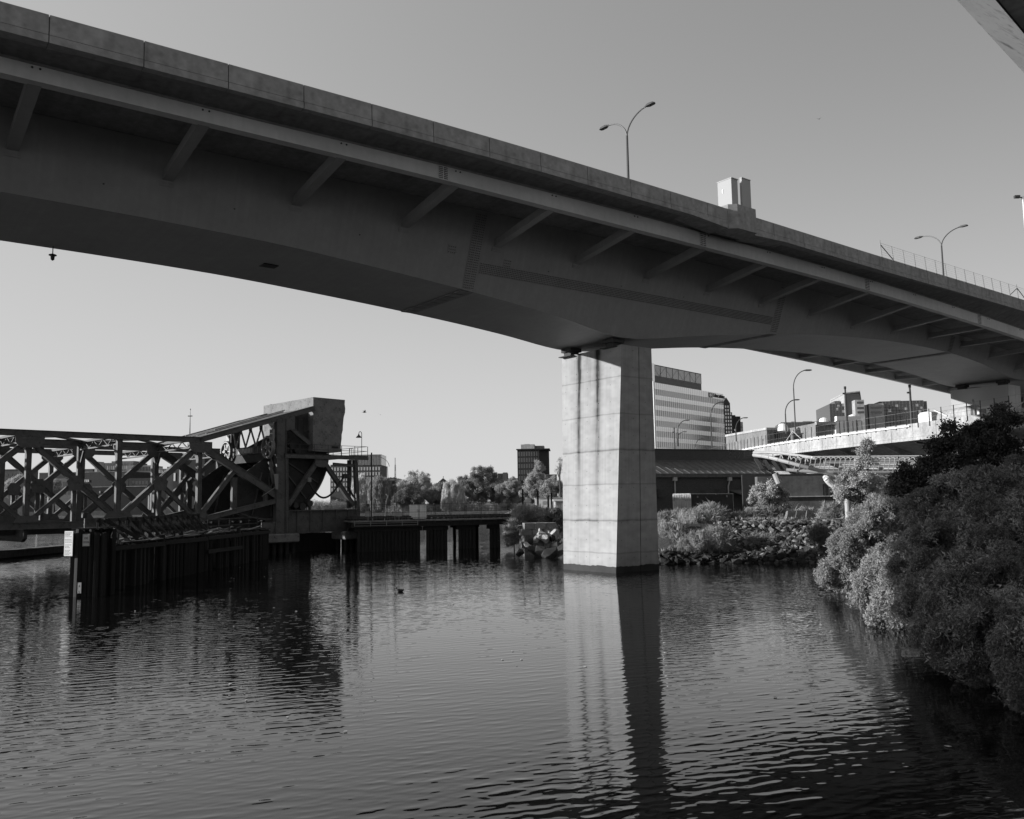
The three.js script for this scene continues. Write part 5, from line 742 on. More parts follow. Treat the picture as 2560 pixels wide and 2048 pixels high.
// ---------------------------------------------------------------- right bank: shed, container, viaduct, footbridge
{
  const A = [16.5, -118.6], f = new Frame(65, 0, 0); f.s0 = A[0] * f.u[0] + A[1] * f.u[2]; f.t0 = A[0] * f.t[0] + A[1] * f.t[2]; f.pos = [A[0], 2.8, A[1]];
  const g = thing('brick_shed', 'dark old brick shed with sloping metal roof and graffiti right of the pier', 'building', f.pos, f.turn), h = 8.35 - 2.8, top = 12.2 - 2.8, w = 24;
  slab(g, 'wall', M.brick, -2, w, 0, h - 0.3, -6, 0); slab(g, 'eave', W.grey, -2, w, h - 0.3, h + 0.15, -0.6, 0.35); slab(g, 'upper_wall', M.brick, -2, 24.5, h, top, -9, -5); slab(g, 'wall_cornice', W.grey, -2, 24.7, top - 1.9, top - 1.5, -5, -4.85); slab(g, 'wall_coping', W.dark, -2, 24.6, top - 0.05, top + 0.12, -9.1, -4.9);
  for (let k = 0; k < 22; k++) { const x = -2 + k * 1.2, xb = x + 1.18, sk = (v) => v; const m = new MB(); m.hexa([[x, h + 0.1, 0.3], [xb, h + 0.1, 0.3], [sk(xb), h + 2.2, -5], [sk(x), h + 2.2, -5], [x, h + 0.2, 0.3], [xb, h + 0.2, 0.3], [sk(xb), h + 2.3, -5], [sk(x), h + 2.3, -5]]); m.bar([x, h + 0.22, 0.3], [sk(x), h + 2.32, -5], 0.06, 0.08); m.build('roof_sheet', M.roofMetal, g); }
  for (const [x, k] of [[6.2, 0], [15.6, 1]]) { const m = new MB(); m.box(x - 0.3, x + 0.3, h - 0.8, h - 0.3, 0.02, 0.4); m.path(k ? [[x, h - 0.8, 0.2], [x - 0.3, h - 1.6, 0.2], [x - 0.3, 0, 0.2]] : [[x, h - 0.8, 0.2], [x, 0, 0.2]], 0.1, 8); m.build('downpipe', M.paintGrey, g); }
  panes(g, W.dark, [[11, h - 2.7, 1.0, 1.2], [13.6, h - 2.6, 1.2, 1.2]], 'window');
  { const m = new MB(), r = rngOf(6); const tagline = (x, y, s) => { let p = [x, y, 0.05]; for (let k = 0; k < 6; k++) { const q = [p[0] + (r() - 0.25) * s, y + (k % 2 ? 0 : 1) * s + r() * 0.2, 0.05]; m.bar(p, q, 0.03, 0.16, [0, 0, 1]); p = q; } }; tagline(17.6, h - 2.0, 1.2); tagline(19, h - 2.0, 1.1); m.build('graffiti', M.black, g); const n = new MB(); for (let k = 0; k < 9; k++) { const x = 19.8 + (k % 5) * 0.85, y = top - 1.2 + 0.5 * Math.floor(k / 5); n.bar([x, y, -4.97], [x + 0.3, y + 0.45, -4.97], 0.03, 0.08, [0, 0, 1]); n.bar([x + 0.3, y + 0.45, -4.97], [x + 0.35, y, -4.97], 0.03, 0.08, [0, 0, 1]); } n.build('pale_graffiti', W.mid, g); }
  { const m = new MB(); m.hexa([[15.5, 2.7, 0.1], [19.5, 2.7, 0.1], [20.2, 2.1, 2.4], [15.9, 2.1, 2.4], [15.5, 2.85, 0.1], [19.5, 2.85, 0.1], [20.2, 2.25, 2.4], [15.9, 2.25, 2.4]].map((p) => [p[0], p[1] + 0.6, p[2]])); m.build('lean_to_roof', M.roofMetal, g); slab(g, 'lean_to_post', M.paintGrey, 18.4, 18.55, 0, 2.8, 2.1, 2.25); slab(g, 'side_shed', W.dark, 3.0, 3.9, 2.6, 3.6, 0, 1.0); }
}
{
  const p = at(1729, 1287, 106.5), f = new Frame(38, 0, 0), g = thing('shipping_container', 'corrugated shipping container with shade toned sides and sun toned ribbed end by the brick shed', 'container', [p[0], p[1] - 0.05, p[2]], f.turn);
  const Lc = 12.2, Wc = 2.44, Hc = 2.6, dk = mat(0.05, { map: T.rust, roughness: 0.7 }), lt = mat(0.5, { map: T.rust, roughness: 0.7 });  // end lighter, sides darker: sun and shade put into the paint
  // local x runs along the heading (away), -z to its left
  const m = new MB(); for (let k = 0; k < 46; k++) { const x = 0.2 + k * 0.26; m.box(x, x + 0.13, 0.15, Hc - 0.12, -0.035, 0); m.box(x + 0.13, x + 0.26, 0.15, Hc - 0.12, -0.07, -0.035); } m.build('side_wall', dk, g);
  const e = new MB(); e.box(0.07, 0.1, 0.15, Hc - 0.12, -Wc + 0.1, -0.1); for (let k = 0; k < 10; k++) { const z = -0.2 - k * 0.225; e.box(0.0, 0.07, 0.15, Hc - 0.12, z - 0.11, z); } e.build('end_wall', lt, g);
  const fr = new MB(); for (const z of [-Wc, -0.12]) { fr.box(-0.02, 0.12, 0, Hc, z, z + 0.12); fr.box(Lc - 0.12, Lc, 0, Hc, z, z + 0.12); } fr.box(-0.02, 0.1, 0, 0.15, -Wc, 0); fr.box(-0.02, 0.1, Hc - 0.12, Hc, -Wc, 0); fr.box(0, Lc, 0, 0.15, -0.1, 0.01); fr.box(0, Lc, Hc - 0.1, Hc, -0.1, 0.01); fr.build('corner_frame', lt, g);
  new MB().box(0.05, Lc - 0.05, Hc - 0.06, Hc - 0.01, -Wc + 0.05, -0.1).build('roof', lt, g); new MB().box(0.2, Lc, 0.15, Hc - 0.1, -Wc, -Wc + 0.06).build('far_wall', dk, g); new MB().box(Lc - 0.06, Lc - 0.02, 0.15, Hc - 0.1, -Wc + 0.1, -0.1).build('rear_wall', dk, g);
  const v = new MB(); v.box(1.6, 1.9, Hc - 0.55, Hc - 0.3, 0.0, 0.04); v.box(10.0, 10.3, Hc - 0.5, Hc - 0.25, 0, 0.04); v.build('vent', lt, g);
}
// viaduct on the right bank
const VT = table([[0, 13.1], [10, 12.9], [30, 12.85], [58, 13.0], [100, 12.9], [170, 11.5]]), VC = (() => {
  const P = [[54.5, -60], [51, -71], [47.95, -82], [45.1, -91], [42.4, -100], [40.3, -108], [38.2, -121], [37.1, -136], [36.6, -152], [37.5, -175], [41, -205], [50, -245]].map((p) => new THREE.Vector3(p[0], 0, p[1])); return new THREE.CatmullRomCurve3(P);
})();
{
  const g = thing('highway_viaduct', 'pale concrete viaduct with curved soffit sweeping in from the right behind the trees', 'viaduct', [48, 2.8, -82]), O = g.position, C = VC, N = 110, VIA = mat(0.56, { map: T.concrete, bumpMap: T.grain, bumpScale: 0.006 });
  const at2 = (k, off, y) => { const p = C.getPointAt(clamp(k, 0, 1)), d = C.getTangentAt(clamp(k, 0, 1)); return [p.x - d.z * off - O.x, y + VT(Math.max(0, -82 - p.z)) - O.y, p.z + d.x * off - O.z]; };   // off to the right of the face towards the river
  const Ltot = C.getLength(), pan = 3.4, np = Math.floor(Ltot / pan);
  for (let i = 0; i < np; i++) {
    const a = (i * pan + 0.02) / Ltot, b = (i * pan + pan - 0.03) / Ltot, ring = (k) => [[0.14, -1.5], [0.6, -1.5], [0.5, -0.1], [0.4, 0], [0.14, 0]].map(([x, y]) => at2(k, x, y)), m = new MB(); m.loft([ring(a), ring((a + b) / 2), ring(b)]);
    const low = (k) => [[0.1, -1.85], [0.7, -1.85], [0.7, -1.52], [0.1, -1.52]].map(([x, y]) => at2(k, x, y)); m.loft([low(a), low((a + b) / 2), low(b)]); m.build('parapet_panel', M.paleConcrete, g);
  }
  const prof = [[0.15, -1.85], [1.4, -2.0], [3.0, -2.35], [4.6, -2.9], [5.7, -3.5], [6.4, -4.2], [6.8, -4.75], [7.4, -4.95], [13, -4.95], [14.5, -3.9], [20, -1.6], [20, -0.9], [0.3, -0.9]];
  for (let s = 0; s < N; s += 5) { const m = new MB(), rings = []; for (let i = s; i <= Math.min(N, s + 5); i++) rings.push(prof.map(([x, y]) => at2(clamp((i === s && s ? 0.02 : 0) / N + i / N, 0, 1), x, y))); m.loft(rings); m.build('deck_segment', VIA, g); }
  for (let i = 0; i < np; i++) { const k = (i * pan + 1.1) / Ltot, m = new MB(), p = at2(k, 0.3, -0.5); for (const d of [0, 1.7]) { const q = (i * pan + 0.8 + d) / Ltot; m.bar(at2(q, 0.08, -0.5), at2(q, 0.1, 1.35), 0.07, 0.07, [0, 0, 1]); } m.build('fence_post', M.lampMetal, g); }
  { const m = new MB(); for (let i = 0; i < N; i++) for (const y of [0.5, 1.3]) m.bar(at2(i / N, 0.1, y), at2((i + 1) / N, 0.1, y), 0.02, 0.02); stuff(m.build('fence_wire', M.galv, g)); const h = new MB(); for (let i = 22; i < N; i++) h.bar(at2(i / N, 0.0, -0.25), at2((i + 1) / N, 0.0, -0.25), 0.1, 0.16); h.build('guard_rail', M.paintWhite, g); }
  for (const k0 of [0.33, 0.115]) { const d = 2.2 / Ltot, a = at2(k0, 0.1, 1.2); for (const s of [-1, 1]) new MB().bar(a, at2(k0 + s * d, 0.1, 0.05), 0.08, 0.08).build('fence_brace', M.paintGrey, g); }
  for (const k of [0.02, 0.35, 0.62]) { const c = at2(k, 11, -4.85), m = new MB(); m.loft([[0, 1.1], [c[1], 1.1]].map(([y, q]) => { const o = []; for (let j = 0; j < 12; j++) { const t = j / 12 * 2 * Math.PI; o.push([c[0] + q * Math.cos(t) * 1.3, y - 0.5 * (y < 1), c[2] - q * Math.sin(t)]); } return o; })); m.build('column', M.concrete, g); }
  { const c = at2(0.2, 0.8, -1.85), d = at2(0.2, 4.5, -2.4), e = at2(0.2, 6.8, -3.2), q = at2(0.19, 8.2, -4.7); new MB().path([c, d, e, q].map((p) => add(p, [-0.05, -0.08, 0])), 0.16, 8).build('drain_pipe', M.trussDark, g); }
}
// curved arm lamps of the viaduct and the roads behind it
function armLamp(label, x, yb, yt, xt, Z, group) {
  const b = at(x, yb, Z), t = at(x, yt, Z), e = at(xt, yt, Z), g = thing('street_lamp', label, 'street lamp', [b[0], b[1], b[2]], 0, group), H = t[1] - b[1], R0 = e[0] - b[0], pts = [[0, 0, 0]];
  for (let k = 0; k <= 10; k++) { const a = k / 10 * Math.PI / 2; pts.push([R0 * 0.9 * (1 - Math.cos(a)), H - R0 * 1.15 * (1 - Math.sin(a)), 0]); } const w = Z < 150 ? 0.10 : 0.14;
  new MB().path([pts[0], pts[1]], [w, w * 0.8], 8).build('pole', M.lampMetal, g); new MB().path(pts.slice(1), w * 0.65, 7).build('arm', M.lampMetal, g);
  const h = pts[10]; const m = new MB(); m.loft([[h[0] - 0.1, 0.06], [h[0] + 0.2, 0.16], [h[0] + 0.8, 0.16], [h[0] + 1.05, 0.06]].map(([q, d]) => [[q, H - d * 0.7, d], [q, H + d * 0.6, d], [q, H + d * 0.6, -d], [q, H - d * 0.7, -d]])); m.build('lamp_head', M.lampMetal, g); return g;
}
const LG = 'curved arm street lamps on the roads at right';
armLamp('tall curved arm street lamp on a corbel of the viaduct parapet', 1991, 1112, 926, 2021, 124, LG); armLamp('shorter curved arm lamp left of the tall viaduct lamp', 1966, 1084, 1000, 1992, 155, LG);
armLamp('curved arm lamp standing in front of the banded office right end', 1780, 1117, 1006, 1806, 170, LG); armLamp('curved arm lamp in front of the dark tower and brick gable', 1841, 1104, 1045, 1864, 185, LG); armLamp('curved arm lamp in front of the banded office left part', 1695.5, 1116, 1051, 1719, 190, LG); armLamp('small low curved arm lamp at the foot of the banded office', 1693, 1116, 1080, 1712, 230, LG); armLamp('tiny curved lamp over the shed roof before the banded office', 1739, 1112, 1098, 1755, 260, LG);
for (const [x, yb, yt, Z, l] of [[1687, 1116, 1071, 185, 'thin dark pole with a small sensor before the banded office'], [2119, 1082, 969, 116, 'tall dark pole in front of the apartment tower'], [2280, 1056, 965, 104, 'tall dark pole reaching up to the highway bridge edge before the glass wing']]) { const b = at(x, yb, Z), t = at(x, yt, Z), g = thing('utility_pole', l, 'pole', [b[0], b[1] - 1, b[2]]), H = t[1] - b[1] + 1; new MB().rod([0, 0, 0], [0, H, 0], 0.17, 0.12, 8).build('pole', M.lampMetal, g); const m = new MB(); m.box(-0.35, 0.1, H - 0.9, H - 0.7, -0.08, 0.08); m.box(-0.12, 0.12, H - 0.2, H + 0.15, -0.12, 0.12); m.build('sensor', M.lampMetal, g); }
{ // corbel under the tall lamp
  const p = at(1994, 1102, 123.4), g = thing('lamp_corbel', 'dark tapering corbel on the viaduct parapet below the tall lamp', 'corbel', p), m = new MB(); m.loft([[-1.5, 0.25], [-0.4, 0.6], [0.9, 0.6]].map(([y, q]) => [[-q, y, 0.4], [q, y, 0.4], [q, y, -0.3], [-q, y, -0.3]])); m.build('block', W.dark, g); const n = new MB(); n.box(-0.75, 0.75, 0.9, 1.05, -0.4, 0.5); n.build('cap', W.mid, g); }
{ // lorry on the viaduct
  const p = at(2330, 1052, 99), g = thing('tanker_lorry', 'white tanker lorry with exhaust stack on the viaduct by the shaded pier', 'lorry', [p[0] + 0.9, 12.0, p[2]], rad(-66)), wh = mat(0.5, { roughness: 0.5 }); g.scale.setScalar(0.8);
  new MB().path([[0.3, 1.9, 0], [0.5, 1.9, 0], [6.0, 2.15, 0], [6.25, 2.15, 0]], [0.9, 1.2, 1.3, 0.9], 18).build('tank', W.pale, g); new MB().box(0.2, 6.2, 0.3, 0.75, -0.9, 0.9).build('chassis', M.black, g);
  const cab = new MB(); cab.prism([[-2.7, 0.4, 1.1], [-0.4, 0.4, 1.1], [-0.4, 3.0, 1.1], [-0.9, 3.15, 1.1], [-2.3, 3.1, 1.1], [-2.7, 2.8, 1.1]], [0, 0, -2.2]); cab.build('rear_fairing', wh, g);
  const c2 = new MB(); c2.loft([[6.6, 0.95], [6.9, 1.12], [8.4, 1.12], [9.0, 1.0], [9.3, 0.7]].map(([x, q], i) => [[x, 0.4, q], [x, 0.4, -q], [x, i < 3 ? 2.9 : 2.0 - i * 0.1, -q * 0.95], [x, i < 3 ? 2.9 : 2.0 - i * 0.1, q * 0.95]])); c2.build('cab', wh, g);
  new MB().path([[6.55, 1.2, 1.25], [6.55, 3.7, 1.25], [6.45, 4.0, 1.25]], 0.12, 8).build('exhaust_stack', M.galv, g); new MB().box(7.2, 8.2, 1.9, 2.6, 1.1, 1.14).build('cab_window', M.glassDark, g); new MB().bar([0.2, 3.2, 1.2], [2.3, 2.2, 1.25], 0.18, 0.18).build('hose_tube', wh, g);
  for (const x of [-1.6, 1.2, 2.4, 7.6]) for (const z of [1, -1]) { const w = new MB().rod([x, 0.1, z * 0.8], [x, 0.1, z * 1.1], 0.5, 0.5, 16).build('wheel', M.black, g); new MB().rod([x, 0.1, z * 1.1], [x, 0.1, z * 1.12], 0.25, 0.22, 10).build('rim', M.galv, w); }
}
{ // tubular footbridge
  const Z = 76, O = at(2050, 1180, Z), g = thing('footbridge', 'pale tubular steel footbridge with hooped railing under the viaduct', 'footbridge', [O[0], 2.8, O[2]]), P = (x, y, dz = 0) => sub(at(x, y, Z + dz), [O[0], 2.8, O[2]]), pt = mat(0.42, { roughness: 0.5, map: T.steel });
  const pw = (a, n = 12) => { const c = new THREE.CatmullRomCurve3(a.map((p) => new THREE.Vector3(...p))); return c.getPoints(n).map((v) => [v.x, v.y, v.z]); };
  new MB().path(pw([P(1885, 1138, 6), P(1925, 1144, 2), P(2000, 1164), P(2060, 1180), P(2115, 1198)]), 0.17, 10).build('main_tube', pt, g); new MB().path(pw([P(1884, 1132, 14), P(1940, 1132, 12), P(1995, 1139, 9), P(2040, 1146, 6)]), 0.15, 10).build('upper_tube', pt, g);
  new MB().path(pw([P(1966, 1175, 1), P(2060, 1181), P(2150, 1182), P(2260, 1182), P(2400, 1183), P(2600, 1186)]), 0.16, 10).build('deck_tube', pt, g); new MB().path(pw([P(2190, 1205), P(2250, 1219), P(2330, 1240)]), 0.2, 10).build('lower_tube', pt, g); new MB().path(pw([P(2030, 1143, 3), P(2150, 1142, 3), P(2300, 1141, 3), P(2600, 1139, 3)]), 0.09, 8).build('top_rail', W.white, g);
  { const m = new MB(); const a = P(1940, 1176, 6), b = P(2600, 1182, 0); m.bar(add(a, [0, 0.1, -1.2]), add(b, [0, 0.1, -1.2]), 3, 0.16); m.build('deck', W.mid, g); const n = new MB(); for (let k = 0; k < 6; k++) n.path(pw([P(1990, 1150 + k * 5, 1.5), P(2150, 1149 + k * 5, 1.5), P(2600, 1146 + k * 5.6, 1.5)], 6), 0.018, 5); n.build('railing_wire', M.galv, g); const wl = new MB(); const c = P(2100, 1166, 4.2), d = P(2600, 1164, 4.2); wl.bar(c, d, 0.05, 0.25); const c2 = P(2060, 1156, 4.4), d2 = P(2600, 1152, 4.4); wl.bar(c2, d2, 0.05, 0.3); wl.build('far_rail', W.white, g); }
  for (let k = 0; k < 48; k++) { const x = 1986 + k * 12.4, m = new MB(), b = P(x - 2, 1178, 0.5), q = P(x + 4, 1150, 0.5), r0 = P(x - 3, 1144, 2.2), r1 = P(x - 8, 1150, 3.4); m.path(pw([b, P(x + 2.5, 1160, 0.4), q, P(x + 2, 1145, 1.2), r0, r1], 10), 0.035, 6); m.build('hoop', W.pale, g); }
  for (let k = 0; k < 5; k++) { const m = new MB(); const x = 1932 + k * 21; m.bar(P(x, 1134 + k * 1.6, 9), P(x - 3, 1143 + k * 2.5, 6), 0.07, 0.07); m.bar(P(x, 1134 + k * 1.6, 9), P(x + 4, 1143 + k * 2.5, 6), 0.07, 0.07); m.build('strut', W.white, g); }
  for (let k = 0; k < 6; k++) { const x = 1900 + k * 21; new MB().bar(P(x - 10, 1148 + k * 3, 8), P(x + 6, 1174 + k * 1.2, 2), 0.35, 0.1).build('cross_frame', W.darker, g); }
  for (const [a, b] of [[[2198, 1204], [2222, 1187]], [[2205, 1208], [2256, 1188]], [[2232, 1213], [2256, 1188]], [[2236, 1215], [2290, 1196]]]) new MB().bar(P(...a), P(...b), 0.22, 0.22).build('web_tube', pt, g);
  new MB().path(pw([P(2072, 1188, 2), P(2066, 1197), P(2078, 1210), P(2098, 1222)]), [0.2, 0.26, 0.26, 0.26, 0.26, 0.26, 0.26, 0.26, 0.26, 0.26, 0.26, 0.26, 0.26], 10).build('curved_leg', W.white, g);
  { const q = P(2119, 1262), tp = P(2115, 1198); new MB().rod([q[0], 0, q[2]], tp, 0.24, 0.22, 12).build('column', pt, g); const f = new MB().rod([q[0], -0.6, q[2]], [q[0], 0.15, q[2]], 0.45, 0.45, 12); f.build('column_foot', M.concrete, g); const l2 = P(1948, 1208, 3), t2 = P(1938, 1184, 3); new MB().rod(l2, t2, 0.28, 0.28, 10).build('stub_leg', pt, g); }
}
{ // retaining wall and undercroft behind the footbridge
  const p = at(1932, 1262, 98), g = thing('retaining_wall', 'grey concrete retaining wall with dark openings below the footbridge', 'wall', [p[0], 2.8, p[2]], rad(-4)), w = 14, h = 4.0;
  slab(g, 'wall', W.grey, 0, w, 0, h - 1.7, -1.2, 0); slab(g, 'upper_wall', W.grey, -1.5, 5.6, h - 1.68, h + 0.6, -1.6, -0.2); slab(g, 'upper_wall', W.grey, 8.6, w, h - 1.68, h + 0.6, -1.6, -0.2); slab(g, 'lintel', W.grey, 5.6, 8.6, h - 0.35, h + 0.6, -1.6, -0.2); slab(g, 'ledge', W.pale, -0.5, w, h - 1.72, h - 1.62, -1.2, 0.3); for (const x of [5.8, 6.3, 7.0]) slab(g, 'column', W.pale, x, x + 0.2, h - 1.65, h - 0.35, -1.0, -0.7); slab(g, 'doorway', W.darker, 6.6, 9.4, 0.1, 2.0, 0, 0.05); slab(g, 'rear_wall', W.darker, -2, w + 4, 0, h + 1, -7, -6.5);
  new MB().bar([7.4, 1.1, 0.4], [9.2, 0.1, 0.9], 0.08, 0.08).build('handrail', W.mid, g); slab(g, 'cabinet', W.white, 9.4, 10.4, 0.1, 0.8, 0.3, 0.9);
}
for (const [x, y, w, l] of [[1992, 1288, 2.4, 'low grey concrete block left of three along the top of the rubble slope'], [2014, 1290, 2.4, 'low grey concrete block in the middle of three above the rubble slope'], [2050, 1288, 3.2, 'low grey concrete block right of three above the rubble slope']]) { const p = at(x, y, 82), g = thing('concrete_block', l, 'concrete block', [p[0], groundY(p[0], p[2]) - 0.1, p[2]], rad(6), 'concrete blocks above the rubble slope'); new MB().hexa([[-w / 2, 0, 0.35], [w / 2, 0, 0.35], [w / 2, 0, -0.35], [-w / 2, 0, -0.35], [-w / 2 + 0.3, 1.0, 0.2], [w / 2 - 0.2, 1.0, 0.2], [w / 2 - 0.2, 1.0, -0.2], [-w / 2 + 0.3, 1.0, -0.2]]).build('block', M.oldConcrete, g); }
// ---------------------------------------------------------------- stone abutment, boulders, rubble
{
  const p = at(1336, 1372, 84), g = thing('stone_abutment', 'stub of dark squared stone abutment at the waterside left of the pier', 'abutment', [p[0], 0, p[2] - 1.5], rad(6)), r = rngOf(2);
  for (let c = 0; c < 6; c++) for (let k = 0; k < 3; k++) { const y = -0.6 + c * 0.6, h = 0.57, x0 = -1.25 + k * 1.05 + (c % 2 ? 0.3 : 0) - (c === 0 ? 0.2 : 0), w = 1.02, d = 0.05 * r(); new MB().hexa([[x0, y, 0.5 + d], [x0 + w, y, 0.5 + d], [x0 + w, y, -1.5], [x0, y, -1.5], [x0 + 0.03, y + h, 0.48 + d], [x0 + w - 0.02, y + h, 0.48 + d], [x0 + w - 0.02, y + h, -1.5], [x0 + 0.03, y + h, -1.5]]).build('stone_block', M.oldConcrete, g); }
}
function rockGeo(r, n = 16, sq = [1, 1, 1]) { const pts = []; for (let i = 0; i < n; i++) { const a = r() * 2 * Math.PI, z = r() * 2 - 1, q = Math.sqrt(1 - z * z), k = 0.8 + 0.25 * r(); pts.push(new THREE.Vector3(q * Math.cos(a) * k * sq[0], z * k * sq[1], q * Math.sin(a) * k * sq[2])); } const g = new ConvexGeometry(pts); const p = g.attributes.position, uv = []; for (let i = 0; i < p.count; i++) uv.push(p.getX(i) + p.getY(i) * 0.5, p.getZ(i) + p.getY(i) * 0.5); g.setAttribute('uv', new THREE.Float32BufferAttribute(uv, 2)); return g; }
{
  const r = rngOf(31), L = [[1300, 1379, 0.5, 'wet pointed boulder at the waterline tip left of the pier'], [1318, 1361, 0.45, 'pale upright boulder against the stone abutment foot'], [1324, 1347, 0.55, 'dark slanted slab of rock leaning on the stone abutment'], [1337, 1347, 0.42, 'pale narrow boulder right of the slanted slab by the abutment'], [1352, 1324, 0.62, 'bright slab topmost of the boulders by the abutment'], [1356, 1332, 0.6, 'bright rounded boulder in the middle of the boulder heap'], [1347, 1340, 0.5, 'pale angular boulder on the left edge of the heap middle'], [1371, 1326, 0.5, 'bright stone below the shrubs second from the pier'], [1385, 1331, 0.75, 'large bright cracked boulder nearest the pier'], [1364, 1343, 0.55, 'small grey boulder under the bright rounded one'], [1352, 1351, 0.75, 'long pale boulder at the heap foot over the wet rocks'], [1378, 1341, 0.5, 'dark grey stone below the large cracked boulder'], [1330, 1372, 0.6, 'wet dark boulder at the waterline below the abutment'], [1352, 1377, 0.9, 'wide wet dark boulder at the waterline middle of the heap'], [1378, 1380, 1.0, 'largest wet dark boulder at the waterline beside the pier'], [1395, 1366, 0.8, 'wet dark boulder half hidden by the pier edge']];
  for (const [x, y, s, l] of L) { const wet = /wet|dark/.test(l), Z = wet && /wet/.test(l) ? 82 - (y - 1372) * 0.25 : 84.5 - (y - 1340) * 0.06, p = at(x, y, Z), g = thing('boulder', l, 'boulder', [p[0], p[1] - s * 0.3, p[2]], r() * 6, 'boulders left of the pier'); const m = mesh('stone', rockGeo(r, 15, [1.15, 0.85, 0.9]), wet ? M.rockWet : M.paleRock || (M.paleRock = mat(0.5, { map: T.rust, bumpMap: T.grain, bumpScale: 0.04 })), g); m.scale.setScalar(s); m.rotation.set(r() - 0.5, 0, (r() - 0.5)); }
}
function scatterRocks(name, label, n, seed, area, size, m) {
  const r = rngOf(seed), vs = [0, 1, 2, 3].map(() => rockGeo(r, 13, [1.2, 0.7, 0.95])), per = Math.ceil(n / 4), g = thing(name, label, 'rubble', [0, 0, 0]), o = new THREE.Object3D(), c = new THREE.Color(); stuff(g); let first = null;
  for (const v of vs) { const im = new THREE.InstancedMesh(v, m, per); im.name = 'rubble_stone'; for (let i = 0; i < per; i++) { let x, z, k = 0; do { [x, z] = area(r); } while (shore(x, z) < -0.7 && k++ < 40); const s = size * (0.45 + 1.1 * r() * r() + 0.2 * r()), y = Math.max(groundY(x, z), -0.25); o.position.set(x, y + s * 0.18, z); o.rotation.set(r() * 0.8 - 0.4, r() * 6, r() * 0.8 - 0.4); o.scale.setScalar(s); o.updateMatrix(); im.setMatrixAt(i, o.matrix); const b = 0.25 + 1.9 * Math.pow(r(), 3.0); im.setColorAt(i, c.setRGB(b, b, b)); } stuff(im); im.castShadow = im.receiveShadow = true; g.add(im); }
  return g;
}
scatterRocks('rubble_slope', 'slope of broken rubble stone between pier shrubs and the bright bush', 3200, 41, (r) => [lerp(17.5, 31, Math.pow(r(), 0.8)), lerp(-66, -82, r())], 0.25, M.rock);
scatterRocks('wet_rubble', 'dark wet rubble along the waterline right of the pier', 420, 43, (r) => { const k = r(); return [lerp(8, 22, k), -69.5 - (k < 0.2 ? (0.2 - k) * 14 : 0) - r() * 1.6]; }, 0.34, M.rockWet);
// birds and the floating bird
function bird(label, x, y, Z, s, turn) { const p = at(x, y, Z), g = thing('bird', label, 'bird', p, turn), m = new MB(), ring = (q, r0, h) => [0, 1, 2, 3, 4, 5, 6, 7].map((k) => { const t = k / 8 * 2 * Math.PI; return [q, h + r0 * Math.cos(t), r0 * 0.9 * Math.sin(t)]; }); m.loft([ring(-0.3, 0.02, 0), ring(-0.22, 0.05, 0), ring(-0.05, 0.085, 0), ring(0.12, 0.075, 0.01), ring(0.2, 0.05, 0.03), ring(0.25, 0.055, 0.04), ring(0.3, 0.035, 0.035), ring(0.36, 0.008, 0.025)]); m.hexa([[-0.45, -0.005, 0.09], [-0.25, -0.01, 0.04], [-0.25, -0.01, -0.04], [-0.45, -0.005, -0.09], [-0.45, 0.005, 0.09], [-0.25, 0.01, 0.04], [-0.25, 0.01, -0.04], [-0.45, 0.005, -0.09]]); m.build('body', M.black, g).scale.setScalar(s); for (const d of [-1, 1]) { const w = new MB(), a = [[0.14, 0.03, d * 0.05], [-0.1, 0.03, d * 0.05], [-0.06, 0.2, d * 0.3], [0.12, 0.22, d * 0.3]], b = [[-0.16, 0.3, d * 0.62], [-0.06, 0.32, d * 0.64]]; w.prism(d > 0 ? a : a.slice().reverse(), [0, 0.012, 0]); w.prism(d > 0 ? [a[3], a[2], b[0], b[1]] : [b[1], b[0], a[2], a[3]], [0, 0.012, 0]); w.build('wing', M.black, g).scale.setScalar(s); } return g; }
bird('dark bird flying right of the counterweight', 911, 1031, 78, 0.55, rad(25)); bird('tiny far bird right of the first flying bird', 951, 1037, 130, 0.4, rad(100)); bird('tiny bird high in the sky right of the first twin lamp', 2048, 298, 110, 0.45, rad(60));
{ const p = at(1000, 1479, 51), g = thing('water_bird', 'small dark bird floating on the open water left of the pier', 'bird', [p[0], 0, p[2]], rad(200)), ring = (x, q, h) => [0, 1, 2, 3, 4, 5, 6, 7].map((k) => { const t = k / 8 * 2 * Math.PI; return [x, h + q * Math.cos(t), q * 1.1 * Math.sin(t)]; }); new MB().loft([ring(-0.24, 0.02, 0.12), ring(-0.16, 0.07, 0.08), ring(0, 0.1, 0.06), ring(0.12, 0.08, 0.08), ring(0.17, 0.05, 0.16), ring(0.19, 0.055, 0.23), ring(0.23, 0.045, 0.25), ring(0.26, 0.015, 0.24)]).build('body', M.black, g); new MB().rod([0.25, 0.24, 0], [0.33, 0.225, 0], 0.018, 0.008, 6).build('beak', M.paintGrey, g); }
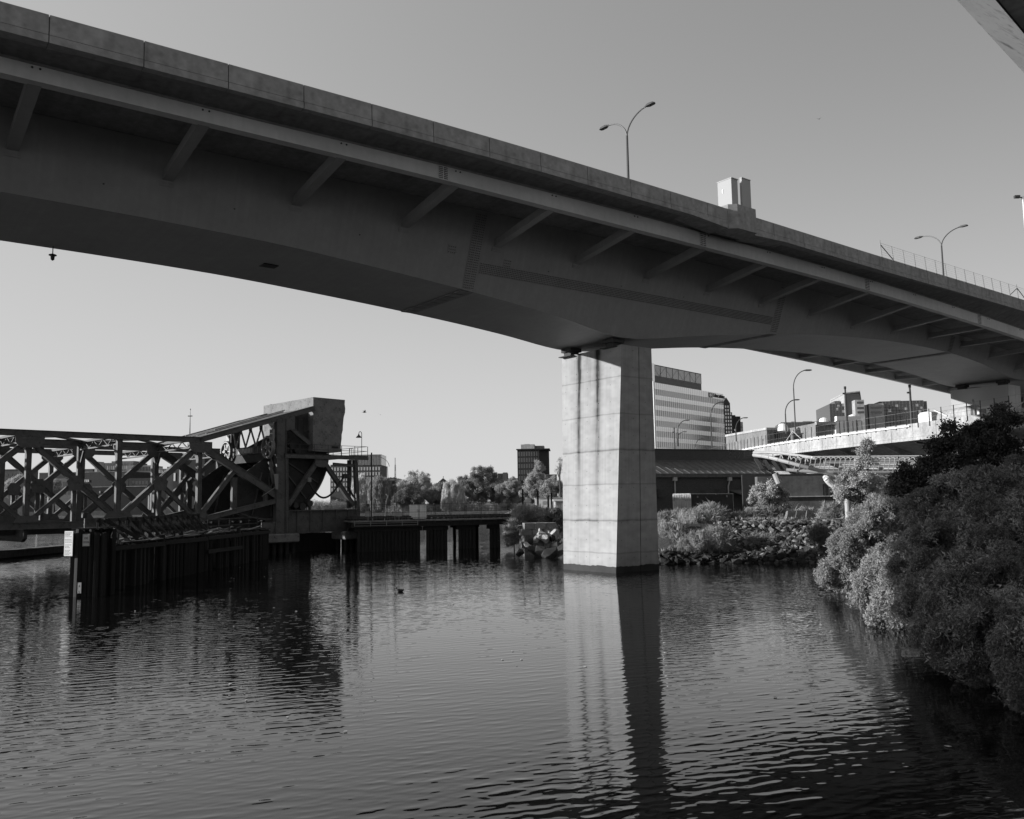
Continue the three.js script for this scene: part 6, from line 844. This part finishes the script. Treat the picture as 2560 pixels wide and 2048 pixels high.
// ---------------------------------------------------------------- vegetation
function leafGeo(seed, n, spread, l, w, droop = 0) {                         // a sprig: n pointed leaves round a centre
  const r = rngOf(seed), m = new MB();
  for (let i = 0; i < n; i++) {
    const c = [(r() * 2 - 1) * spread, (r() * 2 - 1) * spread * (droop ? 1.6 : 1), (r() * 2 - 1) * spread], d = droop ? unit([(r() - 0.5) * 0.6, -1, (r() - 0.5) * 0.6]) : unit([r() * 2 - 1, r() * 1.6 - 0.6, r() * 2 - 1]), a = unit(cross(d, [r() - 0.5, r() - 0.5, r() - 0.5])), k = 0.7 + 0.6 * r(), nrm = mul(cross(d, a), 0.12 * w);
    const tip = add(c, mul(d, l * k)), mid = add(c, mul(d, l * k * 0.45)); m.tri(c, add(add(mid, mul(a, w / 2)), nrm), tip); m.tri(c, tip, add(sub(mid, mul(a, w / 2)), nrm));
  }
  return m.geo();
}
const SPRIG = { fine: [leafGeo(1, 12, 0.55, 0.42, 0.13), leafGeo(2, 12, 0.6, 0.4, 0.12), leafGeo(3, 12, 0.5, 0.45, 0.13)], broad: [leafGeo(4, 8, 0.6, 0.55, 0.34), leafGeo(5, 8, 0.6, 0.5, 0.36)], willow: [leafGeo(6, 14, 0.45, 0.8, 0.09, 1), leafGeo(7, 14, 0.5, 0.75, 0.1, 1)], puff: [leafGeo(8, 22, 0.5, 0.42, 0.2), leafGeo(9, 22, 0.5, 0.4, 0.2)], grass: [leafGeo(10, 9, 0.3, 1.5, 0.07)].concat([(() => { const r = rngOf(12), m = new MB(); for (let i = 0; i < 12; i++) { const a = r() * 6.3, q = 0.25 * r(), c = [q * Math.cos(a), 0, q * Math.sin(a)], t = [c[0] * 3 + (r() - 0.5) * 0.6, 0.7 + 0.6 * r(), c[2] * 3 + (r() - 0.5) * 0.6], s = [Math.sin(a) * 0.035, 0, -Math.cos(a) * 0.035], mid = add(mul(add(c, t), 0.5), [0, 0.12, 0]); m.quad(sub(c, s), add(c, s), add(mid, s), sub(mid, s)); m.tri(sub(mid, s), add(mid, s), t); } return m.geo(); })()]) };
let seedNo = 100;
function foliage(parent, lobes, { n, kind = 'fine', size = 0.35, tone = 1, vary = 0.5, gap = 0.05, freq = 0.9, shell = 0.45, m = M.leaf, name = 'foliage', up = 0 }) {
  const r = rngOf(seedNo++), geos = SPRIG[kind], wsum = lobes.map((q) => Math.pow(q[3] * q[4] * q[5], 0.62)), tot = wsum.reduce((a, b) => a + b, 0), o = new THREE.Object3D(), c = new THREE.Color(), base = parent.position, sd = seedNo * 3.7;
  geos.forEach((g, gi) => {
    const cnt = Math.ceil(n / geos.length), im = new THREE.InstancedMesh(g, m, cnt); im.name = name;
    for (let i = 0; i < cnt; i++) {
      let p, k = 0;
      do {
        let t = r() * tot, li = 0; while (t > wsum[li] && li < lobes.length - 1) t -= wsum[li++];
        const q = lobes[li], z = r() * 2 - 1, a = r() * 6.283, s = Math.sqrt(1 - z * z), d = [s * Math.cos(a), z, s * Math.sin(a)];
        const bump = 1 + 0.28 * nz(d[0] * 2.2 + q[0], d[1] * 2.2 + q[1], d[2] * 2.2 + q[2]) + 0.14 * nz(d[0] * 6 + q[0], d[1] * 6, d[2] * 6 + q[2]), rr = (1 - shell * Math.pow(r(), 1.3)) * bump;
        p = [q[0] + d[0] * q[3] * rr, q[1] + d[1] * q[4] * rr, q[2] + d[2] * q[5] * rr];
      } while (k++ < 8 && nz(p[0] * freq + sd, p[1] * freq, p[2] * freq) < gap - 0.35);
      o.position.set(p[0] - base.x, p[1] - base.y, p[2] - base.z); o.rotation.set(up ? (r() - 0.5) * 0.5 : r() * 6.3, r() * 6.3, up ? (r() - 0.5) * 0.5 : r() * 6.3); o.scale.setScalar(size * (0.6 + 0.8 * r())); if (kind === 'willow') { o.rotation.set(0.2 * (r() - 0.5), r() * 6.3, 0.2 * (r() - 0.5)); o.scale.y *= 1.5; }
      o.updateMatrix(); im.setMatrixAt(i, o.matrix); const b = tone * (1 - vary / 2 + vary * r()) * (1 + 0.35 * nz(p[0] * 0.7, p[1] * 0.7, p[2] * 0.7 + sd)); im.setColorAt(i, c.setRGB(b, b, b));
    }
    im.castShadow = im.receiveShadow = true; stuff(im); parent.add(im);
  });
}
function clumps(lobes, size, dens = 1, seed = 1) {                           // many small uneven tufts over the outside of larger masses, with gaps between them
  const r = rngOf(seed * 97 + 5), o = [];
  for (const q of lobes) {
    const n = Math.max(4, Math.round(dens * 1.5 * (q[3] * q[4] + q[4] * q[5] + q[3] * q[5]) / (size * size)));
    for (let i = 0; i < n; i++) { const z = r() * 2 - 1, a = r() * 6.283, s = Math.sqrt(1 - z * z), d = [s * Math.cos(a), z, s * Math.sin(a)]; if (d[1] < -0.55 && r() < 0.6) continue; const k = (0.62 + 0.5 * Math.sqrt(r())) * (1 + 0.2 * nz(d[0] * 2 + q[0], d[1] * 2 + q[1], d[2] * 2 + q[2])), m = size * (0.5 + 0.8 * r()); o.push([q[0] + d[0] * q[3] * k, q[1] + d[1] * q[4] * k, q[2] + d[2] * q[5] * k, m * (0.8 + 0.5 * r()), m * (0.7 + 0.4 * r()), m * (0.8 + 0.5 * r())]); }
  }
  return o;
}
function limbs(parent, root, lobes, r0, seed, name = 'trunk', m = M.bark) {
  const r = rngOf(seed), mb = new MB(), b = parent.position, T0 = sub(root, [b.x, b.y, b.z]); let top = lobes.reduce((a, q) => Math.max(a, q[1]), -9); const fork = [T0[0] + (r() - 0.5) * 0.3, T0[1] + (top - root[1]) * 0.38, T0[2]];
  mb.path([sub(T0, [0, 0.3, 0]), [lerp(T0[0], fork[0], 0.5) + 0.1 * (r() - 0.5), (T0[1] + fork[1]) / 2, T0[2]], fork], [r0 * 1.25, r0, r0 * 0.8], 8);
  for (const q of lobes) { const e = [q[0] - b.x, q[1] - b.y + q[4] * 0.3, q[2] - b.z], mid = [lerp(fork[0], e[0], 0.5) + (r() - 0.5) * 0.4, lerp(fork[1], e[1], 0.55) + 0.2 * r(), lerp(fork[2], e[2], 0.5) + (r() - 0.5) * 0.4]; mb.path([fork, mid, e], [r0 * 0.6, r0 * 0.36, r0 * 0.1], 6); for (let k = 0; k < 5; k++) { const t = [e[0] + (r() - 0.5) * q[3] * 1.5, e[1] + (r() - 0.3) * q[4] * 1.2, e[2] + (r() - 0.5) * q[5] * 1.5]; mb.path([mid, [lerp(mid[0], t[0], 0.6), lerp(mid[1], t[1], 0.5), lerp(mid[2], t[2], 0.6)], t], [r0 * 0.26, r0 * 0.14, r0 * 0.03], 5); } }
  mb.build(name, m, parent);
}
function plant(name, label, cat, root, lobes, opt, r0, group) { const g = thing(name, label, cat, root, 0, group); limbs(g, root, lobes, r0, seedNo + 500, opt.stem || 'trunk'); const mean = lobes.reduce((a, q) => a + q[3] + q[4], 0) / lobes.length / 2; foliage(g, clumps(lobes, opt.clump || mean * 0.24, opt.dens || 0.42, seedNo), { name: opt.part || 'crown', shell: 0.8, ...opt }); return g; }
// lobes written in photo pixels at a depth: [x, y, rx, ry]
const lob = (Z, list) => list.map(([x, y, rx, ry, dz = 0]) => { const p = at(x, y, Z + dz), k = (Z + dz) / 2196.7; return [p[0], p[1], p[2], rx * k, ry * k, Math.min(rx, ry) * k * 1.1]; });
const far = (x, Z) => { const p = at(x, 1281, Z); return [p[0], groundY(p[0], p[2]) - 0.05, p[2]]; };
const zx = (x) => 860 + x / 3.85, zy = (y) => 1050 + y / 3.85;
const treeAt = (label, Z, rootx, list, opt, kind = 'tree', g = 'trees in the riverside park') => plant(kind === 'willow' ? 'willow_tree' : 'park_tree', label, 'tree', far(zx(rootx), Z), lob(Z, list.map(([x, y, a, b, dz]) => [zx(x), zy(y), a / 3.85, b / 3.85, dz])), opt, 0.3, g);
treeAt('pale willow tree closest to the lift bridge tower behind the stair', 232, 190, [[170, 640, 75, 80], [235, 690, 70, 90], [150, 740, 80, 80]], { n: 5000, kind: 'willow', size: 0.75, tone: 1.5, gap: 0.05 }, 'willow');
treeAt('shaded willow tree right of the stair behind the trestle', 228, 370, [[360, 650, 80, 80], [420, 690, 60, 90], [310, 700, 60, 90], [370, 760, 100, 60]], { n: 6000, kind: 'willow', size: 0.8, tone: 0.75, gap: 0.05 }, 'willow');
treeAt('broad leafy tree with thin bare top between radio mast and pavilion', 236, 700, [[660, 640, 110, 80], [760, 640, 80, 90], [560, 690, 70, 80], [690, 700, 120, 60]], { n: 7000, kind: 'fine', size: 0.62, tone: 1.25, gap: 0.1 });
treeAt('sparse treetop showing above the broad leafy tree', 248, 700, [[640, 530, 50, 28], [710, 520, 60, 30], [780, 540, 40, 26], [690, 570, 90, 25]], { n: 420, kind: 'fine', size: 0.55, tone: 0.8, gap: 0.2 });
treeAt('low dark tree under the broad leafy tree behind the white cabinet', 222, 640, [[600, 740, 90, 60], [700, 760, 80, 50], [540, 770, 70, 50]], { n: 5000, kind: 'fine', size: 0.65, tone: 0.5, gap: 0.05 });
treeAt('dark rounded tree in front of the pavilion roof', 230, 880, [[840, 720, 80, 70], [930, 690, 80, 65], [800, 770, 80, 60], [900, 770, 90, 60]], { n: 6500, kind: 'fine', size: 0.62, tone: 0.75, gap: 0.05 });
treeAt('tall pale willow hanging low left of the big dark tree', 226, 1050, [[1040, 690, 70, 80], [1010, 770, 45, 90], [1090, 760, 60, 90]], { n: 6500, kind: 'willow', size: 0.8, tone: 1.35, gap: 0.0 }, 'willow');
treeAt('tallest dark tree in the middle of the riverside park', 234, 1290, [[1330, 560, 130, 90], [1240, 620, 110, 80], [1410, 650, 110, 100], [1290, 700, 140, 80], [1180, 590, 70, 40], [1200, 760, 70, 60], [1380, 760, 120, 50]], { n: 13000, kind: 'fine', size: 0.7, tone: 0.72, gap: 0.06 });
treeAt('mid grey tree right of the tallest tree', 228, 1580, [[1560, 680, 90, 70], [1640, 660, 80, 80], [1590, 740, 100, 60]], { n: 6000, kind: 'fine', size: 0.6, tone: 1.0, gap: 0.08 });
treeAt('tall thin crowned tree in front of the office tower', 215, 1850, [[1830, 600, 80, 90], [1880, 500, 45, 70], [1900, 640, 80, 80], [1780, 690, 80, 60], [1860, 430, 25, 40]], { n: 5000, kind: 'fine', size: 0.55, tone: 1.1, gap: 0.16 });
treeAt('leafy tree partly hidden by the left edge of the pier', 210, 2020, [[2010, 640, 80, 80], [2060, 700, 70, 70], [1960, 700, 70, 60]], { n: 5000, kind: 'fine', size: 0.55, tone: 1.05, gap: 0.12 });
treeAt('nearly bare twiggy tree beside the pier left edge', 190, 2090, [[2070, 480, 40, 60], [2080, 400, 25, 40]], { n: 90, kind: 'fine', size: 0.4, tone: 0.7, gap: 0.1 });
plant('park_tree', 'sunlit round tree behind the far left end of the lift bridge', 'tree', far(40, 250), lob(250, [[45, 1215, 26, 20], [75, 1222, 18, 16], [15, 1225, 20, 16]]), { n: 4500, size: 0.7, tone: 1.3, gap: 0.05 }, 0.35, 'trees in the riverside park');
plant('park_tree', 'grey tree behind the truss left of the theatre block recess', 'tree', far(135, 255), lob(255, [[135, 1222, 14, 20], [128, 1235, 16, 14]]), { n: 2500, size: 0.6, tone: 1.1, gap: 0.05 }, 0.3, 'trees in the riverside park');
{ // a hedge-like belt of low park greenery
  const g = thing('park_undergrowth', 'low dark belt of bushes along the far river bank', 'undergrowth', [0, 0, 0]), lobes = []; const r = rngOf(9); for (let k = 0; k < 42; k++) { const x = lerp(880, 1400, k / 41), p = at(x, 1278 - r() * 3, 222 + r() * 14); lobes.push([p[0], p[1], p[2], 2.6, 1.4 + r(), 2]); } for (let k = 0; k < 20; k++) { const p = at(lerp(640, 890, k / 19), 1277 - 5 * r(), 228); lobes.push([p[0], p[1], p[2], 2.8, 1.8 + r(), 2]); } foliage(g, lobes, { n: 15000, size: 0.55, tone: 0.8 }); stuff(g);
}
// small buildings and poles at the end of the trestle
{ const p = at(1392, 1275, 122), g = thing('white_hut', 'small white flat roofed hut beside the left edge of the pier', 'hut', [p[0], 2.9, p[2]]); slab(g, 'wall', M.paintGrey, -0.2, 3.2, 0, 2.15, -3, 0); slab(g, 'roof', M.paintWhite, -0.5, 3.4, 2.15, 2.4, -3.2, 0.4); slab(g, 'corner_post', M.paintWhite, -0.22, -0.08, 0, 2.15, 0, 0.08); }
{ const p = at(1338, 1270, 150), g = thing('white_trailer', 'long low white trailer behind the shrubs left of the hut', 'trailer', [p[0], 2.9, p[2]]); slab(g, 'body', M.paintWhite, 0, 7.2, 0.3, 2.7, -2.5, 0); slab(g, 'roof_edge', M.paintGrey, -0.1, 7.3, 2.7, 2.8, -2.6, 0.1); panes(g, M.paintGrey, [[1.6, 1.9, 0.7, 0.6], [4.4, 1.9, 0.7, 0.6], [6.1, 1.9, 0.5, 0.6]], 'window'); slab(g, 'skirt', M.black, 0.2, 7, 0, 0.3, -2.3, -0.2); }
{ const p = at(1245, 1283, 150), g = thing('skate_ramp', 'concrete skate ramp wedge with curved grey back behind the trestle end', 'ramp', [p[0], 2.7, p[2]]); const pr = []; for (let k = 0; k <= 8; k++) pr.push([k * 0.36, 0.25 + 1.0 * Math.pow(k / 8, 2.2), 0]); new MB().prism([[0, 0, 0], [2.9, 0, 0], ...pr.reverse()], [0, 0, -2]).build('ramp_side', M.paleConcrete, g); new MB().prism([[2.9, 0, -0.5], [5.6, 0, -0.5], [5.6, 2.9, -0.5], [4.6, 2.6, -0.5], [3.6, 1.9, -0.5], [2.9, 1.2, -0.5]], [0, 0, -3]).build('ramp_back', W.mid, g); const b = new MB().rod([5.9, 0, 0.2], [5.9, 1.2, 0.2], 0.35, 0.35, 10); b.build('bollard', M.paintWhite, g); }
for (const [x, yt, yb, l] of [[1307.5, 1224, 1281, 'dark timber pole at the right end of the trestle'], [1345, 1227, 1270, 'thin dark pole in front of the white trailer left part'], [1371, 1241, 1276, 'thin dark pole in front of the white trailer right part'], [1380, 1233, 1281, 'thicker dark pole beside the white hut']]) { const b = at(x, yb, 104), t = at(x, yt, 104), g = thing('timber_pole', l, 'pole', [b[0], groundY(b[0], b[2]) - 0.2, b[2]], 0, 'dark poles on the bank left of the pier'); const H = t[1] - g.position.y; new MB().rod([0, 0, 0], [0, H, 0], 0.13, 0.1, 8).build('shaft', M.timber, g); new MB().rod([0, H, 0], [0, H + 0.08, 0], 0.14, 0.08, 8).build('cap', M.lampMetal, g); }
// bank left of the pier
const bankRoot = (x, z) => [x, Math.max(0, groundY(x, z)) - 0.05, z];
function shrub(label, x, z, lobes, opt, group = 'shrubs on the river bank') { const g = thing('bank_shrub', label, 'shrub', bankRoot(x, z), 0, group); limbs(g, bankRoot(x, z), lobes, 0.05, seedNo + 900, 'stem'); foliage(g, clumps(lobes, 0.26, 0.5, seedNo), { shell: 1, ...opt, n: opt.n * 0.8 }); foliage(g, lobes, { kind: 'grass', size: 0.42, n: opt.n * 0.16, shell: 0.7, tone: opt.tone, up: 1, m: opt.m, name: 'stalks' }); return g; }
const WEED = new THREE.MeshPhysicalMaterial({ color: new THREE.Color().setRGB(0.32, 0.32, 0.32), roughness: 0.95, transmission: 0.3, thickness: 0, specularIntensity: 0.3, side: THREE.DoubleSide });
const LB = [['leafy shrub overhanging the water at the right end of the trestle', 1283, 1345, 93, [[1285, 1335, 17, 26], [1292, 1310, 16, 20], [1280, 1352, 12, 12]], 0.9], ['tall shrub on top of the stone abutment under the dark pole', 1312, 1300, 95, [[1310, 1288, 24, 20], [1328, 1296, 20, 14], [1300, 1305, 16, 14]], 1.0], ['pale shrub in front of the white trailer', 1345, 1295, 97, [[1342, 1284, 20, 14], [1358, 1292, 22, 18], [1335, 1300, 18, 14]], 1.25], ['darker shrub between the boulders and the white hut', 1385, 1305, 92, [[1376, 1292, 20, 16], [1392, 1300, 18, 24], [1370, 1310, 20, 12], [1396, 1325, 14, 24]], 0.75]];
for (const [l, x, y, Z, q, tone] of LB) { const lo = lob(Z, q); shrub(l, lo[0][0], lo[0][2], lo, { n: 3000, kind: 'broad', size: 0.24, tone, gap: 0.1, freq: 1.4, m: WEED }, 'shrubs left of the pier'); }
// right of the pier: weeds, shrubs, grass
const RB = [['tall grassy weeds beside the pier foot below the ribbed container end', 82, [[1665, 1305, 24, 18], [1695, 1300, 26, 20], [1650, 1320, 16, 18]], 1.0, 2600], ['broad pale thicket above the waterline between pier and rubble', 72, [[1745, 1365, 44, 28], [1790, 1350, 34, 26], [1715, 1385, 36, 20], [1800, 1375, 26, 18]], 1.05, 4200], ['wide pale shrub at the foot of the pier right side', 76, [[1672, 1345, 38, 34], [1655, 1375, 24, 26], [1700, 1360, 34, 34]], 1.2, 4200], ['tall seed headed shrub below the shipping container', 79, [[1735, 1310, 38, 34], [1768, 1300, 32, 30], [1750, 1340, 44, 30]], 1.25, 4200], ['shrub tips standing in front of the container dark side', 84, [[1778, 1282, 18, 18], [1800, 1290, 22, 18]], 1.2, 1600], ['dark shrub at the waterline right of the pier', 72, [[1700, 1395, 46, 22], [1755, 1390, 36, 20]], 0.5, 3000], ['yellow grassy shrub in the middle of the rubble slope', 73, [[1905, 1370, 34, 26], [1880, 1365, 22, 20], [1928, 1360, 20, 18]], 0.9, 2600], ['low shrub along the top of the rubble slope', 84, [[1880, 1290, 22, 14], [1850, 1298, 20, 12], [1925, 1286, 26, 14]], 1.0, 2200], ['pale shrub behind the middle concrete block', 84, [[2005, 1291, 22, 12], [2028, 1292, 18, 11], [1980, 1293, 18, 10]], 1.3, 1400], ['tall weeds right of the concrete blocks', 80, [[2075, 1284, 28, 18], [2110, 1290, 30, 20], [2140, 1300, 26, 20]], 1.0, 3200], ['dark weeds above the waterline near the bright bush', 66, [[2080, 1365, 30, 20], [2050, 1340, 26, 16]], 0.6, 2400]];
for (const [l, Z, q, tone, n] of RB) { const lo = lob(Z, q); shrub(l, lo[0][0], lo[0][2], lo, { n: n * 1.4, kind: 'fine', size: 0.27, tone, gap: 0.05, freq: 1.6, m: WEED }); }
{ const g = thing('bank_grass', 'pale rough grass covering the bank in front of the container and the shed', 'grass', [0, 0, 0]), r = rngOf(55), o = new THREE.Object3D(), c = new THREE.Color(), geo = SPRIG.grass[1]; const pts = []; for (let i = 0; i < 26000 && pts.length < 11000; i++) { const x = lerp(-2, 46, r()), z = lerp(-62, -122, r()), d = shore(x, z); if (d < 0.8 || nz(x * 0.4, z * 0.4) < -0.12 || (x > 14 && x < 31 && z > -80.5 && r() < 0.93)) continue; pts.push([x, groundY(x, z) - 0.03, z]); } const im = new THREE.InstancedMesh(geo, mat(0.3, { side: THREE.DoubleSide }), pts.length); im.name = 'grass_tufts'; pts.forEach((p, i) => { o.position.set(...p); o.rotation.set(0, r() * 6.3, 0); o.scale.setScalar(0.14 + 0.3 * r()); o.updateMatrix(); im.setMatrixAt(i, o.matrix); const b = 0.6 + 0.9 * r(); im.setColorAt(i, c.setRGB(b, b, b)); }); g.add(im); stuff(im); stuff(g); }
{ // small trees
  const Z = 85, root = at(1918, 1297, Z), rp = [root[0], groundY(root[0], root[2]) - 0.1, root[2]]; plant('small_tree', 'small open leafed tree in front of the brick shed right corner', 'tree', rp, lob(Z, [[1918, 1228, 26, 20], [1940, 1245, 26, 18], [1896, 1246, 22, 18], [1925, 1262, 34, 14], [1955, 1262, 18, 12]]), { n: 1700, kind: 'broad', size: 0.26, tone: 1.3, gap: 0.1, clump: 0.3, dens: 0.4 }, 0.07);
  const Z2 = 60, r2 = at(2150, 1290, Z2), rp2 = [r2[0], groundY(r2[0], r2[2]) - 0.1, r2[2]]; plant('small_tree', 'slender upright sapling before the footbridge left of the dark tree', 'tree', rp2, lob(Z2, [[2162, 1150, 22, 26], [2172, 1125, 12, 16], [2150, 1190, 34, 30], [2128, 1215, 34, 26], [2175, 1215, 30, 30], [2145, 1240, 44, 26], [2115, 1238, 22, 16]]), { n: 3600, kind: 'broad', size: 0.2, tone: 1.2, gap: 0.1, clump: 0.32, dens: 0.45 }, 0.08);
}
// the big bushes on the near right bank
const leafMat = (a) => new THREE.MeshPhysicalMaterial({ color: new THREE.Color().setRGB(a, a, a), roughness: 0.95, transmission: 0.3, thickness: 0, specularIntensity: 0.3, side: THREE.DoubleSide });
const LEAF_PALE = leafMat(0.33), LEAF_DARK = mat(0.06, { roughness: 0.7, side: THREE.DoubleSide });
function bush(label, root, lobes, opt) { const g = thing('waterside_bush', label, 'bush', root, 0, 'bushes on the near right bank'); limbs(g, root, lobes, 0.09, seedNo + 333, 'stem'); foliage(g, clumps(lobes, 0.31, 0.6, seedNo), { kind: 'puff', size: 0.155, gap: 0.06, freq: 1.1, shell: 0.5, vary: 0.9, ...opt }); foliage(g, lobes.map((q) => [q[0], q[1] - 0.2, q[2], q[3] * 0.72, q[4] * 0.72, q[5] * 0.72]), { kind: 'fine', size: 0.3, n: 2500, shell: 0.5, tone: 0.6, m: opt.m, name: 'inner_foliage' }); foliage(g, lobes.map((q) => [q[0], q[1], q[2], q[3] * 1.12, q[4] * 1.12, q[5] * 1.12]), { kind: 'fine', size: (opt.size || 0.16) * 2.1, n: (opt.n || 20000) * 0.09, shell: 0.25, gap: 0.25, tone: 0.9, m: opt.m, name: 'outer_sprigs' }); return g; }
const px = (Z, l) => lob(Z, l);
bush('bright sunlit bush bulging over the water at right', [18.4, 0.4, -47], [...px(47, [[2092, 1430, 40, 36], [2130, 1378, 48, 42], [2178, 1312, 46, 46], [2212, 1275, 32, 36], [2150, 1436, 52, 44], [2208, 1380, 54, 56]]), ...px(49, [[2255, 1330, 46, 56], [2160, 1350, 44, 40]])], { n: 36000, m: LEAF_PALE, tone: 1.0 });
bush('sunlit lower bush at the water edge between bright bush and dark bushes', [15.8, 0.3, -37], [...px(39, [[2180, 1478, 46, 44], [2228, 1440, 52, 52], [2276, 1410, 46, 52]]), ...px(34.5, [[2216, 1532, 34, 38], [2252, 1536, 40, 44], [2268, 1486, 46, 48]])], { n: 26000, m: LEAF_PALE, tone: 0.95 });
bush('dark bush rising behind the sunlit lower bush', [20.5, 1.5, -37], [...px(37, [[2330, 1280, 56, 48], [2390, 1245, 66, 54], [2460, 1228, 66, 50], [2535, 1222, 56, 54], [2330, 1360, 56, 56]])], { n: 24000, m: LEAF_PALE, tone: 0.6 });  // same leaves as the sunlit bushes, shade put into the lower tone
bush('dark bush in the bridge shade over the water in the middle of the right bank', [15.2, 0.4, -29], [...px(31, [[2310, 1430, 58, 58], [2385, 1360, 76, 70], [2470, 1335, 76, 70], [2545, 1330, 60, 76], [2296, 1510, 46, 50]]), ...px(27.5, [[2330, 1560, 50, 48], [2392, 1490, 72, 70], [2474, 1450, 76, 72]])], { n: 36000, m: LEAF_PALE, tone: 0.6, size: 0.13 });  // leaf tone lowered to deepen the bridge shade
bush('nearest dark bush at the right edge above the black water', [14.0, 0.4, -22], [...px(24, [[2386, 1620, 52, 50], [2450, 1578, 72, 66], [2536, 1560, 66, 76], [2440, 1676, 42, 36], [2520, 1660, 60, 46]]), ...px(21, [[2560, 1700, 60, 60], [2600, 1600, 80, 90]])], { n: 30000, m: LEAF_PALE, tone: 0.6, size: 0.12 });  // leaf tone lowered here too, standing in for shade
{ // the dark tree behind them
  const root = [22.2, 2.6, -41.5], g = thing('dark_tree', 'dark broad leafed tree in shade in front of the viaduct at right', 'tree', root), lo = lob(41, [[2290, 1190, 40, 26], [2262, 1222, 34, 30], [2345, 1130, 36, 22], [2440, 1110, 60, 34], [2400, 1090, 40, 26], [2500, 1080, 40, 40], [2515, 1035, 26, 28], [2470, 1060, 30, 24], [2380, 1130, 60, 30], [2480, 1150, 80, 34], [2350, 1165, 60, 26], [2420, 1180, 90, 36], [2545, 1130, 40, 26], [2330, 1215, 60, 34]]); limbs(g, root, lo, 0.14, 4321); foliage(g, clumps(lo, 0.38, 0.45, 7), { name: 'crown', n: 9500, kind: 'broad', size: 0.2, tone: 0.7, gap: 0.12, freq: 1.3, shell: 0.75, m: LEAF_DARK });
}
{ // bits of leaf and foam drifting on the water
  const g = thing('floating_debris', 'scattered pale bits of leaf and foam floating on the river', 'debris', [0, 0.015, 0]), r = rngOf(61), geo = new MB().prism([[-0.5, 0, -0.2], [0.1, 0, -0.4], [0.5, 0, 0.05], [0.05, 0, 0.35]], [0, 0.06, 0]).geo(), spots = []; for (let i = 0; i < 900 && spots.length < 90; i++) { const a = r(), z = -14 - 62 * a, x = lerp(-0.55, 0.5, r()) * -z; if (shore(x, z) > -1 || nz(x * 0.12, z * 0.12) < 0.05) continue; spots.push([x, z]); }
  const im = new THREE.InstancedMesh(geo, mat(0.45), spots.length), o = new THREE.Object3D(); im.name = 'debris_bits'; spots.forEach(([x, z], i) => { o.position.set(x, 0, z); o.rotation.y = r() * 6; o.scale.setScalar(0.05 + 0.09 * r()); o.updateMatrix(); im.setMatrixAt(i, o.matrix); }); stuff(im); g.add(im); stuff(g);
}
renderer.render(scene, camera);
